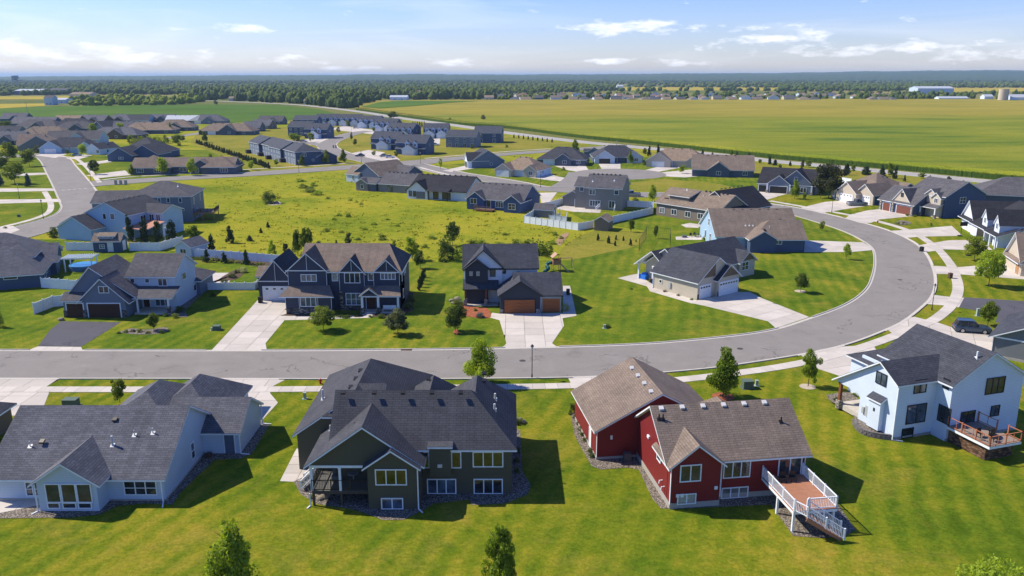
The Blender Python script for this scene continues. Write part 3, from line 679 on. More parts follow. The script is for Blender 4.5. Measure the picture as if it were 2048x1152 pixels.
def drive(name, pts, label, cat='driveway', size=3.0, z=.05, mat=None, rot=0, world=False, smooth=0):
    """a drive cut into cast slabs, each its own piece with an open joint round it"""
    P = [Vector((x, y, 0)) for x, y in pts] if world else WP(pts)
    if smooth: P = cr(P + [P[0]], smooth)[:-1]
    if name != 'patio': DRIVES.append(P)
    e = MB(); e.poly([(p.x, p.y, z - .02) for p in P]); o = e.build(name, FOUND if mat is None else mat, uv=False)
    if o.data.polygons[0].normal.z < 0: o.data.flip_normals()
    tag(o, label, kind='structure')
    if mat is not None: o.location.z = .015; return o
    M = Matrix.Rotation(-R(rot), 3, 'Z'); Q = [M @ p for p in P]; Mi = M.inverted()
    x0, x1 = min(p.x for p in Q), max(p.x for p in Q); y0, y1 = min(p.y for p in Q), max(p.y for p in Q); rn = random.Random(len(pts) + int(x0))
    nx = max(1, round((x1 - x0) / size)); ny = max(1, round((y1 - y0) / size)); g = .02
    for i in range(nx):
        a, b = x0 + (x1 - x0) * i / nx + g, x0 + (x1 - x0) * (i + 1) / nx - g
        col_ = clip(clip(Q, 0, a, False), 0, b, True)
        if len(col_) < 3: continue
        for j in range(ny):
            c, d = y0 + (y1 - y0) * j / ny + g, y0 + (y1 - y0) * (j + 1) / ny - g
            cell = clip(clip(col_, 1, c, False), 1, d, True)
            q = []
            for p in cell:
                if not q or (p - q[-1]).length > .01: q.append(p)
            if len(q) < 3: continue
            ar = abs(sum(q[k - 1].x * q[k].y - q[k].x * q[k - 1].y for k in range(len(q)))) / 2
            if ar < .25: continue
            m = MB(); zz = z + rn.uniform(0, .006); m.prism([(*(Mi @ p).to_tuple()[:2], z - .03) for p in q], (0, 0, zz - z + .03)); m.build('slab', rn.choice(SLABM), o, uv=False)
    return o
D_ = drive
D_('driveway', [(422, 702.5), (534, 702.5), (531, 687), (569, 641), (573, 631), (572, 601), (515, 601), (500, 618)], 'long concrete driveway up to the white garage door of the navy house')
D_('driveway', [(1002, 699), (1116, 696), (1104, 687), (1128, 652), (1125, 637), (1153, 632), (1140, 572), (1126, 572), (1126, 626), (999, 628), (985, 626), (975, 634), (999, 641), (1013, 687)], 'concrete driveway in front of the two cedar garage doors')
D_('driveway', [(1394, 601), (1469, 584), (1500, 585), (1524, 597), (1618, 634.5), (1552, 657), (1536, 643), (1409, 612), (1384, 607)], 'concrete driveway of the cream house with white garage doors', rot=37)
D_('walkway', [(1235, 556.5), (1274, 548), (1318, 578), (1394, 601), (1384, 607.5), (1300, 583), (1294, 573)], 'patio and walk of concrete along the side of the cream house', rot=37)
D_('driveway', [(1610, 481), (1726, 485), (1750, 500), (1701, 504.5), (1608, 504.5)], 'white concrete driveway right of the blue house with the brown roof')
D_('driveway', [(1518, 404), (1500, 386), (1522, 379), (1580, 386), (1529, 401)], 'concrete driveway in front of the charcoal house with dark garage doors')
D_('driveway', [(1600, 416), (1621, 411), (1650, 404), (1690, 401), (1747, 410), (1700, 417), (1662, 423), (1644, 427)], 'concrete driveway under the grey pickup truck')
D_('driveway', [(1690, 437), (1702, 429), (1735, 421), (1765, 418), (1830, 432), (1760, 439), (1742, 446), (1722, 446.5)], 'concrete driveway of the house with brown garage doors')
D_('driveway', [(1777, 462), (1813, 460), (1903, 452), (1925, 472), (1844, 473.5), (1812, 476)], 'concrete driveway to the first white garage doors at the right edge')
D_('driveway', [(1836, 491), (1867, 486), (1897, 481), (1960, 480), (1985, 500), (1922, 500), (1888, 499), (1850, 505)], 'concrete driveway to the dark garage door behind the leafy tree')
D_('driveway', [(1866, 532), (1914, 535), (1949, 532), (1998, 529), (2060, 533), (2060, 560), (1920, 549), (1870, 548)], 'concrete driveway beside the beige house at the right edge')
D_('driveway', [(1926, 595), (2200, 612), (2200, 645), (1990, 645), (1997, 630), (1918, 615)], 'dark asphalt driveway behind the small tree at the right edge', mat=ASPHD)
D_('driveway', [(1865, 590), (1905, 595), (1928, 596), (1918, 615), (1896, 612), (1848, 608)], 'concrete apron leading to the dark asphalt driveway')
D_('driveway', [(1806, 641), (1828, 634), (1873, 645), (1903, 655), (1990, 672), (2000, 725), (1930, 712), (1790, 672), (1775, 659)], 'concrete driveway under the grey sport utility vehicle', rot=-25)
D_('driveway', [(1600, 709), (1640, 700), (1668, 695), (1745, 690), (1770, 725), (1740, 748), (1690, 756), (1634, 737.5)], 'concrete driveway in front of the white two storey house', rot=20)
D_('driveway', [(-120, 758), (120, 759), (92, 774), (98, 787), (88, 812), (30, 832), (-120, 832)], 'wide concrete driveway at the lower left corner')
D_('driveway', [(440, 759), (572, 759), (546, 773), (540, 787), (556, 806), (520, 846), (470, 850), (455, 790)], 'concrete driveway between the white ranch house and the dark olive house')
D_('driveway', [(1136, 756), (1192, 753), (1240, 760), (1330, 770), (1310, 800), (1220, 820), (1160, 800)], 'concrete driveway mostly hidden behind the red house roof')
D_('driveway', [(122, 643), (242, 645), (162, 694), (76, 693), (100, 661)], 'dark asphalt driveway of the pale blue grey house', mat=ASPHD)
D_('driveway', [(54, 702), (76, 693.5), (162, 694.5), (166, 702)], 'concrete apron at the foot of the dark asphalt driveway', size=1.8)
D_('walkway', [(569, 641), (573, 631), (720, 631), (748, 616), (756, 616), (742, 636)], 'concrete front walk of the navy house', size=2)
D_('patio', [(0, 975), (60, 965), (86, 1022), (0, 1027), (-80, 1027), (-80, 975)], 'pale concrete patio at the lower left corner', size=2.4)
D_('patio', [(593, 898), (560, 963), (601, 965), (640, 940), (640, 900)], 'concrete pad beside the screened porch of the olive house', size=1.8)
D_('patio', [(425, 546), (470, 546), (455, 570), (420, 570)], 'white patio behind the pale house', size=3)
D_('patio', [(1351, 474), (1352, 480), (1408, 480), (1408, 471)], 'small square patio with table and chairs beside the blue gable', size=2.4)
D_('patio', [(1362, 450), (1380, 446), (1404, 450), (1396, 456), (1372, 455)], 'tan paved patio behind the brown house', size=2)
D_('patio', [(1118, 412), (1165, 409), (1205, 415), (1200, 426), (1150, 424), (1112, 418)], 'tan gravel patio behind the grey two storey house', size=2)
for i, (q, lb) in enumerate([([(-60, 377), (106, 377), (110, 382), (-60, 385)], 'upper of two concrete driveways left of the side street'), ([(-60, 400), (120, 398), (123, 404), (-60, 409)], 'lower of two concrete driveways left of the side street'),
  ([(15, 347), (94, 345.5), (96, 349), (15, 353)], 'narrow concrete driveway beneath the round trees at the left'), ([(150, 328), (215, 320.5), (224, 324), (172, 331)], 'driveway of the navy house with white garage doors'),
  ([(172, 351), (250, 341), (262, 350), (200, 356)], 'driveway of the long low duplex'), ([(70, 311), (105, 304), (135, 308), (110, 316)], 'forecourt driveway of the pale blue house'), ([(131, 318), (165, 309), (185, 311), (160, 318)], 'driveway under the parked light blue car'),
  ([(885, 341), (934, 331), (954, 336), (902, 344)], 'driveway of the grey house with two dark garage doors'), ([(1051, 354), (1099, 345), (1110, 352), (1156, 361), (1144, 365), (1100, 361)], 'driveway of the white house with the tan roof'),
  ([(1109, 332), (1171, 331), (1177, 340), (1166, 346), (1134, 340)], 'driveway of the dark house with two white garage doors'), ([(1196, 326), (1241, 326), (1241, 339), (1204, 339)], 'driveway of the navy house at the head of the cul de sac'),
  ([(1288, 341), (1329, 330), (1362, 335), (1311, 345)], 'driveway of the tan roofed house right of the cul de sac'), ([(1312, 346), (1384, 339), (1420, 351), (1370, 355), (1314, 352)], 'driveway of the dark gabled house right of the cul de sac'),
  ([(1079, 386), (1114, 385), (1100, 404), (1083, 406)], 'driveway right of the small blue house'), ([(-60, 462), (26, 452), (40, 460), (0, 475), (-60, 485)], 'driveway in front of the blue house at the left edge'),
  ([(655, 300), (700, 307), (737, 300), (770, 305), (740, 318), (715, 315), (690, 308)], 'forecourt driveway of the paired townhouses'), ([(735, 318), (760, 309), (790, 312), (800, 320), (760, 324)], 'driveway under the parked cars by the townhouses'),
  ([(600, 282), (640, 273), (668, 277), (650, 287), (620, 290)], 'forecourt of the middle townhouse row'), ([(655, 258), (690, 252), (760, 262), (790, 270), (740, 268), (680, 261)], 'forecourt of the far townhouse row'),
  ([(845, 279), (880, 277), (880, 287), (862, 290), (845, 285)], 'forecourt of the townhouse with paired white garage doors')]):
    D_('driveway', q, lb, size=4)

def curb(name, P, side, lab=None):
    """gutter pan and raised kerb along P; side=+1 puts the kerb left of travel; left out across drives"""
    P = resample(P, 1.5); A = offset(P, side * .02); B = offset(P, side * .42); Cc = offset(P, side * .58); m = MB(); k = MB()
    for i in range(len(P) - 1):
        a, b, c, d, e, f = A[i], A[i + 1], B[i], B[i + 1], Cc[i], Cc[i + 1]
        m.poly([(a.x, a.y, .052), (b.x, b.y, .052), (d.x, d.y, .066), (c.x, c.y, .066)])
        mid = (B[i] + B[i + 1]) / 2 + (Cc[i] - A[i])
        if any(inside(mid, D) for D in DRIVES):
            m.poly([(c.x, c.y, .066), (d.x, d.y, .066), (f.x, f.y, .07), (e.x, e.y, .07)]); continue
        k.poly([(c.x, c.y, .05), (d.x, d.y, .05), (d.x, d.y, .17), (c.x, c.y, .17)]); k.poly([(c.x, c.y, .17), (d.x, d.y, .17), (f.x, f.y, .17), (e.x, e.y, .17)]); k.poly([(e.x, e.y, .17), (f.x, f.y, .17), (f.x, f.y, 0), (e.x, e.y, 0)])
    g = m.build(name, CONC, uv=False); tag(g, lab, kind='structure')
    if k.v: k.build('kerb_edge', CONC, g, uv=False)
curb('kerb', inner, 1); curb('kerb', outer, -1); curb('kerb', left_w, 1); curb('kerb', left_e, -1); curb('kerb', s3n, 1); curb('kerb', s3s, -1); curb('kerb', s2l, 1); curb('kerb', s2r, -1); curb('kerb', s4l, 1); curb('kerb', s4r, -1)

def sidewalk(pts, w, lab, far=False, n=8):
    P = resample(cr(WP(pts), n), 1.5 if not far else 3.0); L_, R_ = offset(P, w / 2), offset(P, -w / 2)
    o = empty('sidewalk', P[0].x, P[0].y); tag(o, lab, kind='structure'); rn = random.Random(3)
    base = P[0]
    for i in range(len(P) - 1):
        mid = (P[i] + P[i + 1]) / 2
        if (mid.x ** 2 + mid.y ** 2) < 45 ** 2 or abs(mid.x) > mid.y * .75 + 5: continue
        t = (P[i + 1] - P[i]).normalized() * .015; q = [L_[i] + t, R_[i] + t, R_[i + 1] - t, L_[i + 1] - t]
        m = MB(); zt = .075 + rn.uniform(0, .008); m.prism([(p.x - base.x, p.y - base.y, .02) for p in q], (0, 0, zt - .02)); m.build('slab', rn.choice(SLABM), o, uv=False)
sidewalk([(-300, 779.5), (0, 779.5), (500, 779.5), (800, 777), (1100, 773), (1250, 768), (1350, 761), (1450, 750), (1550, 736), (1620, 723), (1680, 708), (1740, 690), (1800, 668), (1845, 650), (1873, 637), (1903, 610), (1916, 580), (1911, 552), (1898, 525), (1868, 492), (1818, 462), (1748, 441), (1686, 428), (1620, 416), (1540, 402)], 1.75, 'concrete sidewalk following the outer side of the curving street')
sidewalk([(-100, 492), (0, 456), (40, 446), (80, 434), (98, 424), (102, 411), (96, 395), (88, 382)], 1.6, 'sidewalk beside the side street at the left edge', True)
sidewalk([(110, 312), (147, 316), (163, 325), (180, 342), (200, 366)], 1.6, 'sidewalk between the side street and the navy house', True)
sidewalk([(205, 360), (260, 354), (360, 348), (512, 338), (650, 330), (715, 325)], 1.5, 'sidewalk along the far side of the cross street', True)
sidewalk([(840, 335), (890, 348), (960, 361)], 1.5, 'sidewalk in front of the grey house with two dark garage doors', True)
sidewalk([(850, 317), (912, 311.5), (1024, 302.5), (1110, 297)], 1.5, 'sidewalk below the townhouse lawn', True)

def bed(name, pts, mat, lab, z=.06, smooth=3, grp=None):
    return sheet(name, pts, mat, z, kind='structure', smooth=smooth, label=lab)
bed('gravel_bed', [(0, 1027), (85, 1010), (200, 1010), (218, 990), (336, 990), (400, 905), (445, 900), (483, 900), (515, 843), (540, 848), (505, 907), (482, 918), (430, 920), (362, 985), (345, 1010), (290, 1008), (235, 1013), (200, 1030), (140, 1036), (0, 1038), (-60, 1038)], ROCK, 'river rock bed around the white ranch house', smooth=0)
bed('gravel_bed', [(587, 964), (602, 990), (634, 1009), (702, 1019), (740, 1031), (765, 1041), (806, 1041), (840, 1025), (868, 1008), (940, 1000), (943, 1011), (1009, 1008), (1055, 990), (1062, 972), (1045, 944), (1040, 860), (1000, 860), (1000, 960), (640, 940)], ROCK, 'river rock bed around the dark olive house', smooth=0)
bed('gravel_bed', [(1140, 826), (1150, 874), (1183, 933), (1201, 940), (1253, 936), (1277, 940), (1305, 999), (1322, 1018), (1357, 1019), (1541, 1010), (1586, 1073), (1642, 1077), (1690, 1073), (1711, 1061), (1673, 1005), (1600, 960), (1330, 960), (1300, 900), (1200, 890), (1160, 826)], ROCK, 'river rock bed around the red house', smooth=0)
bed('gravel_bed', [(1652, 795), (1662, 808), (1703, 831), (1719, 862), (1783, 880), (1790, 860), (1740, 830), (1700, 790)], ROCK, 'gravel planting bed beside the white two storey house', z=.3)
bed('mulch_bed', [(922, 608), (918, 628), (960, 637), (982, 634), (974, 617), (940, 613)], MULCH, 'orange mulch bed by the cedar door porch')
bed('mulch_bed', [(905, 665), (914, 671), (918, 664), (912, 659)], MULCH, 'small orange mulch ring under the round tree')
bed('gravel_bed', [(238, 665), (265, 669), (305, 669), (335, 663), (330, 655), (290, 660), (262, 657)], ROCK, 'stone edged planting bed on the lawn of the pale house')
bed('gravel_bed', [(325, 632), (350, 634), (376, 634), (372, 620), (410, 583), (400, 575), (350, 617)], ROCK, 'planting bed along the side of the pale house')
bed('mulch_bed', [(560, 632), (700, 634), (700, 628), (573, 628)], BMULCH, 'narrow dark planting bed under the windows of the navy house', smooth=0)
bed('mulch_bed', [(745, 634), (800, 634), (828, 620), (826, 585), (815, 583), (802, 620), (745, 622)], BMULCH, 'dark bed around the right corner of the navy house', smooth=0)
bed('mulch_bed', [(370, 500), (372, 514), (480, 528), (540, 538), (545, 528), (480, 512)], BMULCH, 'dark shrub border inside the white fence')
bed('gravel_bed', [(395, 585), (418, 566), (470, 560), (488, 545), (480, 538), (460, 545), (420, 570), (400, 580)], BMULCH, 'border beside the patio of the pale house')
bed('gravel_bed', [(1786, 447), (1800, 450), (1818, 449), (1822, 445), (1802, 441)], ROCK, 'oval rock garden on the lawn of the brown door house')
bed('bare_soil', [(1120, 492), (1112, 485), (1122, 470), (1138, 466), (1130, 480)], plain('bare_soil', (.3, .19, .12), .95, var=.3), 'eroded patch of bare soil at the meadow edge')
bed('gravel_bed', [(530, 409), (545, 411), (564, 408), (556, 403), (538, 404)], plain('pale_sand', (.5, .4, .28), .95), 'sandy ring around the lone bush in the meadow')
for q, lb in (((1446, 794), 'orange mulch ring under the tall maple behind the red house'),):
    x, y = W(*q); m = MB(); m.poly([(x + 1.3 * math.cos(a * R(20)), y + 1.3 * math.sin(a * R(20)), .06) for a in range(18)]); tag(m.build('mulch_ring', MULCH, uv=False), lb, kind='structure')
for q in ((1615, 774), (1600, 583)):
    x, y = W(*q); m = MB(); m.poly([(x + .95 * math.cos(a * R(20)), y + .95 * math.sin(a * R(20)), .06) for a in range(18)]); tag(m.build('mulch_ring', plain('pale_gravel', (.42, .36, .29), .95, var=.2), uv=False), kind='structure')
# ------------------------------------------------------------------ surveying walls and roofs of one house
def cam_ray(px, py):
    u, v = (px - 1024) / FPX, (py - 576) / FPX; c, s = math.cos(PITCH), math.sin(PITCH)
    return Vector((0, 0, CAM_H)), Vector((u, c - v * s, -s - v * c))
def _loc(s, p):
    return s.e.matrix_basis.inverted() @ p
def onwall(s, side, pl, px, py):
    o, d = cam_ray(px, py); M = s.e.matrix_basis.inverted(); o = M @ o; d = M.to_3x3() @ d
    i = 1 if side in 'SN' else 0; t = (pl - o[i]) / d[i]; p = o + d * t; return p[1 - i], p.z
def winpx(s, side, pl, x0, y0, x1, y1, n=1, rows=1, fm=None, gm=None, door=False):
    a = onwall(s, side, pl, x0, (y0 + y1) / 2); b = onwall(s, side, pl, x1, (y0 + y1) / 2); xm = (x0 + x1) / 2
    zt = onwall(s, side, pl, xm, y0)[1]; zb = onwall(s, side, pl, xm, y1)[1]; w = abs(b[0] - a[0]); u = (a[0] + b[0]) / 2
    w = max(.4, round(w * 10) / 10); h = max(.4, round((zt - zb) * 10) / 10); return s.win(side, u, pl, max(.12, zb), w, h, n, rows, fm, gm)
def onslope(s, a, b, c, px, py):
    o, d = cam_ray(px, py); M = s.e.matrix_basis.inverted(); o = M @ o; d = M.to_3x3() @ d
    t = (a + b * o.x + c * o.y - o.z) / (d.z - b * d.x - c * d.y); return o + d * t
House.onwall = onwall; House.winpx = winpx; House.onslope = onslope
def railing(s, pts, z, h=1.0, mat=None, post=.1, step=.14, bal=.03, name='railing', gap=()):
    """posts, rails and balusters along pts (x, y or x, y, z)"""
    P = [Vector((p[0], p[1], p[2] if len(p) > 2 else z)) for p in pts]; m = MB()
    for i, (a, b) in enumerate(zip(P, P[1:])):
        if i in gap: continue
        m.bar(a + Vector((0, 0, h)), b + Vector((0, 0, h)), .09, .05); m.bar(a + Vector((0, 0, .12)), b + Vector((0, 0, .12)), .05, .06)
        L_ = (b - a).length; n = max(1, int(L_ / step)); k = max(1, round(L_ / 1.9))
        for j in range(1, n): q = a.lerp(b, j / n); m.bar(q + Vector((0, 0, .12)), q + Vector((0, 0, h)), bal, bal, up=(1, 0, 0))
        for j in range(k + 1): q = a.lerp(b, j / k); m.bar(q, q + Vector((0, 0, h + .1)), post, post, up=(1, 0, 0))
    return m.build(name, mat or VINYL, s.e)
def deck(s, x0, x1, y0, y1, z, mat=DECKW, rim=None, along='x', posts=(), w=.28, legmat=None):
    rn = random.Random(int(x0 * 7)); e = MB(); e.box(x0, x1, y0, y1, z - .28, z - .045); d = e.build('deck', rim or DECKW, s.e)
    a, b = (y0, y1) if along == 'x' else (x0, x1); n = max(1, int((b - a) / w)); key = None; me = None
    for i in range(n):
        if me is None:
            m = MB(); q = (b - a) / n
            if along == 'x': m.box(0, x1 - x0, .01, q - .01, -.03, 0)
            else: m.box(.01, q - .01, 0, y1 - y0, -.03, 0)
            me = m.mesh('deck_board', mat)
        o = link('deck_board', me, d); o.location = (x0, y0 + (b - a) * i / n, z + rn.uniform(0, .006)) if along == 'x' else (x0 + (b - a) * i / n, y0, z + rn.uniform(0, .006))
    for px_, py_ in posts: m = MB(); m.box(px_ - .09, px_ + .09, py_ - .09, py_ + .09, 0, z - .28); m.build('post', legmat or rim or DECKW, s.e)
    return d
def steps(s, top, bot, w, n, mat=DECKW):
    """a flight from top to bottom point, w wide"""
    a, b = Vector(top), Vector(bot); d = b - a; f = Vector((d.x, d.y, 0)).normalized(); q = Vector((-f.y, f.x, 0)) * w / 2; m = MB()
    for i in range(n):
        p = a + d * ((i + .5) / n); g = Vector((d.x, d.y, 0)) / n * .55
        m.prism([p - q - g, p + q - g, p + q + g, p - q + g], (0, 0, -.06))
    m.bar(a - q - Vector((0, 0, .2)), b - q, .06, .28); m.bar(a + q - Vector((0, 0, .2)), b + q, .06, .28); m.build('stairs', mat, s.e)
def shift(s):
    """move the root of a house to the middle of its walls, keeping every part where it is"""
    cs = [c for c in s.e.children]; pts = [c.matrix_basis @ v.co for c in cs if c.data and c.name.split('.')[0] == 'wall' for v in c.data.vertices]
    if not pts: return s
    m = Vector(((min(p.x for p in pts) + max(p.x for p in pts)) / 2, (min(p.y for p in pts) + max(p.y for p in pts)) / 2, 0))
    w_ = s.e.matrix_basis @ m; s.e.location = w_
    for c in cs: c.location = c.location - m
    return s

# ------------------------------------------------------------------ A: pale blue-white ranch, lower left
h = House('pale white ranch house with grey shingle roof and three tall windows, lower left', 0, 0, 0, 'lgrey', 'grey')
h.gable(-45.3, -30.3, 63.9, 76.2, 2.6, 'x', .6, o=.6, r=.4)
h.gable(-40.3, -35.2, 62.1, 68, 2.85, 'y', .68, o=.5, r=.45)
h.gable(-34, -26.7, 73, 79.8, 2.5, 'x', .6, o=.4, r=.35)
h.hip(-40.8, -32.6, 72, 83.2, 2.7, 'y', .64)
h.hip(-37, -29.6, 75, 85, 2.5, 'y', .72)
for a, b in ((94, 119), (125, 151), (156, 182)):
    h.winpx('S', 62.1, a, 970, b, 1003, gm=GL, fm=TRIM); h.winpx('S', 62.1, a + 3, 1007, b - 0, 1015, fm=TRIM)
h.winpx('S', 63.9, 250, 963, 312, 988, 3, 2); h.winpx('S', 63.9, 53, 966, 79, 990, 2, 2)
h.win('E', 70.4, -30.3, .9, .7, 1.5, 1, 2); h.door('S', -27.7, 73, .1, .95, 2.15, plain('storm_door', (.1, .13, .2), .2, .6))
h.vents([(-41.9, 66.4, 4.35), (-36.3, 68.6, 5.5)])
for x, y in ((-42.9, 66.2), (-34.0, 67.2), (-32.4, 67.4)): h.pipe(x, y, 2.72 + .6 * (y - 63.9), .5, PIPEM, .05)
h.pipe(-35.6, 66.3, 2.72 + .6 * 2.4, .9, PIPEM, .1)
h.spout(-30.4, 63.6, 2.4, .3, -.9); h.spout(-40.4, 62.0, 2.6, -.3, -.5); h.spout(-26.65, 72.9, 2.3, .9, -.1); h.spout(-26.6, 79.9, 2.3, .9, .1)
h.belt([(-45.3, 63.87), (-40.3, 63.87)], 0, .25); h.belt([(-35.2, 63.87), (-30.27, 63.87), (-30.27, 73)], 0, .2)
m = MB(); m.tube([(-29.6, 72.3, .05), (-29.6, 72.3, .4)], [.28, .36], 10); solo(m, 'planter_pot', plain('brown_pot', (.1, .06, .04)), 'round brown planter pot against the white wall near the side door', 'planter')
h.done(); shift(h)
# left edge: corner of a brown house
h = House('dark brown house corner cut off by the lower left edge of the picture', 0, 0, 0, 'brown', 'dark')
h.hip(-68, -52.9, 65, 79.5, 2.6, 'x', .55); h.done(); shift(h)

# ------------------------------------------------------------------ B: dark olive house
h = House('dark olive house with charcoal hipped roofs, screened porch and basement windows', 0, 0, 0, 'olive', 'dark')
h.hip(-15.6, 0, 65.1, 72.6, 4.8, 'x', .93, ends=(0, 1)); h.slab([(-17.5, 69.1, 5.65), (-12, 69.1, 5.65), (-12, 72.4, 7.65), (-14.6, 72.4, 7.65)]); h.walls(-17, -12, 69.3, 72, 5.4); h.hip(-6.7, .005, 70, 77, 4.8, 'y', .93, ends=(0, 1))
h.hip(-10.1, -5.8, 70, 79.6, 4.4, 'y', .95, ends=(0, 1))
h.gable(-20.1, -9.2, 69.7, 79, 3.75, 'y', .69, o=.4, r=.25, wl=True); h.hip(-20.1, -9.2, 76, 85, 3.75, 'y', .69, ends=(0, 1), o=.4)
h.gable(-17.3, -7.9, 63.1, 70, 4.05, 'y', .72, o=.45, r=.4, wl=False)
wm_ = h.wm('olive'); wm_.prism([(-17.3, 63.1, 3.7), (-7.9, 63.1, 3.7), (-7.9, 63.1, 4.0), (-12.6, 63.1, 7.3), (-17.3, 63.1, 4.0)], (0, .15, 0))
wm_.box(-12.25, -7.9, 63.1, 66, 0, 4.0); wm_.box(-17.2, -12.3, 66.8, 67, 0, 4.2)
h.gable(-12.3, -8.1, 62.45, 64.5, 4.1, 'y', .7, o=.4, r=.35)
h.walls(-7.2, -5.35, 64.55, 65.2, 4.75, 2.0, 'olive'); h.shed(-7.3, -5.2, 64.3, 66.2, 4.95, 5.15, 'S', o=.05)
h.winpx('S', 65.1, 948, 906, 1004, 932, 3, gm=GLO); h.winpx('S', 65.1, 949, 962, 1004, 988, 3); h.winpx('S', 65.1, 856, 963, 911, 989, 3)
h.winpx('S', 65.1, 845, 904, 857, 934, 1, gm=GLO); h.winpx('S', 65.1, 904, 904, 921, 934, 1, gm=GLO)
h.winpx('S', 62.45, 753, 941, 811, 968, 3, gm=GLO); h.winpx('S', 62.45, 765, 998, 804, 1017, 2)
deck(h, -17.2, -12.35, 63.0, 66.7, 1.45, plain('grey_deck', (.13, .13, .13)), rim=plain('dark_rim', (.06, .05, .045)), posts=((-17.1, 63.1), (-14.7, 63.1)))
railing(h, [(-17.2, 66.7), (-17.2, 63.05), (-12.3, 63.05)], 1.45, 1.0, BLACKM, .07, .13, .025)
for x in (-17.2, -14.75): h.post(x, 63.12, 1.45, 3.75, .2)
h.trims([((-17.3, 63.06, 3.72), (-12.2, 63.06, 3.72))], .22)
m = MB(); m.box(-15.9, -15.2, 64.7, 65.4, 1.5, 1.9); m.box(-15.9, -15.2, 65.3, 65.45, 1.9, 2.3); solo(m, 'patio_chair', plain('grey_wicker', (.12, .13, .14)), 'grey wicker armchair inside the screened porch', 'chair')
m = MB(); m.tube([(-14.0, 65, 1.5), (-14.0, 65, 2.1)], .06, 8); m.tube([(-14.0, 65, 2.1), (-14, 65, 2.15)], .5, 12); solo(m, 'patio_table', plain('table_top', (.25, .25, .26)), 'round patio table inside the screened porch', 'table')
steps(h, (-17.4, 67.0, 1.45), (-18.9, 66.2, .1), 1.2, 7, plain('grey_deck', (.13, .13, .13))); railing(h, [(-17.4, 66.35, 1.45), (-18.9, 65.6, .1)], 0, .9, VINYL, .1, .16)
railing(h, [(-17.4, 67.6, 1.45), (-18.9, 66.9, .1)], 0, .9, VINYL, .1, .16)
h.vents([(-15.2, 68.2, 8.3), (-12.4, 68.2, 8.3), (-9.8, 68.2, 8.3), (-7.2, 68.2, 8.3), (-4.6, 68.2, 8.3)])
h.vents([(-13.4, 67.4, 6.65), (-13.6, 65.2, 6.5), (-15.5, 72.9, 6.95), (-15.4, 75, 7.0), (-15.3, 77, 7.1), (-8.4, 76.5, 6.4), (-2.7, 73.2, 7.5), (-2.75, 75.2, 7.5)])
for x, y in ((-1.6, 71.5), (-1.6, 69.0)): h.pipe(x, y, 4.9 - .93 * (x + .0), .6, PIPEM, .1)
h.pipe(-18.9, 75.5, 3.9 + .8 * 1.1, 1.0, PIPEM, .1); h.pipe(-16.6, 68.3, 4.5, .7, PIPEM, .07)
h.spout(-8.0, 62.35, 3.8, .4, -.5); h.spout(-17.4, 62.9, 1.3, -.2, -.4)
m = MB(); m.box(-6.5, -6.1, 64.45, 64.55, 2.9, 3.2); m.build('exhaust_vent', PIPEM, h.e)
h.done(); shift(h)

# ------------------------------------------------------------------ C: red house (walls run 8 degrees off the street)
h = House('barn red house with brown roof, white trim and a raised deck', 0, 0, 8, 'red', 'brown')
h.gable(22.1, 34.6, 61.0, 69.9, 4.25, 'x', .66, o=.6, r=.4); h.gable(18.1, 30.6, 69.9, 79.9, 3.15, 'y', .54, o=.4, r=.35)
h.gable(22.1, 26.5, 60.0, 64, 4.15, 'y', .8, o=.4, r=.4)
h.hip(27.5, 32.5, 66, 72.6, 3.6, 'y', .85)
h.winpx('S', 60.0, 1362, 932, 1400, 961, 2); h.winpx('S', 60.0, 1356, 989, 1390, 1006, 2, gm=GLC); h.winpx('S', 61.0, 1449, 922, 1498, 953, 3)
h.winpx('S', 61.0, 1444, 982, 1493, 1001, 3); h.winpx('S', 61.0, 1558, 917, 1600, 958, 2, gm=GL); h.winpx('W', 22.1, 1315, 903, 1322, 921, 1)
h.winpx('W', 18.1, 1179, 858, 1183, 892, 1, gm=WHITED)
h.belt([(22.07, 69.9), (22.07, 59.97), (26.5, 59.97), (26.53, 61.0), (34.6, 60.97)], 0, .55); h.belt([(18.07, 79.9), (18.07, 69.87), (22, 69.87)], 0, .3)
h.trims([((22.05, 59.95, .5), (22.05, 59.95, 4.0)), ((26.52, 59.95, .9), (26.52, 59.95, 4.0)), ((34.62, 60.95, .5), (34.62, 60.95, 4.0)), ((18.06, 69.85, .3), (18.06, 69.85, 3.0))], .16)
h.vents([(22.7 + 1.95 * i, 65.1, 7.0) for i in range(6)], PIPEM); h.vents([(23.6, 70.9 + 2.2 * i, 6.25) for i in range(4)], PIPEM)
for q in ((1318, 839), (1326, 839), (1562, 844)): p = h.onslope(4.37 - .66 * 61.0, 0, .66, *q); h.pipe(p.x, p.y, p.z, .5, BLACKM, .07)
deck(h, 30.7, 34.5, 55.0, 60.95, 1.95, rim=VINYL, along='x', posts=((30.85, 55.2), (34.3, 55.2), (30.85, 58), (34.3, 58)), w=.2, legmat=VINYL)
railing(h, [(30.75, 60.9), (30.75, 55.05)], 1.95, 1.0); railing(h, [(34.45, 60.9), (34.45, 55.1), (32.0, 55.1)], 1.95, 1.0, name='railing')
steps(h, (31.5, 54.6, 1.9), (34.2, 53.9, .1), 1.1, 9); railing(h, [(30.8, 55.0, 1.95), (31.4, 54.0, 1.9), (34.3, 53.3, .1)], 0, .95); railing(h, [(31.9, 55.1, 1.9), (34.6, 54.4, .1)], 0, .95)
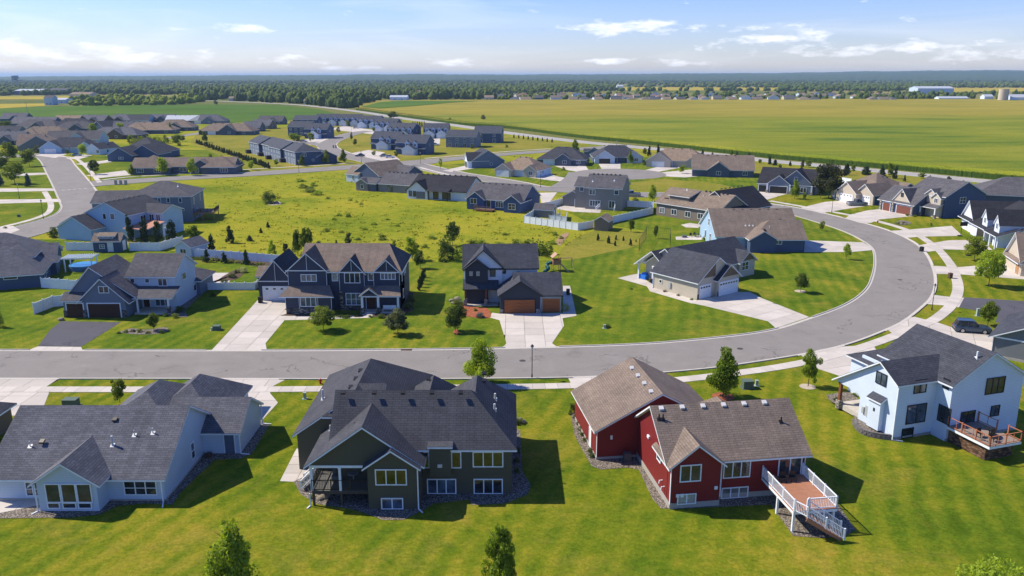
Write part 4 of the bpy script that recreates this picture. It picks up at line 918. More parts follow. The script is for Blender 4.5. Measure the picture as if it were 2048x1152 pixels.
for x0, wd_ in ((31.9, 'left'), (32.8, 'right')):
    m = MB(); m.box(x0, x0 + .5, 59.6, 60.1, 2.3, 2.36); m.box(x0, x0 + .5, 60.05, 60.12, 2.36, 2.8); [m.box(x0 + a, x0 + a + .04, 59.6 + b, 59.64 + b, 1.95, 2.3) for a in (0, .46) for b in (0, .46)]
    solo(m, 'deck_chair', BLACKM, f'{wd_} dark folding chair on the red house deck', 'chair', h.e.matrix_basis)
m = MB(); m.box(20.6, 21.3, 68.9, 69.5, .1, .9); m.box(20.7, 21.2, 69.0, 69.4, .9, .96); solo(m, 'air_conditioner', plain('dark_grille', (.08, .08, .085)), 'dark air conditioner in the corner between the red walls', 'air conditioner', h.e.matrix_basis)
for x, z in ((22.6, 1.1), (23.0, 1.1), (26.0, 1.6)): m = MB(); m.box(x, x + .28, 59.94, 60, z, z + .3); m.build('wall_vent', TRIM, h.e)
for y, z in ((61.6, 1.3), (62.2, 1.6)): m = MB(); m.tube([(22.1, y, z), (21.85, y, z), (21.8, y, z - .3)], .06, 6); m.build('exhaust_pipe', TRIM, h.e)
m = MB(); m.box(21.95, 22.1, 66.1, 66.6, 3.7, 3.95); m.build('flood_light', TRIM, h.e); m = MB(); m.box(19.4, 19.6, 69.8, 69.9, 2.1, 2.5); m.build('flood_light', TRIM, h.e)
h.done(); shift(h)

# ------------------------------------------------------------------ D: white two-storey house, right
ox, oy = W(1783, 881)
h = House('white two storey house with black windows and charcoal roof beside the red house', ox, oy, 18, 'white', 'blueg')
h.gable(4.95, 14.3, -1.9, 7.8, 6.25, 'y', .6, o=.4, r=.35)
h.slab([(-.4, -.35, 6.1), (8.5, -.35, 6.1), (8.5, 2.38, 7.78), (-.4, 2.38, 7.78)]); h.slab([(-.4, 2.38, 7.78), (6.5, 2.38, 7.78), (6.5, 9.1, 3.42), (-.4, 9.1, 3.42)])
wm_ = h.wm('white'); wm_.prism([(.02, 0, 0), (.02, 5, 0), (.02, 5, 5.85), (.02, 2.38, 7.55), (.02, 0, 6.1)], (5.2, 0, 0)); wm_.prism([(.03, 5, 3.2), (.03, 8.6, 3.2), (.03, 8.6, 3.5), (.03, 5, 5.85)], (.15, 0, 0))
wm_.box(5.2, 5.4, 5, 11, 0, 5)
wm_.box(-.55, .02, 1.45, 3.1, .5, 3.6); h.shed(-.75, .05, 1.25, 3.3, 3.65, 4.15, 'W', o=.0)
h.hip(5.0, 13, 7.2, 12.5, 4.5, 'y', .35)
for x, y in ((.2, 8.2), (5.0, 8.3)): h.post(x, y, .9, 3.3, .3, CEDAR)
m = MB(); m.box(-.05, .5, 7.95, 8.5, .2, 1.2); m.build('stone_base', STL, h.e)
BT = TRIMB
h.winpx('W', 0, 1753, 747, 1773, 768, 2, fm=BT); h.winpx('S', 0, 1830, 760, 1851, 784, 2, fm=BT); h.winpx('S', 0, 1814, 810, 1850, 844, 2, fm=BT); h.winpx('S', 0, 1803, 868, 1823, 884, 1, fm=BT)
h.winpx('W', 4.95, 1888, 758, 1898, 776, 1, fm=BT); h.winpx('W', 4.95, 1877, 814, 1901, 845, 2, fm=BT); h.winpx('S', -1.9, 1973, 757, 2007, 785, 3, fm=BT); h.winpx('S', -1.9, 1982, 812, 1997, 830, 2, fm=BT)
h.winpx('S', -1.9, 1921, 824, 1947, 856, 2, fm=BT)
m = MB(); m.box(-.6, -.55, 2.15, 2.35, 2.4, 2.75); m.build('wall_lantern', BLACKM, h.e)
m = MB(); m.box(-.18, 0, 3.4, 3.9, 1.2, 2.3); m.box(-.18, 0, 4.1, 4.4, 1.3, 2.0); m.build('utility_meter', plain('meter_grey', (.35, .38, .4)), h.e)
h.belt([(.0, 5), (-.03, -.03), (4.9, -.03)], 0, .3); h.belt([(4.92, -1.9), (14.3, -1.93)], 0, .3)
# porch floor, deck with cedar rails and brick-like skirt
m = MB(); m.box(.3, 5.2, 5, 8.5, .2, .75); m.build('porch_floor', CONC, h.e)
deck(h, 4.9, 8.9, -7.0, -1.95, 1.75, plain('grey_brown_deck', (.25, .2, .17)), rim=VINYL, along='y', posts=(), w=.28)
m = MB(); m.box(5.2, 8.6, -6.4, -2.0, 0, 1.45); m.build('deck_skirt', stone('block_skirt', [(.12, .07, .045), (.17, .1, .065), (.22, .13, .09)], .5, .22), h.e)
railing(h, [(4.95, -2.0), (4.95, -6.95), (8.85, -6.95), (8.85, -5.5)], 1.75, 1.0, plain('cedar_rail', (.4, .15, .08)), .11, .9, .04); railing(h, [(8.85, -4.2), (8.85, -2.0)], 1.75, 1.0, plain('cedar_rail', (.4, .15, .08)), .11, .9, .04)
for cx_, cy_, wd_ in ((5.9, -5.0, 'rearmost'), (6.9, -5.7, 'right'), (6.2, -6.2, 'front')):
    m = MB(); m.box(cx_ - .25, cx_ + .25, cy_ - .25, cy_ + .25, 2.15, 2.2); m.box(cx_ - .25, cx_ + .25, cy_ + .22, cy_ + .27, 2.2, 2.65)
    for a in (-.22, .22):
        for b in (-.22, .22): m.box(cx_ + a - .02, cx_ + a + .02, cy_ + b - .02, cy_ + b + .02, 1.78, 2.15)
    solo(m, 'patio_chair', BLACKM, f'{wd_} black metal chair on the deck with cedar rails', 'chair', h.e.matrix_basis)
m = MB(); m.tube([(7.0, -5.0, 1.78), (7.0, -5.0, 2.45)], .05, 8); m.tube([(7.0, -5.0, 2.45), (7.0, -5.0, 2.5)], .5, 14); solo(m, 'patio_table', BLACKM, 'round black table on the deck with cedar rails', 'table', h.e.matrix_basis)
p = h.onslope(6.37 - .6 * 4.95, .6, 0, 1954, 716); h.pipe(p.x, p.y, p.z, .7, TRIM, .09)
h.spout(-.02, -.1, 6, .9, -.5)
h.done(); shift(h)
# planting bed wall of stacked pavers beside it
x0, y0 = W(1719, 868); x1, y1 = W(1783, 884)
wl = empty('paver_wall', x0, y0, 0, 'low curved wall of dark stacked pavers at the corner of the white house', 'retaining wall')
P = resample(cr(WP([(1706, 848), (1716, 862), (1730, 871), (1755, 877), (1784, 881)]), 8), .42); me = None
for i in range(len(P) - 1):
    for k in range(3):
        if me is None: m = MB(); m.box(.01, .41, -.13, .13, 0, .19); me = m.mesh('paver_block', plain('paver_grey', (.13, .125, .13), .9, var=.3))
        o = link('paver_block', me, wl); t = P[i + 1] - P[i]; o.rotation_euler.z = math.atan2(t.y, t.x); o.location = (P[i].x - x0 + t.x * .5 * (k % 2), P[i].y - y0 + t.y * .5 * (k % 2) + .04 * k, k * .2)

# ------------------------------------------------------------------ E: dark grey board and batten house at the right edge
ax_, ay_ = W(1981, 713)
h = House('charcoal board and batten house cut off by the right edge, behind the grey vehicle', ax_, ay_, -40, 'bgrey', 'blueg')
h.gable(0, 13, 0, 12, 2.95, 'y', .5, o=.6, r=.5); h.trims([((-.1, -.03, 2.8), (13.1, -.03, 2.8))], .2); h.trims([((.02, -.04, .1), (.02, -.04, 2.8))], .14); h.belt([(-.03, 8), (-.03, -.03), (13, -.03)], 0, .35); h.done(); shift(h)
# ------------------------------------------------------------------ F: blue house at the left edge
ox, oy = W(84, 574)
h = House('navy blue ranch house with weathered grey roof, cut off by the left edge', ox, oy, 20, 'steel', 'grey')
h.hip(-26, 0, 0, 11, 2.75, 'x', .62, o=.6, ends=(1, 1)); h.hip(-24, -.3, 9, 24, 2.75, 'x', .6, o=.55); h.hip(-4.5, 1.0, 9.5, 13.5, 2.7, 'x', .6)
h.gable(-7.5, .4, 13.5, 20, 2.7, 'x', .62); h.walls(-6.5, -2.4, 7.6, 9.2, 4.6); h.hip(-7.2, -2.0, 6.5, 12, 4.5, 'x', .6)
h.winpx('S', 0, 8, 555, 34, 558, 1); h.winpx('E', 0, 91, 537, 95, 545, 1); h.win('E', 4, 0, .9, 1, 1.2); h.win('E', 16, .4, .9, 1.2, 1.2)
h.vents([(-9.6 - .0 * i, 12.5 + 1.1 * i, 6.9) for i in range(5)]); h.pipe(-7, 4.2, 5.2, .5); h.pipe(-10, 3.6, 4.9, .5)
h.done(); shift(h)
# ------------------------------------------------------------------ G: pale grey-blue house with dark garage doors
ox, oy = W(130, 635)
h = House('pale blue grey two storey house with two dark garage doors and asphalt drive', ox, oy, 0, 'gblue', 'mid')
h.gable(0, 10.3, 1.5, 10, 3.1, 'y', 1.13, rp=.39, o=.35, r=.4, wall='gblue', wl=False); h.wm('bblue_v' if 0 else 'gblue').prism([(.1, 1.5, 0), (.1, 1.5, 3.1), (4, 1.5, 7.5), (9.8, 1.5, 3.2), (9.8, 1.5, 0)], (0, 8, 0))
h.walls(.05, 9.6, 0, 1.6, 2.75); h.shed(-.35, 3.1, -.45, 1.6, 2.75, 3.7, 'S', o=.0); h.gable(2.9, 9.6, -.05, 5, 3.0, 'y', .95, o=.75, r=.4)
h.gable(8, 15.4, 4.9, 13.6, 5.5, 'x', .58, o=.45, r=.35, wall='lgrey'); h.hip(9, 16, 13.2, 19.4, 2.7, 'y', .5, o=.5)
h.shed(9.9, 15.9, 1.2, 4.95, 2.75, 3.75, 'S', o=.35); h.post(15.4, 1.7, .3, 2.75, .25, base=ST); h.post(10.6, 1.7, .3, 2.75, .22)
m = MB(); m.box(10, 15.5, 1.5, 4.8, 0, .28); m.build('porch_floor', CONC, h.e)
m = MB(); m.box(-.05, .55, -.12, 0, 0, 1.2); m.box(2.95, 3.65, -.16, -.02, 0, 1.2); m.box(8.95, 9.65, -.16, -.02, 0, 1.2); m.build('stone_base', ST, h.e)
h.garage('S', 1.75, 0, 2.5, 2.2, MAHOG); h.garage('S', 6.25, -.05, 4.9, 2.2, MAHOG); h.winpx('S', -.05, 198, 573, 217, 585, 2)
for q in ((261, 558, 269, 565, 1), (291, 558, 298, 565, 1), (317, 557, 333, 571, 2)): h.winpx('S', 4.9, *q)
h.winpx('S', 4.9, 312, 597, 339, 611, 3); h.door('S', 10.6, 4.9, .3, .95, 2.1, MAHOG)
h.winpx('E', 15.4, 364, 545, 371, 558, 1); h.winpx('E', 15.4, 397, 562, 404, 578, 1); h.winpx('E', 15.4, 387, 569, 392, 581, 1)
h.done(); shift(h)
# ------------------------------------------------------------------ H: large navy house
ox, oy = W(573, 629)
h = House('large navy two storey house with white trimmed gables and stone base', ox, oy, 0, 'navy', 'brown')
h.gable(-6.6, -.9, 8.1, 17, 3.4, 'y', 1.2, o=.4, r=.4, roof='blueg'); h.gable(-8.6, -6, 14, 18, 2.8, 'x', .6, roof='taupe')
h.walls(0, 7.1, .1, 6, 3.0); h.slab([(-.9, -.4, 3.0), (7.6, -.4, 3.0), (6.6, 1.75, 4.25), (.4, 1.75, 4.25)]); h.slab([(-.9, -.4, 3.0), (.4, 1.75, 4.25), (.4, 5, 4.25), (-.9, 5, 3.0)])
h.gable(.2, 6.2, 1.7, 10, 6.7, 'y', .9, o=.4, r=.4, roof='blueg')
x0, x1, y0, y1, ze, zr, yr = 1.5, 17.5, 2.5, 14.1, 6.35, 9.65, 8.3
h.walls(x0, x1, y0, y1, ze)
h.slab([(x0, y0 - .45, ze), (x1 + .45, y0 - .45, ze), (15.2, yr, zr), (x0, yr, zr)]); h.slab([(x1 + .45, y1 + .45, ze), (x0, y1 + .45, ze), (x0, yr, zr), (15.2, yr, zr)]); h.slab([(x1 + .45, y0 - .45, ze), (x1 + .45, y1 + .45, ze), (15.2, yr, zr)], roof='blueg')
h.gable(8.1, 11.9, 2.3, 8, 6.3, 'y', 1.1, o=.4, r=.4, roof='blueg'); h.gable(13.5, 17.5, 2.35, 8, 6.3, 'y', .95, o=.4, r=.4, roof='blueg')
h.slab([(11.9, .1, 2.95), (17.9, .1, 2.95), (17.5, 2.5, 4.15), (11.9, 2.5, 4.15)]); h.gable(11.6, 14.4, .4, 2.6, 3.0, 'y', .75, o=.25, r=.35, wl=False)
h.wm('navy').prism([(11.6, .5, 3.0), (14.4, .5, 3.0), (13, .5, 4.05)], (0, .1, 0))
for x in (11.8, 14.3): h.post(x, .55, 0, 3.0, .34, base=ST)
h.post(17.4, .5, 0, 2.95, .3, base=ST)
m = MB(); m.box(11.5, 17.5, .4, 2.4, 0, .22); m.build('porch_floor', CONC, h.e)
h.belt([(0, .07), (7.1, .07)], 0, .95, ST, 'stone_base'); h.belt([(7.95, 2.27), (11.4, 2.27)], 0, 1.0, ST, 'stone_base'); h.belt([(7.95, 2.24), (8.5, 2.24)], 1.0, 3.2, ST, 'stone_base')
for q in ((0, .06), (2.1, .06), (5.0, .06), (7.1, .06)): h.trims([((q[0], q[1], .95), (q[0], q[1], 3.0))], .13)
for xa, za, zb in ((.2, 4.3, 6.7), (6.2, 4.3, 6.7)): h.trims([((xa, 1.67, za), (xa, 1.67, zb))], .14)
h.trims([((-.2, 1.66, 6.62), (6.6, 1.66, 6.62))]); h.trims([((3.2, 1.66, 6.6), (3.2, 1.66, 9.3))]); h.trims([((7.9, 2.26, 6.25), (12.1, 2.26, 6.25))]); h.trims([((10, 2.26, 6.3), (10, 2.26, 8.3))]); h.trims([((13.2, 2.31, 6.25), (17.9, 2.31, 6.25))]); h.trims([((15.5, 2.31, 6.3), (15.5, 2.31, 8.1))])
for xx in (8.05, 11.95, 13.45, 17.5): h.trims([((xx, 2.27, 3.3), (xx, 2.27, 6.3))], .12)
h.trims([((-6.8, 8.05, 3.3), (-.6, 8.05, 3.3))]); h.trims([((-3.75, 8.05, 3.4), (-3.75, 8.05, 6.6))])
h.garage('S', -3.4, 8.1, 4.9, 2.3, WHITED, lights=4)
h.winpx('S', 1.7, 603, 550, 632, 562, 3); h.winpx('S', .1, 602, 594, 631, 612, 3); h.winpx('S', 2.5, 665, 546, 675, 561, 1, gm=GLC); h.winpx('S', 2.3, 690, 547, 719, 565, 3); h.winpx('S', 2.5, 737, 546, 746, 560, 1)
h.winpx('S', 2.35, 762, 547, 790, 558, 4); h.winpx('S', 2.3, 693, 587, 722, 609, 3, 2); h.winpx('S', 2.5, 764, 593, 792, 605, 3, gm=GLC); h.door('S', 12.9, 2.5, .22, 1.6, 2.3, MAHOG)
h.win('E', 5, 17.5, 4.2, .5, 1.2); h.win('E', 7.5, 17.5, 4.6, .5, .7); h.win('E', 9.0, 17.5, 4.6, .5, .7); h.win('E', 6, 17.5, 1.2, 1.0, 1.3)
m = MB(); m.box(14.9, 17.0, .7, 1.3, .65, .72); m.box(14.9, 17.0, 1.24, 1.3, .72, 1.15); [m.box(a, a + .08, .7, 1.3, .22, .65) for a in (14.9, 16.9)]; solo(m, 'porch_bench', WHITED, 'white bench on the porch of the large navy house', 'bench', h.e.matrix_basis) 
h.done(); shift(h)
# ------------------------------------------------------------------ I: navy and white house with cedar garage doors
ox, oy = W(999, 627)
h = House('navy and white two storey house with two cedar garage doors', ox, oy, 2, 'bwhite', 'blueg', trim=TRIMB)
h.gable(-5.6, 6.3, 6.2, 14.5, 6.0, 'x', .7, o=.4, r=.3); h.gable(-5.5, .6, 5.9, 11, 6.1, 'y', .92, o=.4, r=.4); h.gable(-5.4, -1.7, 5.2, 9, 6.0, 'y', .8, o=.4, r=.3, wall='bnavy')
h.slab([(-5.8, 4.0, 2.9), (-.0, 4.0, 2.9), (-.0, 6.2, 4.1), (-5.8, 6.2, 4.1)]); h.walls(-5.5, .2, 6.0, 8, 3.9, key='bnavy')
h.gable(2.5, 9.7, .4, 8.4, 2.95, 'x', .62, o=.4, r=.3, wall='lgrey'); h.gable(.1, 6.4, -.1, 6, 3.05, 'y', .68, o=.4, r=.4, wall='bnavy')
for x in (-5.4, -2.1): h.post(x, 4.4, .2, 2.9, .28, CEDAR, base=STL)
m = MB(); m.box(-5.5, -.1, 4.2, 6, 0, .2); m.build('porch_floor', CONC, h.e)
CG = wood('cedar_garage_planks', (.27, .09, .03), .5)
h.garage('S', 3.15, -.1, 4.75, 2.2, CG, fm=plain('navy_trim', (.02, .025, .04))); h.garage('S', 8.15, .4, 2.7, 2.2, CG, fm=TRIMT)
h.belt([(-.0, -.13), (.6, -.13)], 0, .7, STL, 'stone_base'); h.belt([(5.75, -.13), (6.5, -.13)], 0, .7, STL, 'stone_base'); h.belt([(9.5, .37), (9.75, .37)], 0, .7, STL, 'stone_base')
h.winpx('S', 5.9, 981, 540, 990, 552, 1, fm=BT); h.winpx('S', 6.2, 1003, 538, 1011, 546, 1, fm=BT); h.winpx('S', 5.2, 938, 542, 946, 552, 1, gm=GLC, fm=BT); h.winpx('S', 5.2, 952, 542, 960, 552, 1, gm=GLC, fm=BT)
h.winpx('S', 6.0, 934, 583, 948, 598, 2, fm=CEDAR); h.winpx('S', 6.0, 951, 583, 962, 598, 2, fm=CEDAR); h.door('S', -1.3, 6.0, .2, 1.0, 2.2, CEDAR, fm=CEDAR)
h.done(); shift(h)
# ------------------------------------------------------------------ J: cream house, white garage doors
ox, oy = W(1394, 600)
h = House('cream ranch house with brown shake gables and two white garage doors', ox, oy, 37, 'cream', 'blueg')
h.gable(0, 9.6, 0, 10, 3.15, 'y', .72, o=.45, r=.4); h.gable(4.3, 9.8, -.7, 4, 3.1, 'y', .78, o=.5, r=.4, wall='cream')
h.wm('shake').prism([(4.35, -.74, 3.2), (9.75, -.74, 3.2), (7.05, -.74, 5.0)], (0, .03, 0)); h.wm('shake').prism([(.6, -.04, 3.5), (4.3, -.04, 3.5), (4.3, -.04, 6.0)], (0, .03, 0))
h.gable(2.6, 14, 9, 16.6, 3.0, 'x', .72, o=.45, r=.4, wl=False); h.wm('cream').prism([(4.6, 9, 0), (4.6, 13.2, 0), (4.6, 16.5, 2.9), (4.6, 12.8, 5.5), (4.6, 9, 3)], (6, 0, 0))
h.gable(4, 22.5, 6.1, 15.6, 3.0, 'x', .7, o=.45, r=.4); h.gable(18, 22.5, 5.5, 10, 3.0, 'y', .75, o=.4, r=.4); h.wm('shake').prism([(18.1, 5.46, 3.05), (22.4, 5.46, 3.05), (20.25, 5.46, 4.6)], (0, .03, 0))
for x, y in ((2.9, 16.3), (2.9, 12.8)): h.post(x, y, 0, 3.0, .25)
h.garage('S', 1.9, 0, 2.6, 2.2, WHITED, lights=4); h.garage('S', 7.1, -.7, 4.8, 2.3, WHITED, lights=7); h.winpx('S', 5.5, 1484, 524, 1496, 539, 2, 2)
h.belt([(-.04, -.03), (.55, -.03)], 0, .9, ST, 'stone_base'); h.belt([(4.25, -.73), (4.7, -.73)], 0, .9, ST, 'stone_base'); h.belt([(9.5, -.73), (9.82, -.73)], 0, .9, ST, 'stone_base')
h.win('W', 8.2, 0, 1.3, .5, .5); m = MB(); m.box(-.18, 0, 5.8, 6.3, .9, 1.8); m.build('utility_meter', plain('meter_grey', (.35, .38, .4)), h.e)
h.spout(-.05, 9.9, 2.9, -.3, 0); h.done(); shift(h)
BT_ = plain('blue_cover', (.02, .16, .6), .5); me = Matrix.Rotation(R(37), 4, 'Z')
def place(name, px, py, bm, mat, label, cat, rz=0, z=0, group=None, smooth=False):
    x, y = W(px, py); o = bm.build(name, mat, uv=False, smooth=smooth); o.location = (x, y, z); o.rotation_euler.z = R(rz); return tag(o, label, cat, group)
m = MB(); m.prism([(-1.1, -.7, 0), (1.1, -.7, 0), (1.25, .7, 0), (-1.1, .8, 0)], (0, 0, .85)); m.prism([(-.7, -.4, .85), (.7, -.4, .85), (.8, .4, .85), (-.7, .5, .85)], (0, 0, .3)); place('covered_grill', 1293, 557, m, BT_, 'bright blue tarpaulin covering patio furniture under the cream gable', 'cover', 37)
def bin_bm():
    m = MB(); m.prism([(-.25, -.28, .05), (.25, -.28, .05), (.25, .28, .05), (-.25, .28, .05)], (0, 0, .1)); m.prism([(-.28, -.32, .15), (.28, -.32, .15), (.3, .34, .15), (-.3, .34, .15)], (0, 0, .82)); m.box(-.31, .31, -.36, .36, .97, 1.04); m.tube([(-.3, .33, .12), (.3, .33, .12)], .1, 8); return m
place('recycling_bin', 1310, 569, bin_bm(), BT_, 'blue wheeled bin against the wall of the cream house, nearer the garage', 'bin', 37); place('recycling_bin', 1313, 571, bin_bm(), BT_, 'second blue wheeled bin beside the first at the cream house', 'bin', 37)
m = MB(); m.tube([(0, 0, 0), (0, 0, .7)], [.28, .33], 10); place('rubbish_barrel', 1301, 565, m, plain('brown_pot', (.1, .06, .04)), 'brown barrel beside the blue tarpaulin', 'barrel')
# ------------------------------------------------------------------ K, L, M, N, O, P, Q
h = House('blue house with a large brown roof and a gable facing the meadow', 52, 174, 0, 'steel', 'brown')
h.gable(-8.3, 9.5, -3.8, 11.5, 3.0, 'x', .6, o=.5, r=.4, wall='sky'); h.hip(-1.5, 9.7, -6.6, 3, 2.9, 'x', .64, ends=(1, 0)); h.gable(-2, 3.5, -7.2, 0, 2.9, 'y', .6, o=.4)
h.vents([(-3 + 1.9 * i, 3.6, 7.35) for i in range(6)]); h.vents([(5.8, -1.6, 5.9), (1.6, -4.6, 4.3)]); [h.pipe(-1.5 + .8 * i, -1.2, 4.7, .4, PIPEM, .05) for i in range(3)]; h.pipe(2.8, -4, 4.6, .6, TRIM)
h.winpx('S', -6.6, 1550, 480, 1563, 488, 2); h.winpx('S', -3.8, 1482, 473, 1486, 477, 1); h.win('W', 6, -8.3, .8, 1.1, 1.6, 1); h.win('W', 1.5, -8.3, .8, 1.1, 1.6, 1); h.win('W', 3.5, -8.3, 4.0, 1.0, 1.4, 2, 2); h.done()
ox, oy = W(1312, 430)
h = House('brown house with brown and black roofs and a wide shed dormer', ox, oy, -50, 'taupe', 'taupe')
h.gable(0, 20, 0, 12, 3.6, 'x', .55, o=.5, r=.4); h.walls(3.2, 9.5, 1.4, 5, 5.9); h.slab([(2.8, 1.0, 5.7), (9.9, 1.0, 5.7), (9.9, 6.0, 7.1), (2.8, 6.0, 7.1)])
h.gable(9, 21, 5, 21, 3.2, 'y', .72, o=.45, r=.4, roof='black'); h.winpx('S', 1.4, 1330, 396, 1337, 403, 2, fm=BT); h.winpx('S', 1.4, 1348, 401, 1356, 408, 2, fm=BT)
for u in (2, 6, 10.5, 14.5): h.win('S', u, 0, .9, 1.6, 1.3, 2)
h.vents([(11.5 + 1.3 * i, 5.7, 7.0) for i in range(6)], BLACKM); h.vents([(14.6, 8 + 1.8 * i, 7.7) for i in range(6)]); h.pipe(6, 4.9, 6.9, .5, TRIM); h.pipe(12, 4, 5.9, .5, TRIM); h.done(); shift(h)
ox, oy = W(1170, 418)
h = House('grey two storey house with charcoal roof inside the white vinyl fence', ox, oy, -20, 'grey', 'mid')
h.gable(0, 10.2, 0, 10.4, 6.2, 'x', .58, o=.4, r=.35); h.gable(-3.4, .5, 1.6, 10, 6.1, 'x', .5, o=.35); h.gable(-7.5, -1.5, 3.2, 11, 2.8, 'y', .55, o=.4)
for q in ((1179, 380, 1190, 389, 2), (1229, 381, 1237, 389, 1), (1180, 401, 1200, 412, 4), (1218, 402, 1229, 416, 2)): h.winpx('S', 0, *q)
h.winpx('S', 1.6, 1160, 373, 1167, 382, 1); h.door('S', -3.4, 3.2, 0, .95, 2.1, WHITED); h.vents([(1 + 1.25 * i, 5.0, 9.2) for i in range(7)]); h.pipe(1.5, 2, 7.5, .5, TRIM); h.pipe(7.5, 2.6, 7.9, .5, TRIM)
railing(h, [(3.6, -2.6, .1), (4.2, -.2, .9)], 0, .9); railing(h, [(8.6, -.2, .9), (8.8, -2.6, .1)], 0, .9); h.done(); shift(h)
ox, oy = W(933, 418)
h = House('royal blue house with grey roof, front bay and a low wooden deck', ox, oy, -24, 'blue', 'mid')
h.gable(-.5, 16.6, 1.2, 13.5, 3.1, 'x', .58, o=.45, r=.35); h.gable(.2, 5.4, 0, 6, 3.1, 'y', .72, o=.4, r=.35); h.gable(12, 16.8, -1.2, 6, 3.1, 'y', .72, o=.4, r=.35)
h.winpx('S', 0, 941, 397, 953, 407, 2); h.winpx('S', 1.2, 965, 399, 981, 415, 2); h.win('S', 9.6, 1.2, .9, 2.2, 1.5, 3); h.win('S', 14.4, -1.2, 1.0, 2.0, 1.5, 2, 2); h.win('E', 5, 16.6, 1.2, .8, .8); h.vents([(2 + 2 * i, 6.9, 6.4) for i in range(7)])
deck(h, 3.4, 9, -2.6, -.1, .6, plain('brown_deck', (.2, .13, .09)), posts=((3.5, -2.5), (8.9, -2.5))); railing(h, [(3.4, -.1), (3.4, -2.6), (9, -2.6)], .6, .9, plain('brown_deck', (.2, .13, .09)), .08, .16); h.done(); shift(h)
ox, oy = W(816, 397)
h = House('white board house with black roof and a black panel on its rear gable', ox, oy, -22, 'bwhite', 'black', trim=TRIMB)
h.gable(0, 19, 1, 15, 2.9, 'x', .52, o=.4, r=.35); h.gable(-.3, 6.6, 0, 9, 2.7, 'y', .78, o=.35, r=.35); h.walls(2.9, 5.9, -.05, .2, 2.3, .2, 'bgrey')
h.win('S', .9, 0, .8, .9, 1.5, 1, fm=BT); h.win('S', 2.3, 0, .8, .8, 1.5, 1, fm=BT); h.win('S', 9, 1, .3, 1.6, 2, 2, fm=BT); h.win('S', 12.5, 1, .3, 2.6, 2, 3, fm=BT); h.win('E', 5, 19, .9, .7, 1.1, fm=BT)
h.vents([(1 + 1.9 * i, 7.7, 6.6) for i in range(9)]); h.post(7.4, -.6, 0, 2.7, .2, BT); h.post(13.6, -.6, 0, 2.7, .2, BT); h.slab([(6.5, -1.2, 2.75), (14, -1.2, 2.75), (14, 1.6, 3.5), (6.5, 1.6, 3.5)], trim=False); h.done(); shift(h)
ox, oy = W(757, 383)
h = House('small grey house with slate roof between the brown roofed and white houses', ox, oy, -25, 'slate', 'mid')
h.gable(0, 13.5, 0, 11, 2.7, 'x', .55, o=.35, wall='grey'); h.gable(-7.5, -.5, -.6, 5, 2.6, 'x', .5, o=.35); h.gable(-8, -3.5, -1, 3.4, 2.6, 'y', .6, o=.3, wall='grey'); h.win('S', -5.6, -1, .8, .9, 1.2); h.win('S', 4.5, 0, 0.2, 1.6, 2, fm=BT); h.vents([(1 + 1.6 * i, 5.2, 5.7) for i in range(7)]); h.pipe(6, 3, 4.4, .5, TRIM); h.done(); shift(h)
ox, oy = W(705, 363)
h = House('blue gabled house with brown roof nearest the crossing', ox, oy, -35, 'steel', 'taupe')
h.gable(0, 13, 0, 16, 2.9, 'y', .6, o=.4, r=.35); h.gable(-2, 4, -1, 6, 2.8, 'x', .6, o=.35, wall='lgrey'); h.gable(5, 17, 9, 18, 2.8, 'x', .55, o=.4, roof='mid'); h.win('S', 1.5, -1, .8, .9, 1.3, 2); h.win('W', 2, -2, .8, .9, 1.3, 2); h.vents([(6.4, 1.5 + 1.6 * i, 6.6) for i in range(9)]); h.done(); shift(h)
# ------------------------------------------------------------------ R, S and their sheds
ox, oy = W(330, 445)
h = House('slate grey two storey house with hipped roof beside the side street corner', ox, oy, 8, 'gblue', 'mid')
h.hip(-9, 6.8, 0, 14, 6.7, 'x', .42, o=.45); h.gable(-18, -8, 3, 13, 5.0, 'x', .45, o=.4)
for q in ((316, 396, 321, 405), (334, 396, 339, 405), (358, 396, 363, 405), (332, 417, 342, 421), (359, 417, 368, 421)): h.winpx('S', 0, *q)
h.win('E', 3, 6.8, 4.2, .7, 1.5); h.win('E', 10, 6.8, 4.2, .7, 1.5); h.win('E', 5, 6.8, .6, 2, 2, 2); h.pipe(3, 4, 8.6, .6, TRIM)
deck(h, 7, 12, 1, 7, 2.2, plain('brown_deck', (.2, .13, .09)), posts=((11.8, 1.2), (11.8, 6.8), (9, 1.2))); railing(h, [(7, 1), (12, 1), (12, 7)], 2.2, 1, BLACKM, .08, .16); h.done(); shift(h)
ox, oy = W(118, 478)
h = House('light blue house with two stepped gables and dark roofs behind the white fence', ox, oy, -17, 'sky', 'dark')
h.gable(0, 9.4, 0, 9, 2.75, 'y', .55, o=.35, r=.3); h.gable(4.3, 16, 4.2, 17, 5.6, 'y', .45, o=.35, r=.3); h.gable(-3, 4.5, 4, 12, 2.75, 'y', .5, o=.35, roof='dark'); h.gable(10, 20.5, 10, 17, 5.4, 'x', .4, o=.35)
h.winpx('S', 4.2, 206, 428, 212, 438, 1); h.winpx('S', 4.2, 221, 428, 229, 438, 1); h.win('E', 9, 16, 3.6, 1.6, 1.2, 2); h.win('S', 17.6, 10, 3.6, 1.2, 1.3, 2); h.win('S', 19.4, 10, 3.6, 1, 1.3, 2)
h.vents([(10.2, 5 + 1.6 * i, 8.2) for i in range(7)]); h.vents([(4.7, 1 + 1.3 * i, 5.2) for i in range(3)]); h.slab([(15.2, 3.2, 2.7), (21.5, 3.2, 2.7), (21.5, 9.8, 3.6), (15.2, 9.8, 3.6)], roof='copper')
for x, y in ((18, 3.4), (21.2, 3.4), (21.2, 9)): h.post(x, y, 0, 2.7, .18)
MATS['copper_roof'] = plain('copper_roof', (.42, .2, .14), .7, var=.2); S['copper'] = MATS['copper_roof']; h.done(); shift(h)
ox, oy = W(188, 505)
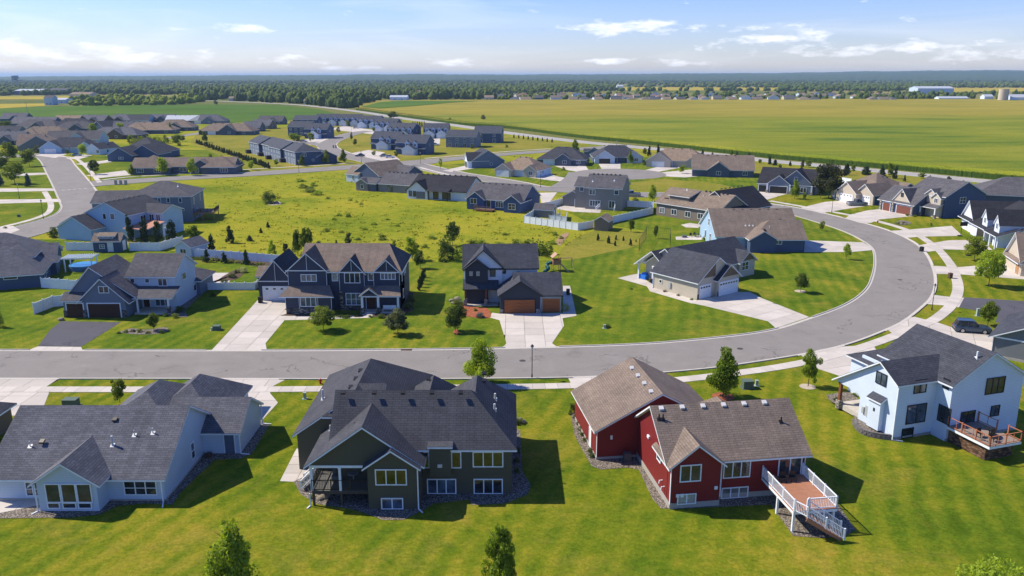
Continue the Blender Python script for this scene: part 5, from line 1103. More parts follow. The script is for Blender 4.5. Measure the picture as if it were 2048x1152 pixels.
h = House('small navy garden shed with shed dormer and white double door', ox, oy, 4, 'steel', 'taupe', cat='shed', name='shed')
h.gable(0, 5.6, 0, 3.6, 2.5, 'x', .7, o=.35, r=.25); h.walls(1.0, 4.4, .35, 2, 3.45, 2.4); h.slab([(.8, .1, 3.4), (4.6, .1, 3.4), (4.6, 1.9, 3.95), (.8, 1.9, 3.95)]); h.win('S', 1.8, 0, .9, .9, .7, 2, 2); h.door('S', 3.5, 0, .1, 1.0, 1.9, WHITED); h.door('E', 1.8, 5.6, .1, 1.4, 2, WHITED)
for x in (1.7, 2.7, 3.7): h.win('S', x, .35, 3.0, .7, .25)
h.done(); shift(h)
ox, oy = W(352, 512)
h = House('small white playhouse with gabled roof by the white fence', ox, oy, -20, 'lgrey', 'grey', cat='shed', name='playhouse')
h.gable(0, 4, 0, 5, 2.2, 'y', .6, o=.3, r=.3); h.win('S', 2, 0, .8, 1.4, .8, 2); h.done(); shift(h)
ox, oy = W(1188, 461)
h = House('small brown garden shed with tan roof on the open lawn', ox, oy, -22, 'taupe', 'taupe', cat='shed', name='shed')
h.gable(0, 3.4, 0, 4.6, 2.5, 'y', .6, o=.3, r=.3, roof='tan'); h.done(); shift(h)
ox, oy = W(1068, 434)
h = House('small grey playhouse with porch inside the white vinyl fence', ox, oy, -20, 'grey', 'mid', cat='shed', name='playhouse')
h.gable(0, 5, 0, 3.4, 2.2, 'x', .7, o=.3, r=.3); h.door('E', 1.7, 5, .1, .8, 1.7, WHITED); h.post(6.2, .3, 0, 2.2, .12); h.post(6.2, 3, 0, 2.2, .12); railing(h, [(5.1, .2, .2), (6.3, .2, .2), (6.3, 3.1, .2)], 0, .8); h.done(); shift(h)
# ------------------------------------------------------------------ right side: T, U, V, W, X
ox, oy = W(1543, 386)
h = House('charcoal gabled house with dark garage doors behind the big dark tree', ox, oy, -28, 'slate', 'black')
h.gable(-4.5, 13, 1, 15, 3.0, 'x', .6, o=.45, r=.4); h.gable(-1.5, 5.5, 0, 7, 3.0, 'y', .75, o=.4, r=.4, wall='gblue'); h.gable(2, 12, .6, 10, 3.3, 'y', .85, o=.4, r=.4, wall='gblue'); h.garage('S', 2, 0, 5.2, 2.2, BLACKM); h.garage('S', -3.1, 1, 2.4, 2.2, BLACKM)
h.win('S', 7, .6, 4.4, .9, .9, 2); h.win('S', 9, .6, .7, 2.6, 1.4, 3); [h.post(x, -.3, 0, 2.9, .4, base=STL) for x in (-1.4, 5.5, 12)]; h.done(); shift(h)
ox, oy = W(1745, 410.5)
h = House('beige ranch house with brown roof and white garage doors behind the grey pickup', ox, oy, 24, 'beige', 'brown')
h.hip(0, 18, -.5, 16, 3.0, 'y', .55, o=.45); h.gable(-2.5, 7, 4.0, 11.5, 3.1, 'x', .78, o=.4, r=.4); h.gable(-.6, 8, -.5, 5.8, 3.1, 'x', .85, o=.4, r=.4); h.gable(9, 19, 0, 10, 3.0, 'y', .5, o=.4, wall='steel')
h.garage('W', 7.7, -2.5, 4.9, 2.3, WHITED, lights=4); h.garage('W', 1.9, -.6, 2.6, 2.3, WHITED, lights=3); h.walls(.05, 16, -.56, -.5, 2.9, key='steel'); h.vents([(8 + 1.5 * i * .2, 3 + 1.8 * i, 7.1) for i in range(5)]); h.post(-1, 13.5, 0, 3, .3); h.gable(-1.2, 3, 12, 15.5, 3, 'x', .6, o=.3, wl=False); h.done(); shift(h)
ox, oy = W(1886, 437)
h = House('navy two storey house with grey roof and two brown garage doors', ox, oy, 20, 'steel', 'mid')
h.gable(0, 14, 0, 12.5, 5.7, 'y', .5, o=.4, r=.35); h.gable(-4.4, 6, 5.6, 17.8, 3.0, 'y', .68, o=.45, r=.4); h.gable(-4.2, 4, 7.5, 13, 3.6, 'x', 1.1, o=.35, r=.25, wall='beige'); h.slab([(-2.6, .3, 2.7), (-2.6, 6, 2.7), (.1, 6, 3.8), (.1, .3, 3.8)])
h.gable(-.9, 6, .6, 3.6, 5.2, 'x', .85, o=.3, r=.3, wall='beige'); h.gable(-.4, 6, 2.6, 6, 5.9, 'x', .75, o=.3, r=.3, wall='beige'); h.garage('W', 9, -4.4, 4.8, 2.2, REDDOOR); h.garage('W', 15, -4.4, 2.5, 2.2, REDDOOR)
[h.post(-4.55, y, 0, 2.9, .5, STL) for y in (6.0, 12.6, 16.9)]; [h.post(-2.4, y, 0, 2.7, .3, base=STL) for y in (.6, 5.4)]; h.win('W', 2.1, -.9, 3.9, 1.0, 1.1, 2); h.win('W', 5.5, 0, 4.2, .6, .8); h.win('W', 3, 0, .2, 3.4, 2.2, 3); h.win('S', 6, 0, 3.7, 1.9, 1.5, 2, 2); h.win('W', 10.2, -4.2, 4.6, .7, .9, 1, 2, fm=BT); h.done(); shift(h)
ox, oy = W(1922, 455)
h = House('white house with black roofs, dormers and three garage doors at the right edge', ox, oy, -12, 'bwhite', 'black')
h.gable(0, 12, -8.8, 0, 3.1, 'x', .95, o=.45, r=.4); h.gable(3, 17, -26, -6, 3.4, 'y', .62, o=.4, r=.4, wall='white'); h.slab([(-1.0, -9.5, 2.9), (2.4, -9.5, 4.3), (2.4, .4, 4.3), (-1.0, .4, 2.9)]); h.walls(-.6, 3, -18.5, -8.8, 2.9); h.slab([(-1.2, -19, 2.9), (-1.2, -9, 2.9), (3.2, -9, 4.5), (3.2, -19, 4.5)])
h.slab([(-1.4, -27, 2.8), (-1.4, -19.2, 2.8), (3.2, -19.2, 4.3), (3.2, -27, 4.3)]); h.gable(-.2, 8, -17.6, -14.4, 5.1, 'x', 1.2, o=.3, r=.25); h.gable(-.2, 8, -25, -22, 5.1, 'x', 1.2, o=.3, r=.25); h.winpx = h.winpx
for u in (-2.2, -6.2): h.garage('W', u, 0, 2.7, 2.3, WHITED)
h.garage('W', -15.5, -.6, 4.8, 2.3, BLACKM); h.win('W', -16, -.2, 4.0, 1.0, 1.1, 2); h.win('W', -23.5, -.2, 4.0, 1.0, 1.1, 2); [h.post(-1.1, y, 0, 2.8, .3) for y in (-19.6, -23, -26.6)]; h.door('W', -21, 3, .1, 1, 2.1, BLACKM); h.done(); shift(h)
ox, oy = W(2040, 553)
h = House('beige gabled house with brown roof, corner at the right edge', ox, oy, -15, 'beige', 'brown')
h.gable(0, 10, 0, 9, 2.9, 'x', 1.0, o=.5, r=.5); h.gable(2, 14, -6, 4, 3, 'y', .7); h.garage('W', 1.9, 0, 2.2, 2.2, wood('oak_door', (.35, .2, .1))); h.slab([(-.8, -.4, 2.5), (.2, -.4, 3.1), (.2, 9, 3.1), (-.8, 9, 2.5)]); h.done(); shift(h)
ox, oy = W(1990, 425)
h = House('charcoal hipped roof of a house rising behind the white house', ox, oy, -20, 'slate', 'mid')
h.hip(-4, 20, 6, 22, 4.2, 'x', .5); h.done(); shift(h)
# ------------------------------------------------------------------ ranch houses farther off
def ranch(label, px, py, rot, w, d, wall, roof, style='g', p=.55, ze=2.7, front='S', g=2, gmat=None, group=None, trim=None, cross=.62, wins=3, cw=None):
    """px, py: the middle of the wall towards the camera, on the ground"""
    x, y = W(px, py)
    h = House(label, x, y, rot, wall, roof, fine=False, group=group, trim=trim)
    a, b = -w / 2, w / 2; gmat = gmat or WHITED
    if style == 'g': h.gable(a, b, 0, d, ze, 'x', p); h.gable(a + w * cross - w * .2, a + w * cross + w * .16, -1.2, d * .6, ze, 'y', p * 1.15, r=.3)
    elif style == 'h': h.hip(a, b, 0, d, ze, 'x', p); h.gable(a + w * cross - w * .22, a + w * cross + w * .12, -1.4, d * .5, ze, 'y', p * 1.1, r=.3)
    elif style == 'hh': h.hip(a, b, 0, d, ze, 'x', p); h.hip(a + w * .05, a + w * .5, -2.5, d * .8, ze, 'y', p); 
    elif style == 'n': h.gable(a, b, 0, d, ze, 'y', p); h.gable(a - 2, a + w * .6, d * .3, d, ze, 'x', p * .9)
    elif style == 'e': h.gable(a, b, 0, d, ze, 'x', p)
    elif style == 'c':   # two garage gables to the front
        h.hip(a, b, 0, d, ze, 'x', p); h.gable(a + .2, a + w * .42, -3, d * .5, ze, 'y', p * 1.1, r=.3, wall=cw); h.gable(a + w * .68, b - .3, -1, d * .5, ze, 'y', p * 1.2, r=.3, wall=cw)
    yf = {'g': 0, 'h': 0, 'hh': 0, 'n': 0, 'e': 0, 'c': 0}[style]
    if front == 'S' and g:
        gx = a + (w * .21 if style == 'c' else w * .25); yy = -3 if style == 'c' else (-2.5 if style == 'hh' else 0)
        h.garage('S', gx, yy, 4.8, 2.15, gmat)
        if g > 2: h.garage('S', gx + 4.3, 0, 2.5, 2.15, gmat)
    if front == 'W' and g: h.garage('W', d * .35, a, 4.8, 2.15, gmat)
    if wins:
        h.win('S', a + w * .86, -1 if style == 'c' else 0, .9, 1.5, 1.2, 2)
        if style in 'gh': h.win('S', a + w * (cross - .02), -1.2 if style == 'g' else -1.4, .9, 1.5, 1.2, 2)
    h.win('E', d * .4, b, .9, .9, 1.1)
    h.vents([(a + w * (.25 + .15 * i), d * .47, ze + p * d * .47 + .1) for i in range(4)] if style != 'n' else [])
    h.done(); return h
r = ranch
x, y = W(939, 336.5); h = House('grey house with two dark garage doors left of the cul de sac', x, y, 14, 'gblue', 'blueg', fine=False)
h.gable(1, 14.5, 0, 13, 2.9, 'y', .6, o=.4); h.gable(-.6, 8, .2, 7.2, 3.0, 'x', .85, o=.35, r=.35, wall='white'); h.garage('W', 2.1, -.6, 2.4, 2.3, BLACKM); h.garage('W', 5.3, -.6, 2.4, 2.3, BLACKM); h.gable(2, 9, 8, 14, 2.9, 'x', .7); h.win('S', 9, 0, 1.0, .8, .9); h.done()
h = ranch('white house with tan roof and paired white garage doors', 1035, 353, -25, 16, 13, 'white', 'tan', 'c', .6, g=3, cw='beige')
r('charcoal hipped house with two white garage doors beside the cul de sac', 1122, 331, -12, 20, 14, 'slate', 'dark', 'h', .62, g=3, cross=.6)
h = ranch('navy house with black roof facing down the cul de sac', 1236, 326, 0, 21, 14, 'slate', 'blueg', 'c', .6, g=3, gmat=BLACKM, cw='lgrey')
r('small grey outbuilding with a wide dark door left of the navy house', 1186, 315, -10, 4.6, 5, 'gblue', 'dark', 'n', .6, g=0, wins=0)
h = ranch('tan roofed house with stone gables right of the cul de sac', 1352, 334, -18, 24, 14, 'beige', 'tan', 'c', .6, g=3, cw='beige')
h = ranch('brown roofed house with a wide dark end gable right of the cul de sac', 1445, 354, -12, 22, 15, 'slate', 'brown', 'g', .62, g=0, cross=.45)
x, y = W(900, 338); h = House('front wing of the grey house with two tall dark garage doors', x, y, -30, 'white', 'dark', fine=False) if 0 else None
# long duplex beside the cross street
x, y = W(258, 350); h = House('long low duplex with brown roof and two front gables', x, y, 5, 'slate', 'brown', fine=False)
h.gable(0, 38, 3, 14, 2.8, 'x', .5); h.hip(.5, 15, 0, 12, 2.8, 'y', .55, wall='slate'); h.hip(27, 39, -.5, 12, 2.8, 'y', .55); h.gable(22, 30, 1.5, 12, 2.8, 'y', .6)
for u in (4.2, 10.5): h.win('S', u, 0, .9, 2.4, 1.3, 3)
h.win('S', 19, 3, .8, 2.2, 1.3, 2); h.win('S', 35, -.5, .8, 2.6, 1.4, 3); h.win('S', 24.5, 1.5, .4, 1.2, 1.8, 2); h.garage('W', 7, .5, 4.9, 2.2, WHITED); h.post(22.3, .5, 0, 2.8, .3); h.done()
# navy house with white garage door by the side street
x, y = W(225, 323); h = House('navy house with overlapping gables just left of the duplex', x, y, -4, 'steel', 'dark', fine=False)
h.gable(-2, 9, 0, 12, 2.7, 'y', .6); h.gable(5, 18, 5, 17, 2.8, 'y', .6); h.hip(-4, 16, 10, 30, 3, 'x', .6); h.win('S', 4, 0, 1, 2, .9, 2); h.garage('W', 4, -2, 4.8, 2.2, WHITED); h.done()
L_ = [  # label, px, py, rot, w, d, wall, roof, style
 ('tan roofed house in the back row by the soybean field, leftmost tan one', 130, 250, -5, 20, 14, 'taupe', 'tan', 'g'),
 ('dark roofed house in the back row, right of the tan roof', 182, 249, -8, 21, 14, 'brown', 'dusk', 'g'),
 ('low brown house in the back row above the street trees', 235, 247, -5, 22, 14, 'brown', 'dusk', 'h'),
 ('pale roofed house in the back row at the far left edge', 25, 244, 0, 20, 14, 'slate', 'dusk', 'g'),
 ('long dark house in the second row at the far left', 62, 254, -8, 34, 14, 'steel', 'dusk', 'e'),
 ('wide slate house in the third row at the far left', 70, 263, -4, 32, 16, 'slate', 'mid', 'h'),
 ('blue house between the tan roof and the pale blue house', 145, 258, 8, 26, 14, 'steel', 'blueg', 'hh'),
 ('dark house with multiple hips above the pale blue house', 148, 265, 5, 26, 14, 'slate', 'mid', 'h'),
 ('bright blue gabled house half hidden by a round street tree', 196, 266, -30, 16, 15, 'steel', 'blueg', 'n'),
 ('pale roofed small house at the left edge beside the dark trees', 12, 274, -5, 14, 12, 'gblue', 'blueg', 'g'),
 ('grey roofed house at the left edge above the round trees', 6, 290, 0, 20, 14, 'slate', 'grey', 'g'),
 ('brown hipped house behind the large taupe house at left', 82, 281, 5, 30, 16, 'taupe', 'taupe', 'hh'),
 ('large taupe gabled house left of the side street', 76, 303, 22, 16, 26, 'grey', 'brown', 'n'),
 ('pale blue gabled house behind the white garage', 145, 289, 6, 28, 14, 'sky', 'mid', 'g'),
 ('pale blue house with white garage facing the side street bend', 137, 306, 10, 24, 14, 'sky', 'blueg', 'c'),
 ('small white gabled house beside the parked light blue car', 187, 309, -20, 8, 12, 'white', 'dark', 'n'),
 ('low brown hipped house behind the navy house', 226, 278, -5, 30, 13, 'brown', 'dusk', 'h'),
 ('brown gabled house behind two round street trees', 262, 266, 12, 22, 15, 'steel', 'dusk', 'e'),
 ('blue gabled house in the back row with a bright gable', 270, 247, -3, 22, 13, 'sky', 'blueg', 'e'),
 ('brown gabled house in the back row left of the pale metal roof', 318, 246, -3, 23, 13, 'slate', 'dusk', 'g'),
 ('house with a pale grey metal roof in the back row', 363, 248, 0, 25, 12, 'steel', 'pale', 'e'),
 ('grey hipped house at the right end of the back row', 413, 248, 0, 27, 14, 'gblue', 'grey', 'h'),
 ('tan hipped house behind the bright shrubs', 295, 268, 5, 32, 14, 'slate', 'tan', 'hh'),
 ('brown hipped house behind the shrubs, right of the tan one', 345, 262, 4, 26, 15, 'slate', 'taupe', 'h'),
 ('brown roofed house right of the side lane', 450, 270, -4, 34, 14, 'slate', 'taupe', 'h'),
 ('small brown house at the end of the side lane', 502, 263, -2, 12, 12, 'slate', 'dusk', 'e'),
 ('grey gabled house at the edge of the soybean field left of the townhouses', 540, 249, -4, 19, 12, 'slate', 'mid', 'g'),
 ('tan gabled house next to the left end of the townhouses', 520, 258, -10, 14, 12, 'taupe', 'dusk', 'e')]
S['pale'] = plain('pale_metal_roof', (.42, .46, .52), .5)
for a in L_:
    nm = a[0]; ranch(nm, a[1], a[2], a[3], a[4], a[5], a[6], a[7], a[8], .6, g=2 if a[8] in 'hc' else 0, group='ranch houses of the left quarter')
# ------------------------------------------------------------------ townhouses
S['town'] = shingle('townhouse_shingles', (.075, .085, .11)); NB = 'steel'
def town(label, px, py, rot, w, d, n=2, front='S', wall=NB, garages=2, back=False):
    """two-storey block; n units of gabled garages to the front"""
    x, y = W(px, py); h = House(label, x, y, rot, wall, 'town', fine=False, group='blue townhouses'); a, b = -w / 2, w / 2
    h.gable(a, b, 0, d, 5.6, 'x', .5, o=.4, r=.3)
    if not back:
        for i in range(n):
            c = a + w * (i + .5) / n; h.gable(c - 3.1, c + 3.1, -4, 2, 2.8, 'y', .65, o=.35, r=.3, wall='white'); h.garage('S', c, -4, 4.7, 2.2, WHITED); h.gable(c - 2.6, c - .4, -.8, 3, 5.4, 'y', .9, o=.25, r=.25, wall='white'); h.win('S', c - 1.5, -.8, 3.9, 1, 1.1, 2); h.gable(c + 1.2, c + 3.4, -.8, 3, 5.4, 'y', .9, o=.25, r=.25, wall='white'); h.win('S', c + 2.3, -.8, 3.9, 1, 1.1, 2)
        h.slab([(a, -1.4, 2.9), (b, -1.4, 2.9), (b, .1, 3.6), (a, .1, 3.6)], trim=True)
    else:
        for i in range(n * 2):
            c = a + w * (i + .5) / (n * 2); h.win('S', c, 0, 3.5, 1.3, 1.1, 2); h.win('S', c, 0, .2, 1.7, 2.0, 2)
    h.win('E', d * .45, b, 3.6, .9, 1.1); h.win('W', d * .5, a, 3.6, .9, 1.1); h.done(); return h
town('far left townhouse of the back row by the highway', 655, 251, 0, 17, 11, 2)
town('second townhouse from the left in the back row', 700, 252, -4, 17, 11, 2)
town('third townhouse from the left in the back row', 738, 256, -8, 17, 11, 2)
town('fourth townhouse of the back row, stepping down to the right', 770, 263, -14, 16, 11, 2)
town('blue townhouse with twin white dormers at the right end of the back row', 800, 276, -18, 17, 12, 2)
town('left paired townhouse with white garage gable by the street', 770, 299, -14, 15, 12, 1)
town('right paired townhouse with white garage gable beside the parked white car', 822, 309, -12, 15, 13, 1)
town('townhouse with paired white garage doors and a wide driveway', 872, 276, -2, 15, 11, 2)
town('grey blue townhouse showing its rear row of windows', 922, 295, -10, 16, 12, 2, wall='gblue', back=True)
town('navy townhouse at the right end next to the highway', 975, 286, -6, 15, 13, 1, back=True)
town('distant townhouse wing behind the middle row', 610, 255, -10, 18, 11, 2, back=True)
town('middle row townhouse nearest the forecourt', 632, 277, -8, 14, 12, 1)
town('middle row townhouse second from the forecourt', 598, 272, -8, 14, 12, 2, back=True)
xa, ya = W(500, 306); xb, yb = W(587, 331); dl = math.hypot(xb - xa, yb - ya); dx_, dy_ = (xb - xa) / dl, (yb - ya) / dl; rt_ = math.degrees(math.atan2(dy_, dx_)); nu = 4; uw = dl / nu
for i, lb in enumerate(('leftmost and farthest unit of the long front townhouse row', 'second unit from the left of the long front townhouse row', 'third unit from the left of the long front townhouse row', 'nearest unit of the long front townhouse row, its navy end wall towards the street')):
    q = uw * (i + .5); h = House(lb, xa + dx_ * q, ya + dy_ * q, rt_, NB, 'town', fine=False, group='blue townhouses'); o_ = 1.2 if i % 2 else 0
    h.hip(-uw / 2 + .1, uw / 2 - .1, o_, 11 + o_, 5.6, 'x', .5, ends=(0, 1) if i == 3 else (0, 0)); h.gable(-uw / 2 + .4, uw / 2 - .4, 9 + o_, 18 + o_, 3.0, 'x', .5)
    for u in (-uw * .3, -uw * .06, uw * .18, uw * .36): h.win('S', u, o_, 3.6, 1.2, 1.2, 2, fm=TRIM); h.win('S', u, o_, .2, 1.4, 2.0, 2, fm=TRIM)
    h.walls(-uw / 2 + .1, uw / 2 - .1, o_ - .06, o_, 5.5, key='gblue')
    if i == 3: h.win('E', 5, uw / 2 - .1, 3.6, 1.2, 1.3, 2); h.win('E', 8.5, uw / 2 - .1, 1.4, .8, .8)
    m = MB(); m.box(-uw * .5 + .3, -uw * .5 + 2.6, o_ - 2.2, o_ - .1, 0, 1.7); m.build('privacy_screen', plain('screen_black', (.03, .03, .04)), h.e); h.done()

# ------------------------------------------------------------------ trees
BARK = plain('bark', (.11, .085, .065), .95, var=.3)
LEAF = dict(bright=leafmat('maple_leaves', (.11, .18, .012), (.42, .54, .06), .5), mid=leafmat('ash_leaves', (.075, .12, .01), (.28, .35, .035)), dark=leafmat('oak_leaves', (.045, .085, .012), (.15, .21, .03), .3),
            yellow=leafmat('willow_leaves', (.10, .16, .012), (.27, .33, .03)), spruce=leafmat('spruce_needles', (.018, .042, .016), (.055, .09, .035), .1), grey=leafmat('grey_leaves', (.08, .11, .05), (.18, .2, .1)), olive=leafmat('pine_needles', (.022, .032, .012), (.06, .07, .022), .15),
            flower=leafmat('pale_blossoms', (.3, .35, .12), (.55, .55, .35)), blue=leafmat('blue_spruce_needles', (.03, .06, .06), (.09, .15, .16), .1), hosta=leafmat('perennial_leaves', (.08, .14, .02), (.24, .3, .05)))
def crown(seed, shape, n, leaf, mat, lobes=16, fill=.35):
    """leaf-sized faces gathered in clumps through a crown of unit height 1, width 1"""
    r = np.random.RandomState(seed); P = []; N = []
    if shape == 'cone': zs = r.beta(1.1, 1.9, lobes) * .9 + .03; rad = (1 - zs) ** .75 * .5 * (.8 + .3 * r.rand(lobes))
    elif shape == 'oval': zs = r.beta(1.6, 1.8, lobes) * .9 + .04; rad = np.sqrt(np.clip(1 - ((zs - .42) / .6) ** 2, 0, 1)) * .45
    elif shape == 'egg': zs = r.beta(1.5, 2.2, lobes) * .92 + .04; rad = .47 * (1 - zs) ** .62 * np.clip(zs * 5 + .45, 0, 1)
    elif shape == 'column': zs = r.rand(lobes) * .92 + .03; rad = .36 * np.clip((1 - zs) * 2.2, .05, 1) ** .6
    elif shape == 'bush': zs = r.beta(1.2, 1.6, lobes) * .8; rad = np.sqrt(np.clip(1 - (zs * 1.05) ** 2, 0, 1)) * .48
    elif shape == 'ragged': zs = r.beta(1.4, 1.5, lobes) * .92 + .03; rad = np.sqrt(np.clip(1 - ((zs - .45) / .62) ** 2, 0, 1)) * (.25 + .35 * r.rand(lobes))
    th = r.rand(lobes) * 6.283 + np.arange(lobes) * 2.4; rr = rad * (.45 + .5 * r.rand(lobes)); lr = (.10 + .10 * r.rand(lobes)) * (.75 if shape == 'ragged' else 1.0 if shape not in ('cone', 'column') else .8)
    cx, cy = rr * np.cos(th), rr * np.sin(th)
    k = r.randint(0, lobes, n); d = r.normal(size=(n, 3)); d /= np.linalg.norm(d, axis=1)[:, None]; q = (fill + (1 - fill) * r.rand(n) ** .4)[:, None] * lr[k][:, None] * 1.15
    c = np.stack([cx[k], cy[k], zs[k]], 1) + d * q * np.array([1, 1, .85]); core = r.rand(n) < .22
    zc = r.rand(n); pr = np.interp(zc, [0, .3, 1], [.5, 1, .1]); t2 = r.rand(n) * 6.283; rc = r.rand(n) ** .5 * np.interp(zc, np.sort(zs), rad[np.argsort(zs)]) * .75
    c[core] = np.stack([rc * np.cos(t2), rc * np.sin(t2), zc * .9 + .03], 1)[core]
    if shape == 'cone' or shape == 'column': c[:, 2] = np.clip(c[:, 2], 0, 1.02)
    nr = d + r.normal(size=(n, 3)) * .7 + np.array([0, 0, .25]); nr /= np.linalg.norm(nr, axis=1)[:, None]
    u = np.cross(nr, r.normal(size=(n, 3))); u /= np.linalg.norm(u, axis=1)[:, None]; v = np.cross(nr, u); s = leaf * (.6 + .8 * r.rand(n))[:, None]
    V = np.stack([c - u * s, c - v * s * .6, c + u * s, c + v * s * .6], 1).reshape(-1, 3)
    me = bpy.data.meshes.new('crown'); me.vertices.add(4 * n); me.vertices.foreach_set('co', V.ravel()); me.loops.add(4 * n); me.loops.foreach_set('vertex_index', np.arange(4 * n, dtype=np.int32)); me.polygons.add(n)
    me.polygons.foreach_set('loop_start', np.arange(0, 4 * n, 4, dtype=np.int32)); me.update(calc_edges=True); me.materials.append(mat); return me
def trunk_mesh(seed, h0=.3, limbs=5):
    r = random.Random(seed); m = MB(); b = Vector((r.uniform(-.01, .01), r.uniform(-.01, .01), h0)); tp = Vector((r.uniform(-.03, .03), r.uniform(-.03, .03), .86))
    m.tube([(0, 0, -.01), b * .5, b, b.lerp(tp, .5), tp], [.022, .017, .014, .009, .003], 7)
    for i in range(limbs):
        a = i * 2.4 + r.random(); z = h0 + (.5 * i / limbs); p = Vector((0, 0, z)); e = Vector((math.cos(a) * .26, math.sin(a) * .26, z + .22 + r.random() * .1)); m.tube([p, p.lerp(e, .5) + Vector((0, 0, .02)), e], [.009, .006, .002], 5)
    return m.mesh('trunk', BARK, uv=False)
PROTO = {}
def proto(kind, col, q, var):
    """crown sits on a stem; everything in unit height"""
    k = (kind, col, q, var)
    if k in PROTO: return PROTO[k]
    n, lf = {0: (8000, .025), 1: (2800, .038), 2: (900, .062), 3: (260, .1)}[q]
    if kind == 'bush': n = int(n * .6)
    lobes = {'cone': 34, 'oval': 20, 'egg': 22, 'column': 26, 'bush': 14, 'ragged': 24}[kind]
    PROTO[k] = (crown(hash(kind) % 97 * 0 + len(kind) * 13 + var * 7 + q, kind, n, lf, LEAF[col], lobes), trunk_mesh(var, {'cone': .1, 'column': .05, 'bush': .05}.get(kind, .26)))
    return PROTO[k]
BASE = {'cone': .04, 'column': .01, 'bush': -.03, 'oval': .22, 'egg': .16, 'ragged': .2}
def tree(px, py, top, wpx, kind, col, label, q=1, group=None, name=None, cat=None, var=None, rz=None, xy=None, h=None, w=None):
    """px, py: foot; top: picture row of its tip; wpx: crown width in picture pixels"""
    x, y = xy or W(px, py); D = y * math.cos(PITCH) + CAM_H * math.sin(PITCH)
    if h is None:
        v = (top - 576) / FPX; c, s = math.cos(PITCH), math.sin(PITCH); h = CAM_H + y * (-s - v * c) / (c - v * s)
    w = w or wpx / FPX * D
    var = var if var is not None else int(abs(x * 3.7 + y)) % 3; cm, tm = proto(kind, col, q, var)
    nm = name or ('shrub' if kind == 'bush' else 'spruce_tree' if col in ('spruce', 'blue') or kind == 'cone' and col == 'olive' else 'tree'); o = empty(nm, x, y, rz if rz is not None else x * 1.3 + y, label, cat or ('shrub' if kind == 'bush' else 'tree'), group)
    b = BASE[kind]; cr_ = link('crown', cm, o); cr_.scale = (w * 1.02, w * 1.02, h * (1 - b)); cr_.location.z = h * b
    if kind != 'bush' or h > 1.6:
        t = link('trunk', tm, o); ts = max(w * .75, h * .6); t.scale = (ts, ts, h)
    return o
ORD = 'first second third fourth fifth sixth seventh eighth ninth tenth eleventh twelfth thirteenth fourteenth fifteenth sixteenth seventeenth eighteenth nineteenth twentieth'.split()
def nth(i):
    return ORD[i] if i < 20 else (['twenty', 'thirty', 'forty', 'fifty', 'sixty', 'seventy'][(i + 1) // 10 - 2] + '-' + ORD[(i + 1) % 10 - 1]) if (i + 1) % 10 else ['twentieth', 'thirtieth', 'fortieth', 'fiftieth', 'sixtieth', 'seventieth'][(i + 1) // 10 - 2]
T = tree
T(963, 768, 673, 70, 'egg', 'bright', 'bright green maple between street and sidewalk behind the olive house', 0)
T(1446, 794, 690, 68, 'egg', 'bright', 'tall conical maple in an orange mulch ring behind the red house', 0)
T(1616, 773, 697, 38, 'ragged', 'bright', 'thin young maple in a pale gravel ring beside the white house driveway', 0)
T(240, 806, 757, 33, 'ragged', 'yellow', 'small young tree rising behind the white ranch roof', 0)
T(472, 1195, 1036, 112, 'egg', 'bright', 'leafy maple cut off by the bottom edge, left of centre', 0)
T(1000, 1190, 1045, 76, 'egg', 'bright', 'narrow leafy maple cut off by the bottom edge at centre', 0)
T(1972, 1290, 1116, 125, 'oval', 'bright', 'tree tip showing at the bottom edge in the right corner', 0)
T(647, 661, 611, 50, 'oval', 'mid', 'round olive green tree on the front lawn of the navy house', 0)
T(796, 669, 619, 52, 'ragged', 'grey', 'loose pale tree on the lawn right of the navy house door', 0)
T(911, 663, 609, 42, 'oval', 'dark', 'round dark tree in a mulch ring beside the cedar porch', 0)
T(308, 661, 625, 25, 'oval', 'mid', 'small tree in the stone bed on the pale house lawn', 0)
T(1601, 585, 544, 29, 'oval', 'dark', 'small dark tree in a gravel ring inside the street curve', 0)
T(1977, 573, 498, 58, 'oval', 'bright', 'large leafy tree right of the curving sidewalk, nearest the street', 0)
T(1948, 521, 470, 44, 'oval', 'yellow', 'bright leafy tree in front of the white dormered house', 0)
T(1975, 652, 601, 33, 'oval', 'mid', 'small round tree beside the parked grey vehicle', 0)
T(1692, 519, 485, 18, 'ragged', 'bright', 'sapling beside the white driveway of the blue house', 1)
T(1643, 462, 442, 12, 'ragged', 'yellow', 'tiny sapling on the strip above the blue house driveway', 1)
T(825, 520, 473, 30, 'ragged', 'bright', 'bright young tree at the meadow edge behind the navy house', 1)
T(841, 537, 499, 24, 'oval', 'dark', 'round dark lawn tree right of the navy house', 1)
T(905, 492, 441, 36, 'ragged', 'dark', 'tall ragged tree in the meadow between the navy and cedar houses', 1)
T(893, 521, 472, 42, 'bush', 'dark', 'big dark shrub in front of the ragged meadow tree', 1)
for i in range(5): T(838.5 + i * 2.6, 581 - i * 6.5, 557 - i * 5.3, 11, 'column', 'spruce', f'{nth(i)} arborvitae from the front in the short row by the navy house', 1, 'arborvitae row', 'arborvitae', 'arborvitae')
for i, (a, b_, c_, d_) in enumerate([(545, 512, 480, 20), (572, 508, 486, 14), (596, 510, 456, 26), (617, 512, 452, 34), (640, 512, 482, 24), (697, 500, 465, 14), (673, 498, 480, 8), (788, 500, 480, 10)]):
    T(a, b_, c_, d_, 'ragged' if i % 2 else 'egg', ['bright', 'spruce', 'dark', 'yellow'][i % 4] if i not in (1, 6) else 'spruce', f'{nth(i)} from the left of the young trees rising behind the navy house', 1, 'young trees behind the navy house')
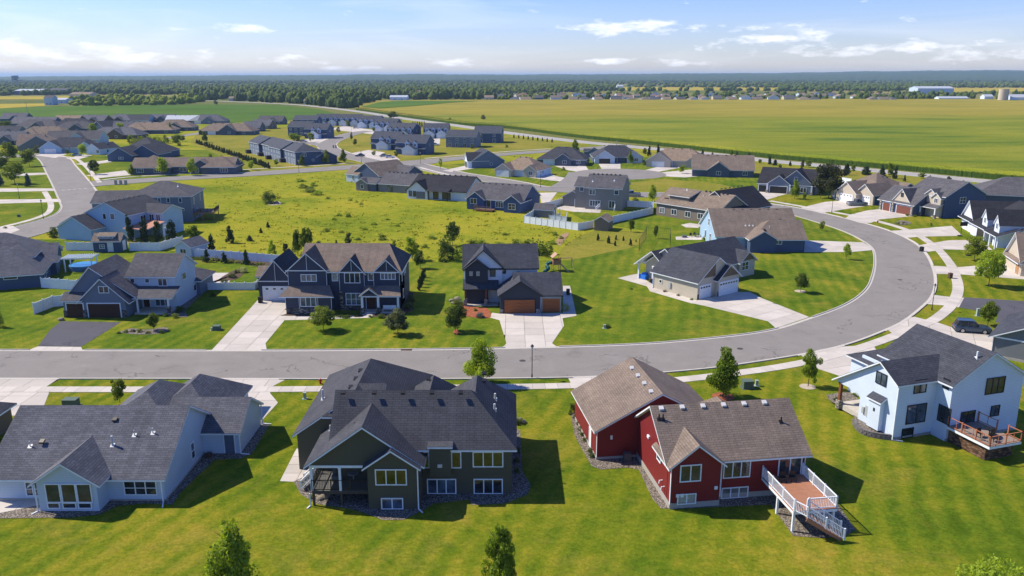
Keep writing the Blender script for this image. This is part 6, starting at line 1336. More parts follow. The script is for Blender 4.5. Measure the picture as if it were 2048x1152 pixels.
for i, (a, b_, c_, d_) in enumerate([(236, 475, 427, 21), (261, 483, 431, 20), (290, 484, 436, 21), (316, 485, 440, 22), (345, 487, 441, 25)]): T(a, b_, c_, d_, 'column', 'spruce', f'{nth(i)} from the left of five columnar evergreens by the blue house', 1, 'columnar evergreens', 'evergreen_tree')
T(108, 475, 452, 24, 'bush', 'dark', 'dark round shrub left of the light blue garage', 1); T(390, 500, 449, 33, 'ragged', 'yellow', 'loose yellow green tree right of the white playhouse', 1)
for i, (a, b_, c_, d_) in enumerate([(424, 502, 467, 20), (461, 486, 449, 21), (500, 482, 470, 16), (414, 524, 497, 16), (449, 526, 503, 16), (493, 529, 497, 14), (522, 466, 455, 8), (536, 455, 443, 9), (404, 500, 480, 12)]): T(a, b_, c_, d_, 'cone', 'spruce' if i != 8 else 'blue', f'{nth(i)} of the scattered small spruces around the white fence corner', 1, 'small spruces by the white fence')
T(539, 407, 379, 36, 'bush', 'dark', 'lone dark bush on a sandy ring in the open meadow', 1)
rs = random.Random(5)
shr = [(600, 363, 8, 20), (606, 376, 9, 22), (622, 384, 12, 26), (636, 390, 12, 22), (628, 372, 9, 14), (678, 432, 8, 12), (668, 440, 7, 11), (697, 434, 10, 11), (747, 450, 7, 13), (795, 453, 6, 10), (762, 474, 9, 15), (864, 478, 9, 16), (650, 463, 7, 16), (683, 465, 5, 12), (945, 487, 10, 22), (965, 488, 10, 20), (1000, 492, 9, 20), (1030, 496, 20, 26), (1045, 500, 22, 26), (1062, 505, 30, 30), (1080, 510, 34, 30), (1095, 508, 22, 22), (1110, 470, 8, 12), (655, 398, 5, 10), (700, 402, 5, 8), (712, 405, 5, 8), (723, 409, 5, 7), (765, 480, 6, 18), (820, 488, 8, 16), (850, 495, 8, 14), (925, 505, 12, 20), (910, 515, 14, 22), (730, 460, 5, 12), (775, 440, 4, 10), (716, 480, 6, 14), (1010, 470, 6, 14), (1105, 488, 9, 16), (1122, 478, 7, 10)]
for i, (a, b_, hh, ww) in enumerate(sorted(shr)): T(a, b_, b_ - hh, ww * 1.15, 'bush', ['bright', 'yellow', 'mid', 'bright'][i % 4] if hh < 18 else 'mid', f'{nth(i)} meadow shrub counted from the left', 2, 'meadow shrubs')
for i in range(90):
    a, b_ = rs.uniform(560, 1110), rs.uniform(385, 512)
    if b_ > 360 + (1100 - a) * .02 + 150 * rs.random() ** 2: pass
sp = [(1196, 481, 15), (1217, 487, 17), (1232, 480, 11), (1230, 492, 12), (1247, 482, 11), (1261, 491, 15), (1272, 484, 6)]
for i, (a, b_, hh) in enumerate(sp): T(a, b_, b_ - hh, hh * .55, 'cone', 'spruce', f'{nth(i)} little spruce on the tan knoll, counted from the left', 1, 'little spruces on the knoll')
T(1262, 464, 437, 13, 'oval', 'dark', 'reddish staked sapling beside the brown garden shed', 1); T(1311, 477, 450, 11, 'oval', 'dark', 'staked sapling on the lawn left of the small patio', 1)
T(1304, 403, 368, 19, 'egg', 'bright', 'narrow bright tree right of the grey two storey house', 1); T(1270, 405, 393, 16, 'bush', 'mid', 'shrub at the right fence corner of the grey house', 1)
T(1657, 397, 324, 64, 'oval', 'olive', 'very large dark tree between the charcoal and beige houses', 0); T(1641, 396, 350, 26, 'ragged', 'olive', 'smaller dark tree leaning beside the very large one', 0)
T(1589, 398, 358, 19, 'egg', 'bright', 'small bright tree in front of the charcoal gabled house', 1); T(1608, 402, 384, 10, 'ragged', 'mid', 'sapling on the lawn beside the charcoal house driveway', 1)
hw = [(1290, 312, 295, 9), (1298, 312, 290, 9), (1316, 313, 286, 8), (1332, 312, 299, 14), (1405, 311, 298, 8), (1425, 314, 304, 7), (1463, 317, 298, 6), (1473, 320, 302, 8), (1497, 325, 304, 10), (1539, 329, 310, 8), (1550, 331, 318, 10), (1559, 341, 327, 7), (1580, 332, 321, 6), (1605, 334, 318, 8), (1617, 335, 320, 14), (1693, 350, 325, 16), (1706, 346, 328, 10), (1731, 350, 331, 20), (1764, 353, 329, 15), (1780, 357, 325, 13), (1790, 358, 331, 10), (1809, 363, 349, 6), (1843, 357, 345, 14), (1860, 360, 350, 7), (1896, 366, 352, 16), (1925, 374, 360, 10), (1963, 385, 366, 10), (2002, 383, 359, 22), (2016, 396, 378, 9), (1520, 328, 318, 8), (1640, 338, 328, 8)]
for i, (a, b_, c_, d_) in enumerate(sorted(hw)): T(a, b_, c_, d_ * 1.15, 'cone' if i % 3 else 'ragged', 'spruce' if i % 3 else 'mid', f'{nth(i)} roadside tree from the left between highway and right hand houses', 1, 'roadside trees below the highway')
T(1150, 307, 276, 17, 'egg', 'bright', 'tall bright tree beyond the charcoal hipped house', 1); T(1261, 328, 302, 13, 'egg', 'bright', 'round tree before the navy house on the cul de sac', 1); T(1364, 347, 330, 14, 'oval', 'bright', 'small round tree at the right end of the cul de sac', 1); T(1290, 330, 319, 12, 'bush', 'dark', 'dark shrub right of the navy cul de sac house', 2)
T(1176, 327, 314, 7, 'ragged', 'bright', 'sapling left of the small grey outbuilding driveway', 2); T(1126, 341, 333, 9, 'bush', 'mid', 'shrub by the drive of the charcoal hipped house', 2); T(881, 338, 316, 8, 'ragged', 'bright', 'sapling on the corner lawn left of the two garage house', 2)
for i in range(9): T(1028 + i * 9.5, 275.5 + i * 1.15, 268.5 + i * 1.1, 4.4, 'column', 'spruce', f'{nth(i)} arborvitae from the left in the dotted row below the highway', 2, 'dotted arborvitae row', 'arborvitae')
for i in range(6): T(826 + i * 4.5, 252 + i * .5, 243, 4.6, 'column', 'spruce', f'{nth(i)} small evergreen from the left beside the far townhouses', 2, 'evergreens beside the far townhouses', 'evergreen_tree')
for i in range(30):
    t = i / 29; a = 395 + t * 142 + rs.uniform(-1, 1); b_ = 287 + t * 50 + rs.uniform(-.6, .6); T(a, b_, b_ - 8.5 - t * 4 - rs.uniform(0, 2), 8 + 2 * t, 'cone', 'spruce', f'{nth(i)} spruce from the left in the long dark evergreen hedge', 2, 'long evergreen hedge')
lf = [(326, 351, 313, 24, 'oval', 'bright', 'bright round tree before the middle of the duplex'), (386, 351, 314, 21, 'oval', 'bright', 'bright tree before the right part of the duplex'), (264, 352, 328, 13, 'egg', 'mid', 'narrow tree before the left gable of the duplex'), (421, 323, 306, 12, 'egg', 'mid', 'small tree behind the right end of the duplex'),
 (446, 341, 312, 15, 'egg', 'mid', 'tree on the verge right of the duplex'), (461, 330, 314, 11, 'ragged', 'mid', 'sapling beneath the evergreen hedge, second from the duplex'), (484, 336, 320, 11, 'ragged', 'mid', 'sapling beneath the evergreen hedge, third from the duplex'), (502, 340, 320, 15, 'oval', 'bright', 'leafy young tree beneath the end of the evergreen hedge'),
 (18, 323, 283, 36, 'oval', 'mid', 'large round tree at the left edge beside the pale road'), (59, 333, 297, 30, 'oval', 'mid', 'round tree on the lawn inside the side street bend'), (4, 343, 310, 26, 'oval', 'dark', 'dark tree cut off by the left edge'), (30, 368, 322, 42, 'oval', 'mid', 'broad round tree above the white driveways at left'),
 (191, 349, 318, 24, 'ragged', 'dark', 'dark spreading tree beside the street lamp and duplex drive'), (167, 312, 287, 17, 'oval', 'bright', 'round tree behind the parked light blue car'), (187, 274, 245, 17, 'oval', 'bright', 'bright round tree among the blue roofs'), (221, 263, 243, 13, 'oval', 'mid', 'round tree among brown roofs, left of a pair'), (242, 267, 244, 16, 'oval', 'bright', 'round tree among brown roofs, right of a pair'),
 (74, 306, 288, 17, 'bush', 'grey', 'grey green bush before the large taupe house'), (12, 268, 240, 28, 'oval', 'dark', 'dark tree clump above the left edge roofs'), (110, 262, 244, 14, 'oval', 'dark', 'dark tree left of the tan back row house'), (135, 310, 298, 8, 'oval', 'mid', 'small round tree by the white garage door'),
 (57, 373, 345, 15, 'cone', 'blue', 'blue spruce between the two white driveways at left'), (2, 372, 345, 18, 'cone', 'blue', 'blue spruce cut off by the left edge'), (355, 291, 268, 20, 'oval', 'mid', 'tree beside the lane right of the bright shrubs'), (359, 294, 283, 8, 'oval', 'mid', 'small tree below the lane right of the bright shrubs'), (365, 283, 270, 12, 'oval', 'mid', 'round tree touching the lane'), (410, 285, 262, 13, 'egg', 'mid', 'tree at the top of the evergreen hedge'), (402, 270, 260, 7, 'oval', 'dark', 'dark little tree beside the side lane bend'),
 (342, 267, 245, 10, 'egg', 'mid', 'small tree before the grey brown house right of the shrubs'), (553, 332, 317, 10, 'oval', 'bright', 'small tree at the left foot of the long townhouse row'), (605, 332, 310, 15, 'egg', 'mid', 'tree against the navy end wall of the townhouse row'), (654, 328, 300, 18, 'egg', 'mid', 'tree right of the long townhouse row'), (688, 326, 299, 19, 'egg', 'mid', 'larger tree on the verge by the townhouse street'), (590, 286, 266, 23, 'oval', 'bright', 'bright tree inside the middle townhouse row, left'), (622, 284, 264, 14, 'oval', 'mid', 'tree inside the middle townhouse row, right'),
 (677, 266, 253, 10, 'oval', 'dark', 'dark tree on the small island by the far townhouses'), (703, 281, 265, 7, 'ragged', 'dark', 'thin tree at the fork of the townhouse street'), (710, 291, 277, 9, 'oval', 'dark', 'dark tree by the mailboxes of the townhouse street'), (695, 253, 240, 8, 'oval', 'mid', 'tree before the second far townhouse'), (723, 256, 242, 6, 'oval', 'mid', 'tree before the third far townhouse'), (757, 262, 248, 9, 'oval', 'mid', 'tree before the fourth far townhouse'), (748, 264, 254, 7, 'oval', 'dark', 'dark tree left of the fourth far townhouse drive'),
 (651, 250, 242, 8, 'oval', 'mid', 'tree before the leftmost far townhouse'), (787, 238, 222, 22, 'oval', 'dark', 'dark round tree beside the highway above the townhouses'), (967, 244, 229, 10, 'ragged', 'grey', 'lone grey tree standing in the crop field'), (748, 312, 301, 9, 'oval', 'dark', 'tree by the left paired townhouse drive'), (792, 314, 302, 10, 'oval', 'mid', 'tree beside the parked white car'), (945, 297, 288, 10, 'bush', 'dark', 'shrub behind the grey blue townhouse'), (1013, 295, 288, 8, 'bush', 'mid', 'shrub on the grass right of the townhouses'), (900, 244, 235, 6, 'oval', 'dark', 'little tree behind the paired garage townhouse'), (432, 210, 200, 9, 'oval', 'dark', 'lone dark tree at the far edge of the soybean field'), (882, 262, 250, 5, 'column', 'spruce', 'evergreen beside the paired garage townhouse')]
for a in lf: T(a[0], a[1], a[2], a[3], a[4], a[5], a[6], 1 if a[3] > 12 else 2)
for i in range(13):
    a, b_ = 264 + i * 5.6, 281 + (i % 3) * 4; T(a, b_ + 6, b_ - 13 + (i % 2) * 3, 17, 'bush', 'yellow' if i % 3 != 2 else 'dark', f'{nth(i)} bush from the left in the bright thicket below brown roofs', 2, 'bright thicket')
# planting around the houses, each a few pixels
small = [(238, 667, 5, 12, 'hosta', 'pale house bed'), (252, 665, 6, 12, 'hosta', 'pale house bed'), (265, 664, 6, 12, 'spruce', 'pale house bed'), (280, 664, 8, 14, 'yellow', 'pale house bed'), (297, 667, 6, 12, 'hosta', 'pale house bed'), (323, 667, 8, 10, 'dark', 'pale house bed'), (350, 636, 10, 16, 'yellow', 'pale house porch'), (331, 633, 8, 12, 'dark', 'pale house porch'), (360, 624, 14, 22, 'dark', 'pale house porch'),
 (425, 593, 8, 14, 'dark', 'white fence corner'), (487, 545, 12, 20, 'flower', 'patio border'), (475, 546, 8, 14, 'dark', 'patio border'), (465, 556, 10, 18, 'dark', 'patio border'), (450, 566, 9, 16, 'dark', 'patio border'),
 (740, 635, 5, 10, 'dark', 'navy house walk'), (762, 636, 9, 18, 'hosta', 'navy house walk'), (688, 632, 6, 40, 'dark', 'navy house windows'), (715, 632, 6, 22, 'dark', 'navy house windows'), (818, 618, 16, 18, 'dark', 'navy house right wall'), (822, 604, 14, 16, 'dark', 'navy house right wall'),
 (916, 611, 12, 22, 'dark', 'cedar porch'), (961, 635, 11, 20, 'blue', 'cedar porch mulch bed'), (950, 622, 6, 10, 'hosta', 'cedar porch mulch bed'), (930, 622, 6, 10, 'dark', 'cedar porch mulch bed'), (1130, 622, 18, 18, 'flower', 'single cedar garage door'), (1262, 579, 4, 8, 'hosta', 'cream house'), (1330, 584, 5, 9, 'grey', 'cream house side walk'), (1357, 592, 5, 9, 'grey', 'cream house side walk'), (1383, 600, 4, 8, 'dark', 'cream house side walk'), (1215, 655, 8, 14, 'dark', 'utility post on the big lawn'), (1412, 480, 9, 18, 'bright', 'small square patio'),
 (1146, 828, 24, 22, 'dark', 'red garage wall back corner'), (1150, 838, 9, 13, 'dark', 'red garage wall'), (1157, 850, 9, 13, 'dark', 'red garage wall'), (1161, 861, 9, 13, 'dark', 'red garage wall'), (1165, 872, 9, 13, 'dark', 'red garage wall'), (1170, 883, 9, 13, 'dark', 'red garage wall'), (1180, 905, 10, 15, 'dark', 'red garage wall front corner'), (1184, 915, 10, 14, 'dark', 'red garage wall front corner'),
 (1038, 848, 14, 22, 'hosta', 'boulder by the olive house'), (1035, 905, 12, 14, 'dark', 'olive house right wall'), (1034, 925, 12, 14, 'dark', 'olive house right wall'), (1034, 945, 12, 14, 'dark', 'olive house right wall'), (609, 975, 10, 10, 'hosta', 'olive house rock bed'), (624, 997, 10, 12, 'hosta', 'olive house rock bed'),
 (1672, 805, 12, 14, 'dark', 'white house porch'), (1692, 820, 14, 14, 'yellow', 'white house porch'), (1709, 793, 8, 12, 'hosta', 'white house porch'), (1710, 833, 6, 9, 'grey', 'white house gravel bed'), (1722, 845, 7, 9, 'hosta', 'white house gravel bed'), (1728, 857, 5, 8, 'hosta', 'white house gravel bed'), (1738, 868, 6, 8, 'hosta', 'white house gravel bed'), (1749, 866, 7, 8, 'hosta', 'white house gravel bed'), (1761, 865, 6, 8, 'hosta', 'white house gravel bed'),
 (1796, 448, 5, 14, 'hosta', 'oval rock garden'), (1807, 448, 5, 12, 'grey', 'oval rock garden'), (1815, 432, 5, 10, 'dark', 'brown garage doors'), (1830, 434, 5, 10, 'hosta', 'brown garage doors'), (1943, 463, 7, 8, 'dark', 'white garage doors'), (1953, 471, 6, 8, 'dark', 'white garage doors'), (1862, 452, 8, 6, 'yellow', 'rock garden lawn sapling'), (2, 655, 34, 16, 'dark', 'left edge lawn'), (170, 543, 8, 14, 'mid', 'blue pool'), (184, 500, 5, 12, 'dark', 'garden shed'), (10, 457, 5, 8, 'dark', 'side street lawn')]
cnt = {}
for a, b_, hh, ww, cc, wh in small: cnt[wh] = cnt.get(wh, 0) + 1
seen = {}
for a, b_, hh, ww, cc, wh in small:
    i = seen[wh] = seen.get(wh, 0) + 1
    lb = f'{dict(hosta="light green", flower="white flowering", blue="blue green", dark="dark green", yellow="yellow green", grey="grey green", mid="green", bright="bright green", spruce="needle leaved")[cc]} shrub at the {wh}' + (f', {nth(i - 1)} of {cnt[wh]}' if cnt[wh] > 1 else '')
    T(a, b_, b_ - hh, ww, 'bush', cc, lb, 1, 'shrubs planted at the ' + wh, z if 0 else None)
for i, t in enumerate(np.linspace(0, 1, 16)):
    a, b_ = 384 + t * 152, 519 + t * 16 - 2.5 * math.sin(t * 3.14); T(a, b_, b_ - 6 - (i % 3) * 2, 13, 'bush', ['dark', 'hosta', 'yellow', 'hosta', 'mid'][i % 5], f'{nth(i)} perennial clump from the left along the white fence', 2, 'perennials along the white fence')
# shade-casting meadow growth: taller tufts nobody could count
r = np.random.RandomState(3); m = MB(); k = 0
def px_in(poly, n, seed):
    rr_ = np.random.RandomState(seed); P = [Vector((a, b, 0)) for a, b in poly]; xs = [p.x for p in P]; ys = [p.y for p in P]; out = []
    while len(out) < n:
        q = Vector((rr_.uniform(min(xs), max(xs)), rr_.uniform(min(ys), max(ys)), 0))
        if inside(q, P): out.append((q.x, q.y))
    return out
MEAD = [(420, 365), (690, 342), (800, 395), (930, 425), (1130, 440), (1180, 465), (1120, 520), (830, 522), (540, 525), (440, 500), (420, 440)]
Vs = []; Fs = []; rn = random.Random(8)
for a, b_ in px_in(MEAD, 650, 4):
    x, y = W(a, b_)
    for j in range(7):
        u, v = x + rn.gauss(0, .5), y + rn.gauss(0, .5); t = rn.random() * 3.14; s = rn.uniform(.12, .3); hh = rn.uniform(.1, .4); n0 = len(Vs)
        Vs += [(u - s * math.cos(t), v - s * math.sin(t), 0), (u + s * math.cos(t), v + s * math.sin(t), 0), (u + rn.uniform(-.2, .2), v + rn.uniform(-.2, .2), hh)]; Fs.append((n0, n0 + 1, n0 + 2))
me = bpy.data.meshes.new('tall_meadow_grass'); me.from_pydata(Vs, [], Fs); me.materials.append(leafmat('meadow_tufts', (.12, .165, .012), (.25, .265, .025), .4)); tag(link('tall_meadow_grass', me), 'tufts of taller grass and weeds scattered through the meadow', 'grass', kind='stuff')
# ------------------------------------------------------------------ fences
def fence(name, pts, h, label, panel=1.83, mat=VINYL, cat='fence', th=.05, group=None):
    P = WP(pts); o = empty(name, P[0].x, P[0].y, 0, label, cat, group); b = P[0]; pk = {}
    pm = MB(); pm.box(-.065, .065, -.065, .065, 0, h + .12); pm.prism([(-.09, -.09, h + .12), (.09, -.09, h + .12), (.09, .09, h + .12), (-.09, .09, h + .12)], (0, 0, .05)); pmesh = pm.mesh('post', mat)
    first = True
    for p, q in zip(P, P[1:]):
        d = q - p; n = max(1, round(d.length / panel)); w_ = d.length / n; a = math.atan2(d.y, d.x); k = round(w_, 3)
        if k not in pk:
            m = MB(); m.box(.07, w_ - .07, -th / 2, th / 2, .08, h - .1); m.box(.07, w_ - .07, -.045, .045, h - .1, h); m.box(.07, w_ - .07, -.045, .045, .04, .14)
            pk[k] = m.mesh('panel', mat)
        for i in range(n):
            f = link('panel', pk[k], o); f.location = p + d * (i / n) - b; f.rotation_euler.z = a
            if not (i == 0 and not first): g = link('post', pmesh, o); g.location = p + d * (i / n) - b
        g = link('post', pmesh, o); g.location = q - b; first = False
    return o
fence('vinyl_fence', [(84, 575.5), (156, 581)], 1.8, 'white vinyl fence joining the navy house to the pale house')
fence('vinyl_fence', [(69, 629), (107, 614), (128, 612)], 1.8, 'white vinyl fence jutting onto the lawn left of the dark garage doors')
fence('vinyl_fence', [(133, 501), (187, 501.5)], 1.8, 'white vinyl fence left of the garden shed'); fence('vinyl_fence', [(260, 502), (320, 502)], 1.8, 'white vinyl fence right of the garden shed')
fence('vinyl_fence', [(320, 502), (366, 488)], 1.8, 'white vinyl fence slanting up to the playhouse'); fence('vinyl_fence', [(383, 513), (512, 523), (560, 527)], 1.7, 'long white vinyl fence behind the evergreen border')
fence('vinyl_fence', [(410, 580), (510, 580), (528, 566)], 1.3, 'low white vinyl fence right of the pale house')
fence('vinyl_fence', [(1048, 446), (1156, 461), (1186, 456)], 1.8, 'white vinyl fence running in front of the small playhouse'); fence('vinyl_fence', [(1048, 446), (1092, 418), (1128, 408)], 1.8, 'white vinyl fence left of the grey two storey house')
fence('vinyl_fence', [(1210, 450), (1306, 428), (1306, 416), (1246, 413)], 1.8, 'white vinyl fence right of the grey two storey house'); fence('vinyl_fence', [(1098, 440), (1133, 443), (1134, 434)], 1.2, 'low white fence beside the small playhouse')
fence('vinyl_fence', [(1683, 365), (1702, 368)], 1.8, 'short white fence behind the beige ranch house'); fence('vinyl_fence', [(1672, 387), (1690, 392)], 1.8, 'short white fence beside the dark tree trunk')
# ball net
P = WP([(1278, 503), (1292, 479), (1340, 482), (1340, 497)]); o = empty('ball_net', P[0].x, P[0].y, 0, 'tall black netting frame on the lawn behind the cream house', 'net'); pm = MB(); pm.tube([(0, 0, 0), (0, 0, 2.9)], .045, 6); pme = pm.mesh('post', BLACKM)
nm_ = MB()
for a, b_ in zip(P, P[1:]):
    d = b_ - a; n = int(d.length / .45)
    for i in range(n + 1): q = a + d * (i / n) - P[0]; nm_.bar(q + Vector((0, 0, .05)), q + Vector((0, 0, 2.85)), .012, .012, up=(1, 0, 0))
    for zz in np.arange(.3, 2.9, .45): nm_.bar(a - P[0] + Vector((0, 0, zz)), b_ - P[0] + Vector((0, 0, zz)), .012, .012)
    nm_.bar(a - P[0] + Vector((0, 0, 2.87)), b_ - P[0] + Vector((0, 0, 2.87)), .04, .04)
nm_.build('net', BLACKM, o, uv=False)
for a in P: g = link('post', pme, o); g.location = a - P[0]
# ------------------------------------------------------------------ street lamps
lm = MB(); lm.tube([(0, 0, 0), (0, 0, .5), (0, 0, .52), (0, 0, 3.75)], [.1, .09, .055, .045], 8); PM = lm.mesh('pole', BLACKM, uv=False)
lm = MB(); lm.tube([(0, 0, 3.75), (0, 0, 3.8), (0, 0, 4.15)], [.05, .11, .17], 8); LM_ = lm.mesh('lantern', plain('frosted_lantern_glass', (.55, .55, .5), .3, .5), uv=False)
lm = MB(); lm.tube([(0, 0, 4.15), (0, 0, 4.2), (0, 0, 4.36), (0, 0, 4.46)], [.24, .22, .07, .02], 8); CM_ = lm.mesh('lamp_cap', BLACKM, uv=False)
for px, py, s_, lb in [(1064, 756.5, 1, 'black street lamp on the verge behind the olive house'), (1863.5, 621, 1, 'black street lamp at the outside of the street curve'), (87, 438, 1.15, 'black street lamp beside the left side street sidewalk'), (182, 362, 1.2, 'black street lamp by the crossing at the duplex drive'), (1663.5, 425, 1.15, 'black street lamp by the grey pickup driveway'),
    (1081, 375, 1.2, 'street lamp near the blue house right corner'), (1196, 337, 1.2, 'street lamp at the left rim of the cul de sac'), (723, 326, 1.2, 'street lamp at the townhouse crossing'), (598, 345, 1.1, 'street lamp below the navy townhouse end wall'), (841, 327, 1.1, 'street lamp right of the paired townhouses'), (703, 268, 1.1, 'street lamp by the far townhouse fork'), (141, 310, 1.1, 'street lamp at the side street bend'), (39, 398, 1.1, 'street lamp between the white driveways at left')]:
    x, y = W(px, py); o = empty('street_lamp', x, y, 0, lb, 'street lamp', 'black street lamps')
    for n_, me in (('pole', PM), ('lantern', LM_), ('lamp_cap', CM_)): g = link(n_, me, o); g.scale = (s_, s_, s_)
for px, py, t_, lb in [(245, 206, 175, 'thin utility pole by the left field'), (1739, 176, 157, 'pale mast above the far trees'), (55, 228, 204, 'utility pole at the left field edge'), (1233, 297, 288, 'short sign post by the highway junction')]:
    x, y = W(px, py); m = MB(); hh = max(4, (py - t_) / FPX * y); m.tube([(0, 0, 0), (0, 0, hh)], [.22, .14], 6); m.bar((-1, 0, hh * .9), (1, 0, hh * .9), .15); place('utility_pole', px, py, m, plain('weathered_pole', (.35, .33, .3)), lb, 'pole')

# ------------------------------------------------------------------ vehicles
TYRE = plain('tyre_rubber', (.015, .015, .016), .85); RIM = plain('alloy_rim', (.45, .46, .48), .3, .6, .6); CGL = glass('car_glass', (.01, .013, .018), .04); RED = plain('tail_lamp_red', (.4, .01, .01), .3); HL = plain('headlamp', (.7, .72, .75), .15, .8); PLAST = plain('dark_plastic', (.02, .02, .022), .6)
def paint(name, col, metal=.35):
    if name in MATS: return MATS[name]
    m, nt, b = newmat(name, .28, .6); b.inputs['Base Color'].default_value = (*col, 1); b.inputs['Metallic'].default_value = metal; b.inputs['Coat Weight'].default_value = .6; b.inputs['Coat Roughness'].default_value = .08; MATS[name] = m; return m
def loft(secs, mat_name='body'):
    """secs: list of (x, [(y, z) ...]) half sections from the sill up to the centre line, mirrored"""
    m = MB(); rings = []
    for x, s in secs:
        k = len(m.v); full = [(x, y, z) for y, z in s] + [(x, -y, z) for y, z in s[::-1]]; m.v += full; rings.append((k, len(full)))
    for (k0, n), (k1, _) in zip(rings, rings[1:]):
        for j in range(n): m.f.append((k0 + j, k1 + j, k1 + (j + 1) % n, k0 + (j + 1) % n))
    m.f.append(tuple(range(rings[0][0], rings[0][0] + n))); m.f.append(tuple(range(rings[-1][0], rings[-1][0] + n))[::-1]); return m
WH = {}
def vehicle(name, kind, px, py, heading, pm, label, cat, group=None):
    """heading: degrees of the nose from +X; px, py middle of the vehicle on the ground"""
    x, y = W(px, py); o = empty(name, x, y, R(heading), label, cat, group)
    if kind == 'suv': Ln, wd, ht, hood, wb, bed = 4.95, .98, 1.78, 1.08, 1.45, False
    elif kind == 'pickup': Ln, wd, ht, hood, wb, bed = 5.8, 1.0, 1.9, 1.2, 1.8, True
    else: Ln, wd, ht, hood, wb, bed = 4.5, .88, 1.42, .88, 1.32, False
    a, b = -Ln / 2, Ln / 2; s = .3; h1 = hood
    def sec(hh, w_): return [(w_ * .93, s), (w_, s + .12), (w_, hh * .72), (w_ * .95, hh * .94), (w_ * .8, hh), (0, hh + .02)]
    body = loft([(a, sec(h1 * .72, wd * .8)), (a + .08, sec(h1 * .93, wd * .94)), (a + .35, sec(h1, wd)), (0, sec(h1, wd)), (b - 1.5, sec(h1, wd)), (b - 1.0, sec(h1 * .98, wd * .99)), (b - .4, sec(h1 * .9, wd * .95)), (b - .1, sec(h1 * .78, wd * .85)), (b, sec(h1 * .6, wd * .72))])
    body.build('body', pm, o, uv=False, smooth=False)
    g0, g1 = (a + .15, b - 1.55) if kind == 'suv' else ((a + 2.1, b - 1.65) if bed else (a + .55, b - 1.25))
    def cs(hh, w_, z0=h1 - .02): return [(w_, z0), (w_ * .9, hh - .12), (w_ * .82, hh), (0, hh + .02)]
    rk = .35 if kind == 'suv' else (.12 if bed else .8)
    cab = loft([(g0, cs(h1 + .02, wd * .9)), (g0 + rk, cs(ht, wd * .86)), (g1 - 1.0, cs(ht, wd * .88)), (g1 - .75, cs(ht - .03, wd * .86)), (g1, cs(h1 + .02, wd * .88))]); cab.build('windows', CGL, o, uv=False)
    rf = MB(); rf.prism([(g0 + rk - .05, -wd * .72, ht + .015), (g1 - .95, -wd * .74, ht + .015), (g1 - .95, wd * .74, ht + .015), (g0 + rk - .05, wd * .72, ht + .015)], (0, 0, .05))
    for sd in (1, -1):
        for xx in (g0 + rk + .15, (g0 + g1) / 2 - .1, g1 - 1.0): rf.bar((xx, sd * wd * .92, h1), (xx, sd * wd * .83, ht), .09, .05, up=(1, 0, 0))
        rf.bar((g1, sd * wd * .84, h1 + .02), (g1 - .9, sd * wd * .8, ht), .08, .05); rf.bar((g0 + rk, sd * wd * .76, ht + .07), (g1 - 1, sd * wd * .76, ht + .07), .05, .05)
    rf.build('roof', pm, o, uv=False)
    if bed:
        m = MB(); m.box(a + .12, a + 1.98, -wd * .8, wd * .8, h1 - .06, h1 + .03); m.build('truck_bed', PLAST, o, uv=False)
    for k_, (wx, wy) in enumerate([(wb, wd - .1), (-wb, wd - .1), (wb, -wd + .1), (-wb, -wd + .1)]):
        r_ = .38 if kind != 'car' else .33
        if kind not in WH:
            m = MB(); m.tube([(0, -.12, 0), (0, -.1, 0), (0, .1, 0), (0, .12, 0)], [r_ * .93, r_, r_, r_ * .93], 18); n_ = MB(); n_.tube([(0, -.125, 0), (0, .125, 0)], r_ * .62, 10); WH[kind] = (m.mesh('tyre', TYRE, uv=False), n_.mesh('rim', RIM, uv=False))
        t = link('wheel', WH[kind][0], o); t.location = (wx, wy, r_); link('rim', WH[kind][1], t)
    for sd in (1, -1):
        m = MB(); m.box(b - .22, b - .05, sd * wd * .62 - .14, sd * wd * .62 + .14, h1 * .62, h1 * .74); m.build('headlight', HL, o, uv=False)
        m = MB(); m.box(a + .0, a + .12, sd * wd * .78 - .1, sd * wd * .78 + .1, h1 * .6, h1 * .88); m.build('tail_light', RED, o, uv=False)
        m = MB(); m.box(g1 - .35, g1 - .15, sd * (wd + .12) - .09, sd * (wd + .12) + .09, h1 + .02, h1 + .2); m.build('mirror', pm, o, uv=False)
    m = MB(); m.box(b - .06, b + .03, -wd * .6, wd * .6, .42, .62); m.build('bumper', PLAST, o, uv=False); m = MB(); m.box(a - .03, a + .05, -wd * .7, wd * .7, .4, .55); m.build('bumper', PLAST, o, uv=False); return o
vehicle('parked_suv', 'suv', 1943, 664, -14, paint('slate_paint', (.045, .08, .13)), 'dark blue grey sport utility vehicle parked on the driveway at right', 'car')
vehicle('parked_pickup', 'pickup', 1714, 411, 6, paint('silver_paint', (.3, .33, .36)), 'silver grey pickup truck before the white garage doors', 'pickup')
vehicle('parked_car', 'car', 154, 312, 12, paint('pale_blue_paint', (.25, .38, .5)), 'light blue car parked near the side street bend', 'car'); vehicle('parked_car', 'car', 720, 313, 185, paint('blue_paint', (.02, .05, .12)), 'dark blue car at the mouth of the townhouse drive', 'car')
vehicle('parked_car', 'car', 780, 316, 5, paint('white_paint', (.65, .67, .7), .1), 'white car before the right paired townhouse', 'car'); vehicle('parked_car', 'car', 769, 314, 5, paint('silver_paint', (.3, .33, .36)), 'silver car half hidden behind the white car', 'car')
vehicle('parked_pickup', 'pickup', 1262, 393, 180, paint('silver_paint', (.3, .33, .36)), 'grey pickup on the street behind the grey two storey house', 'pickup'); vehicle('parked_car', 'car', 607, 284, 0, paint('white_paint', (.65, .67, .7), .1), 'white car in the middle townhouse forecourt', 'car')
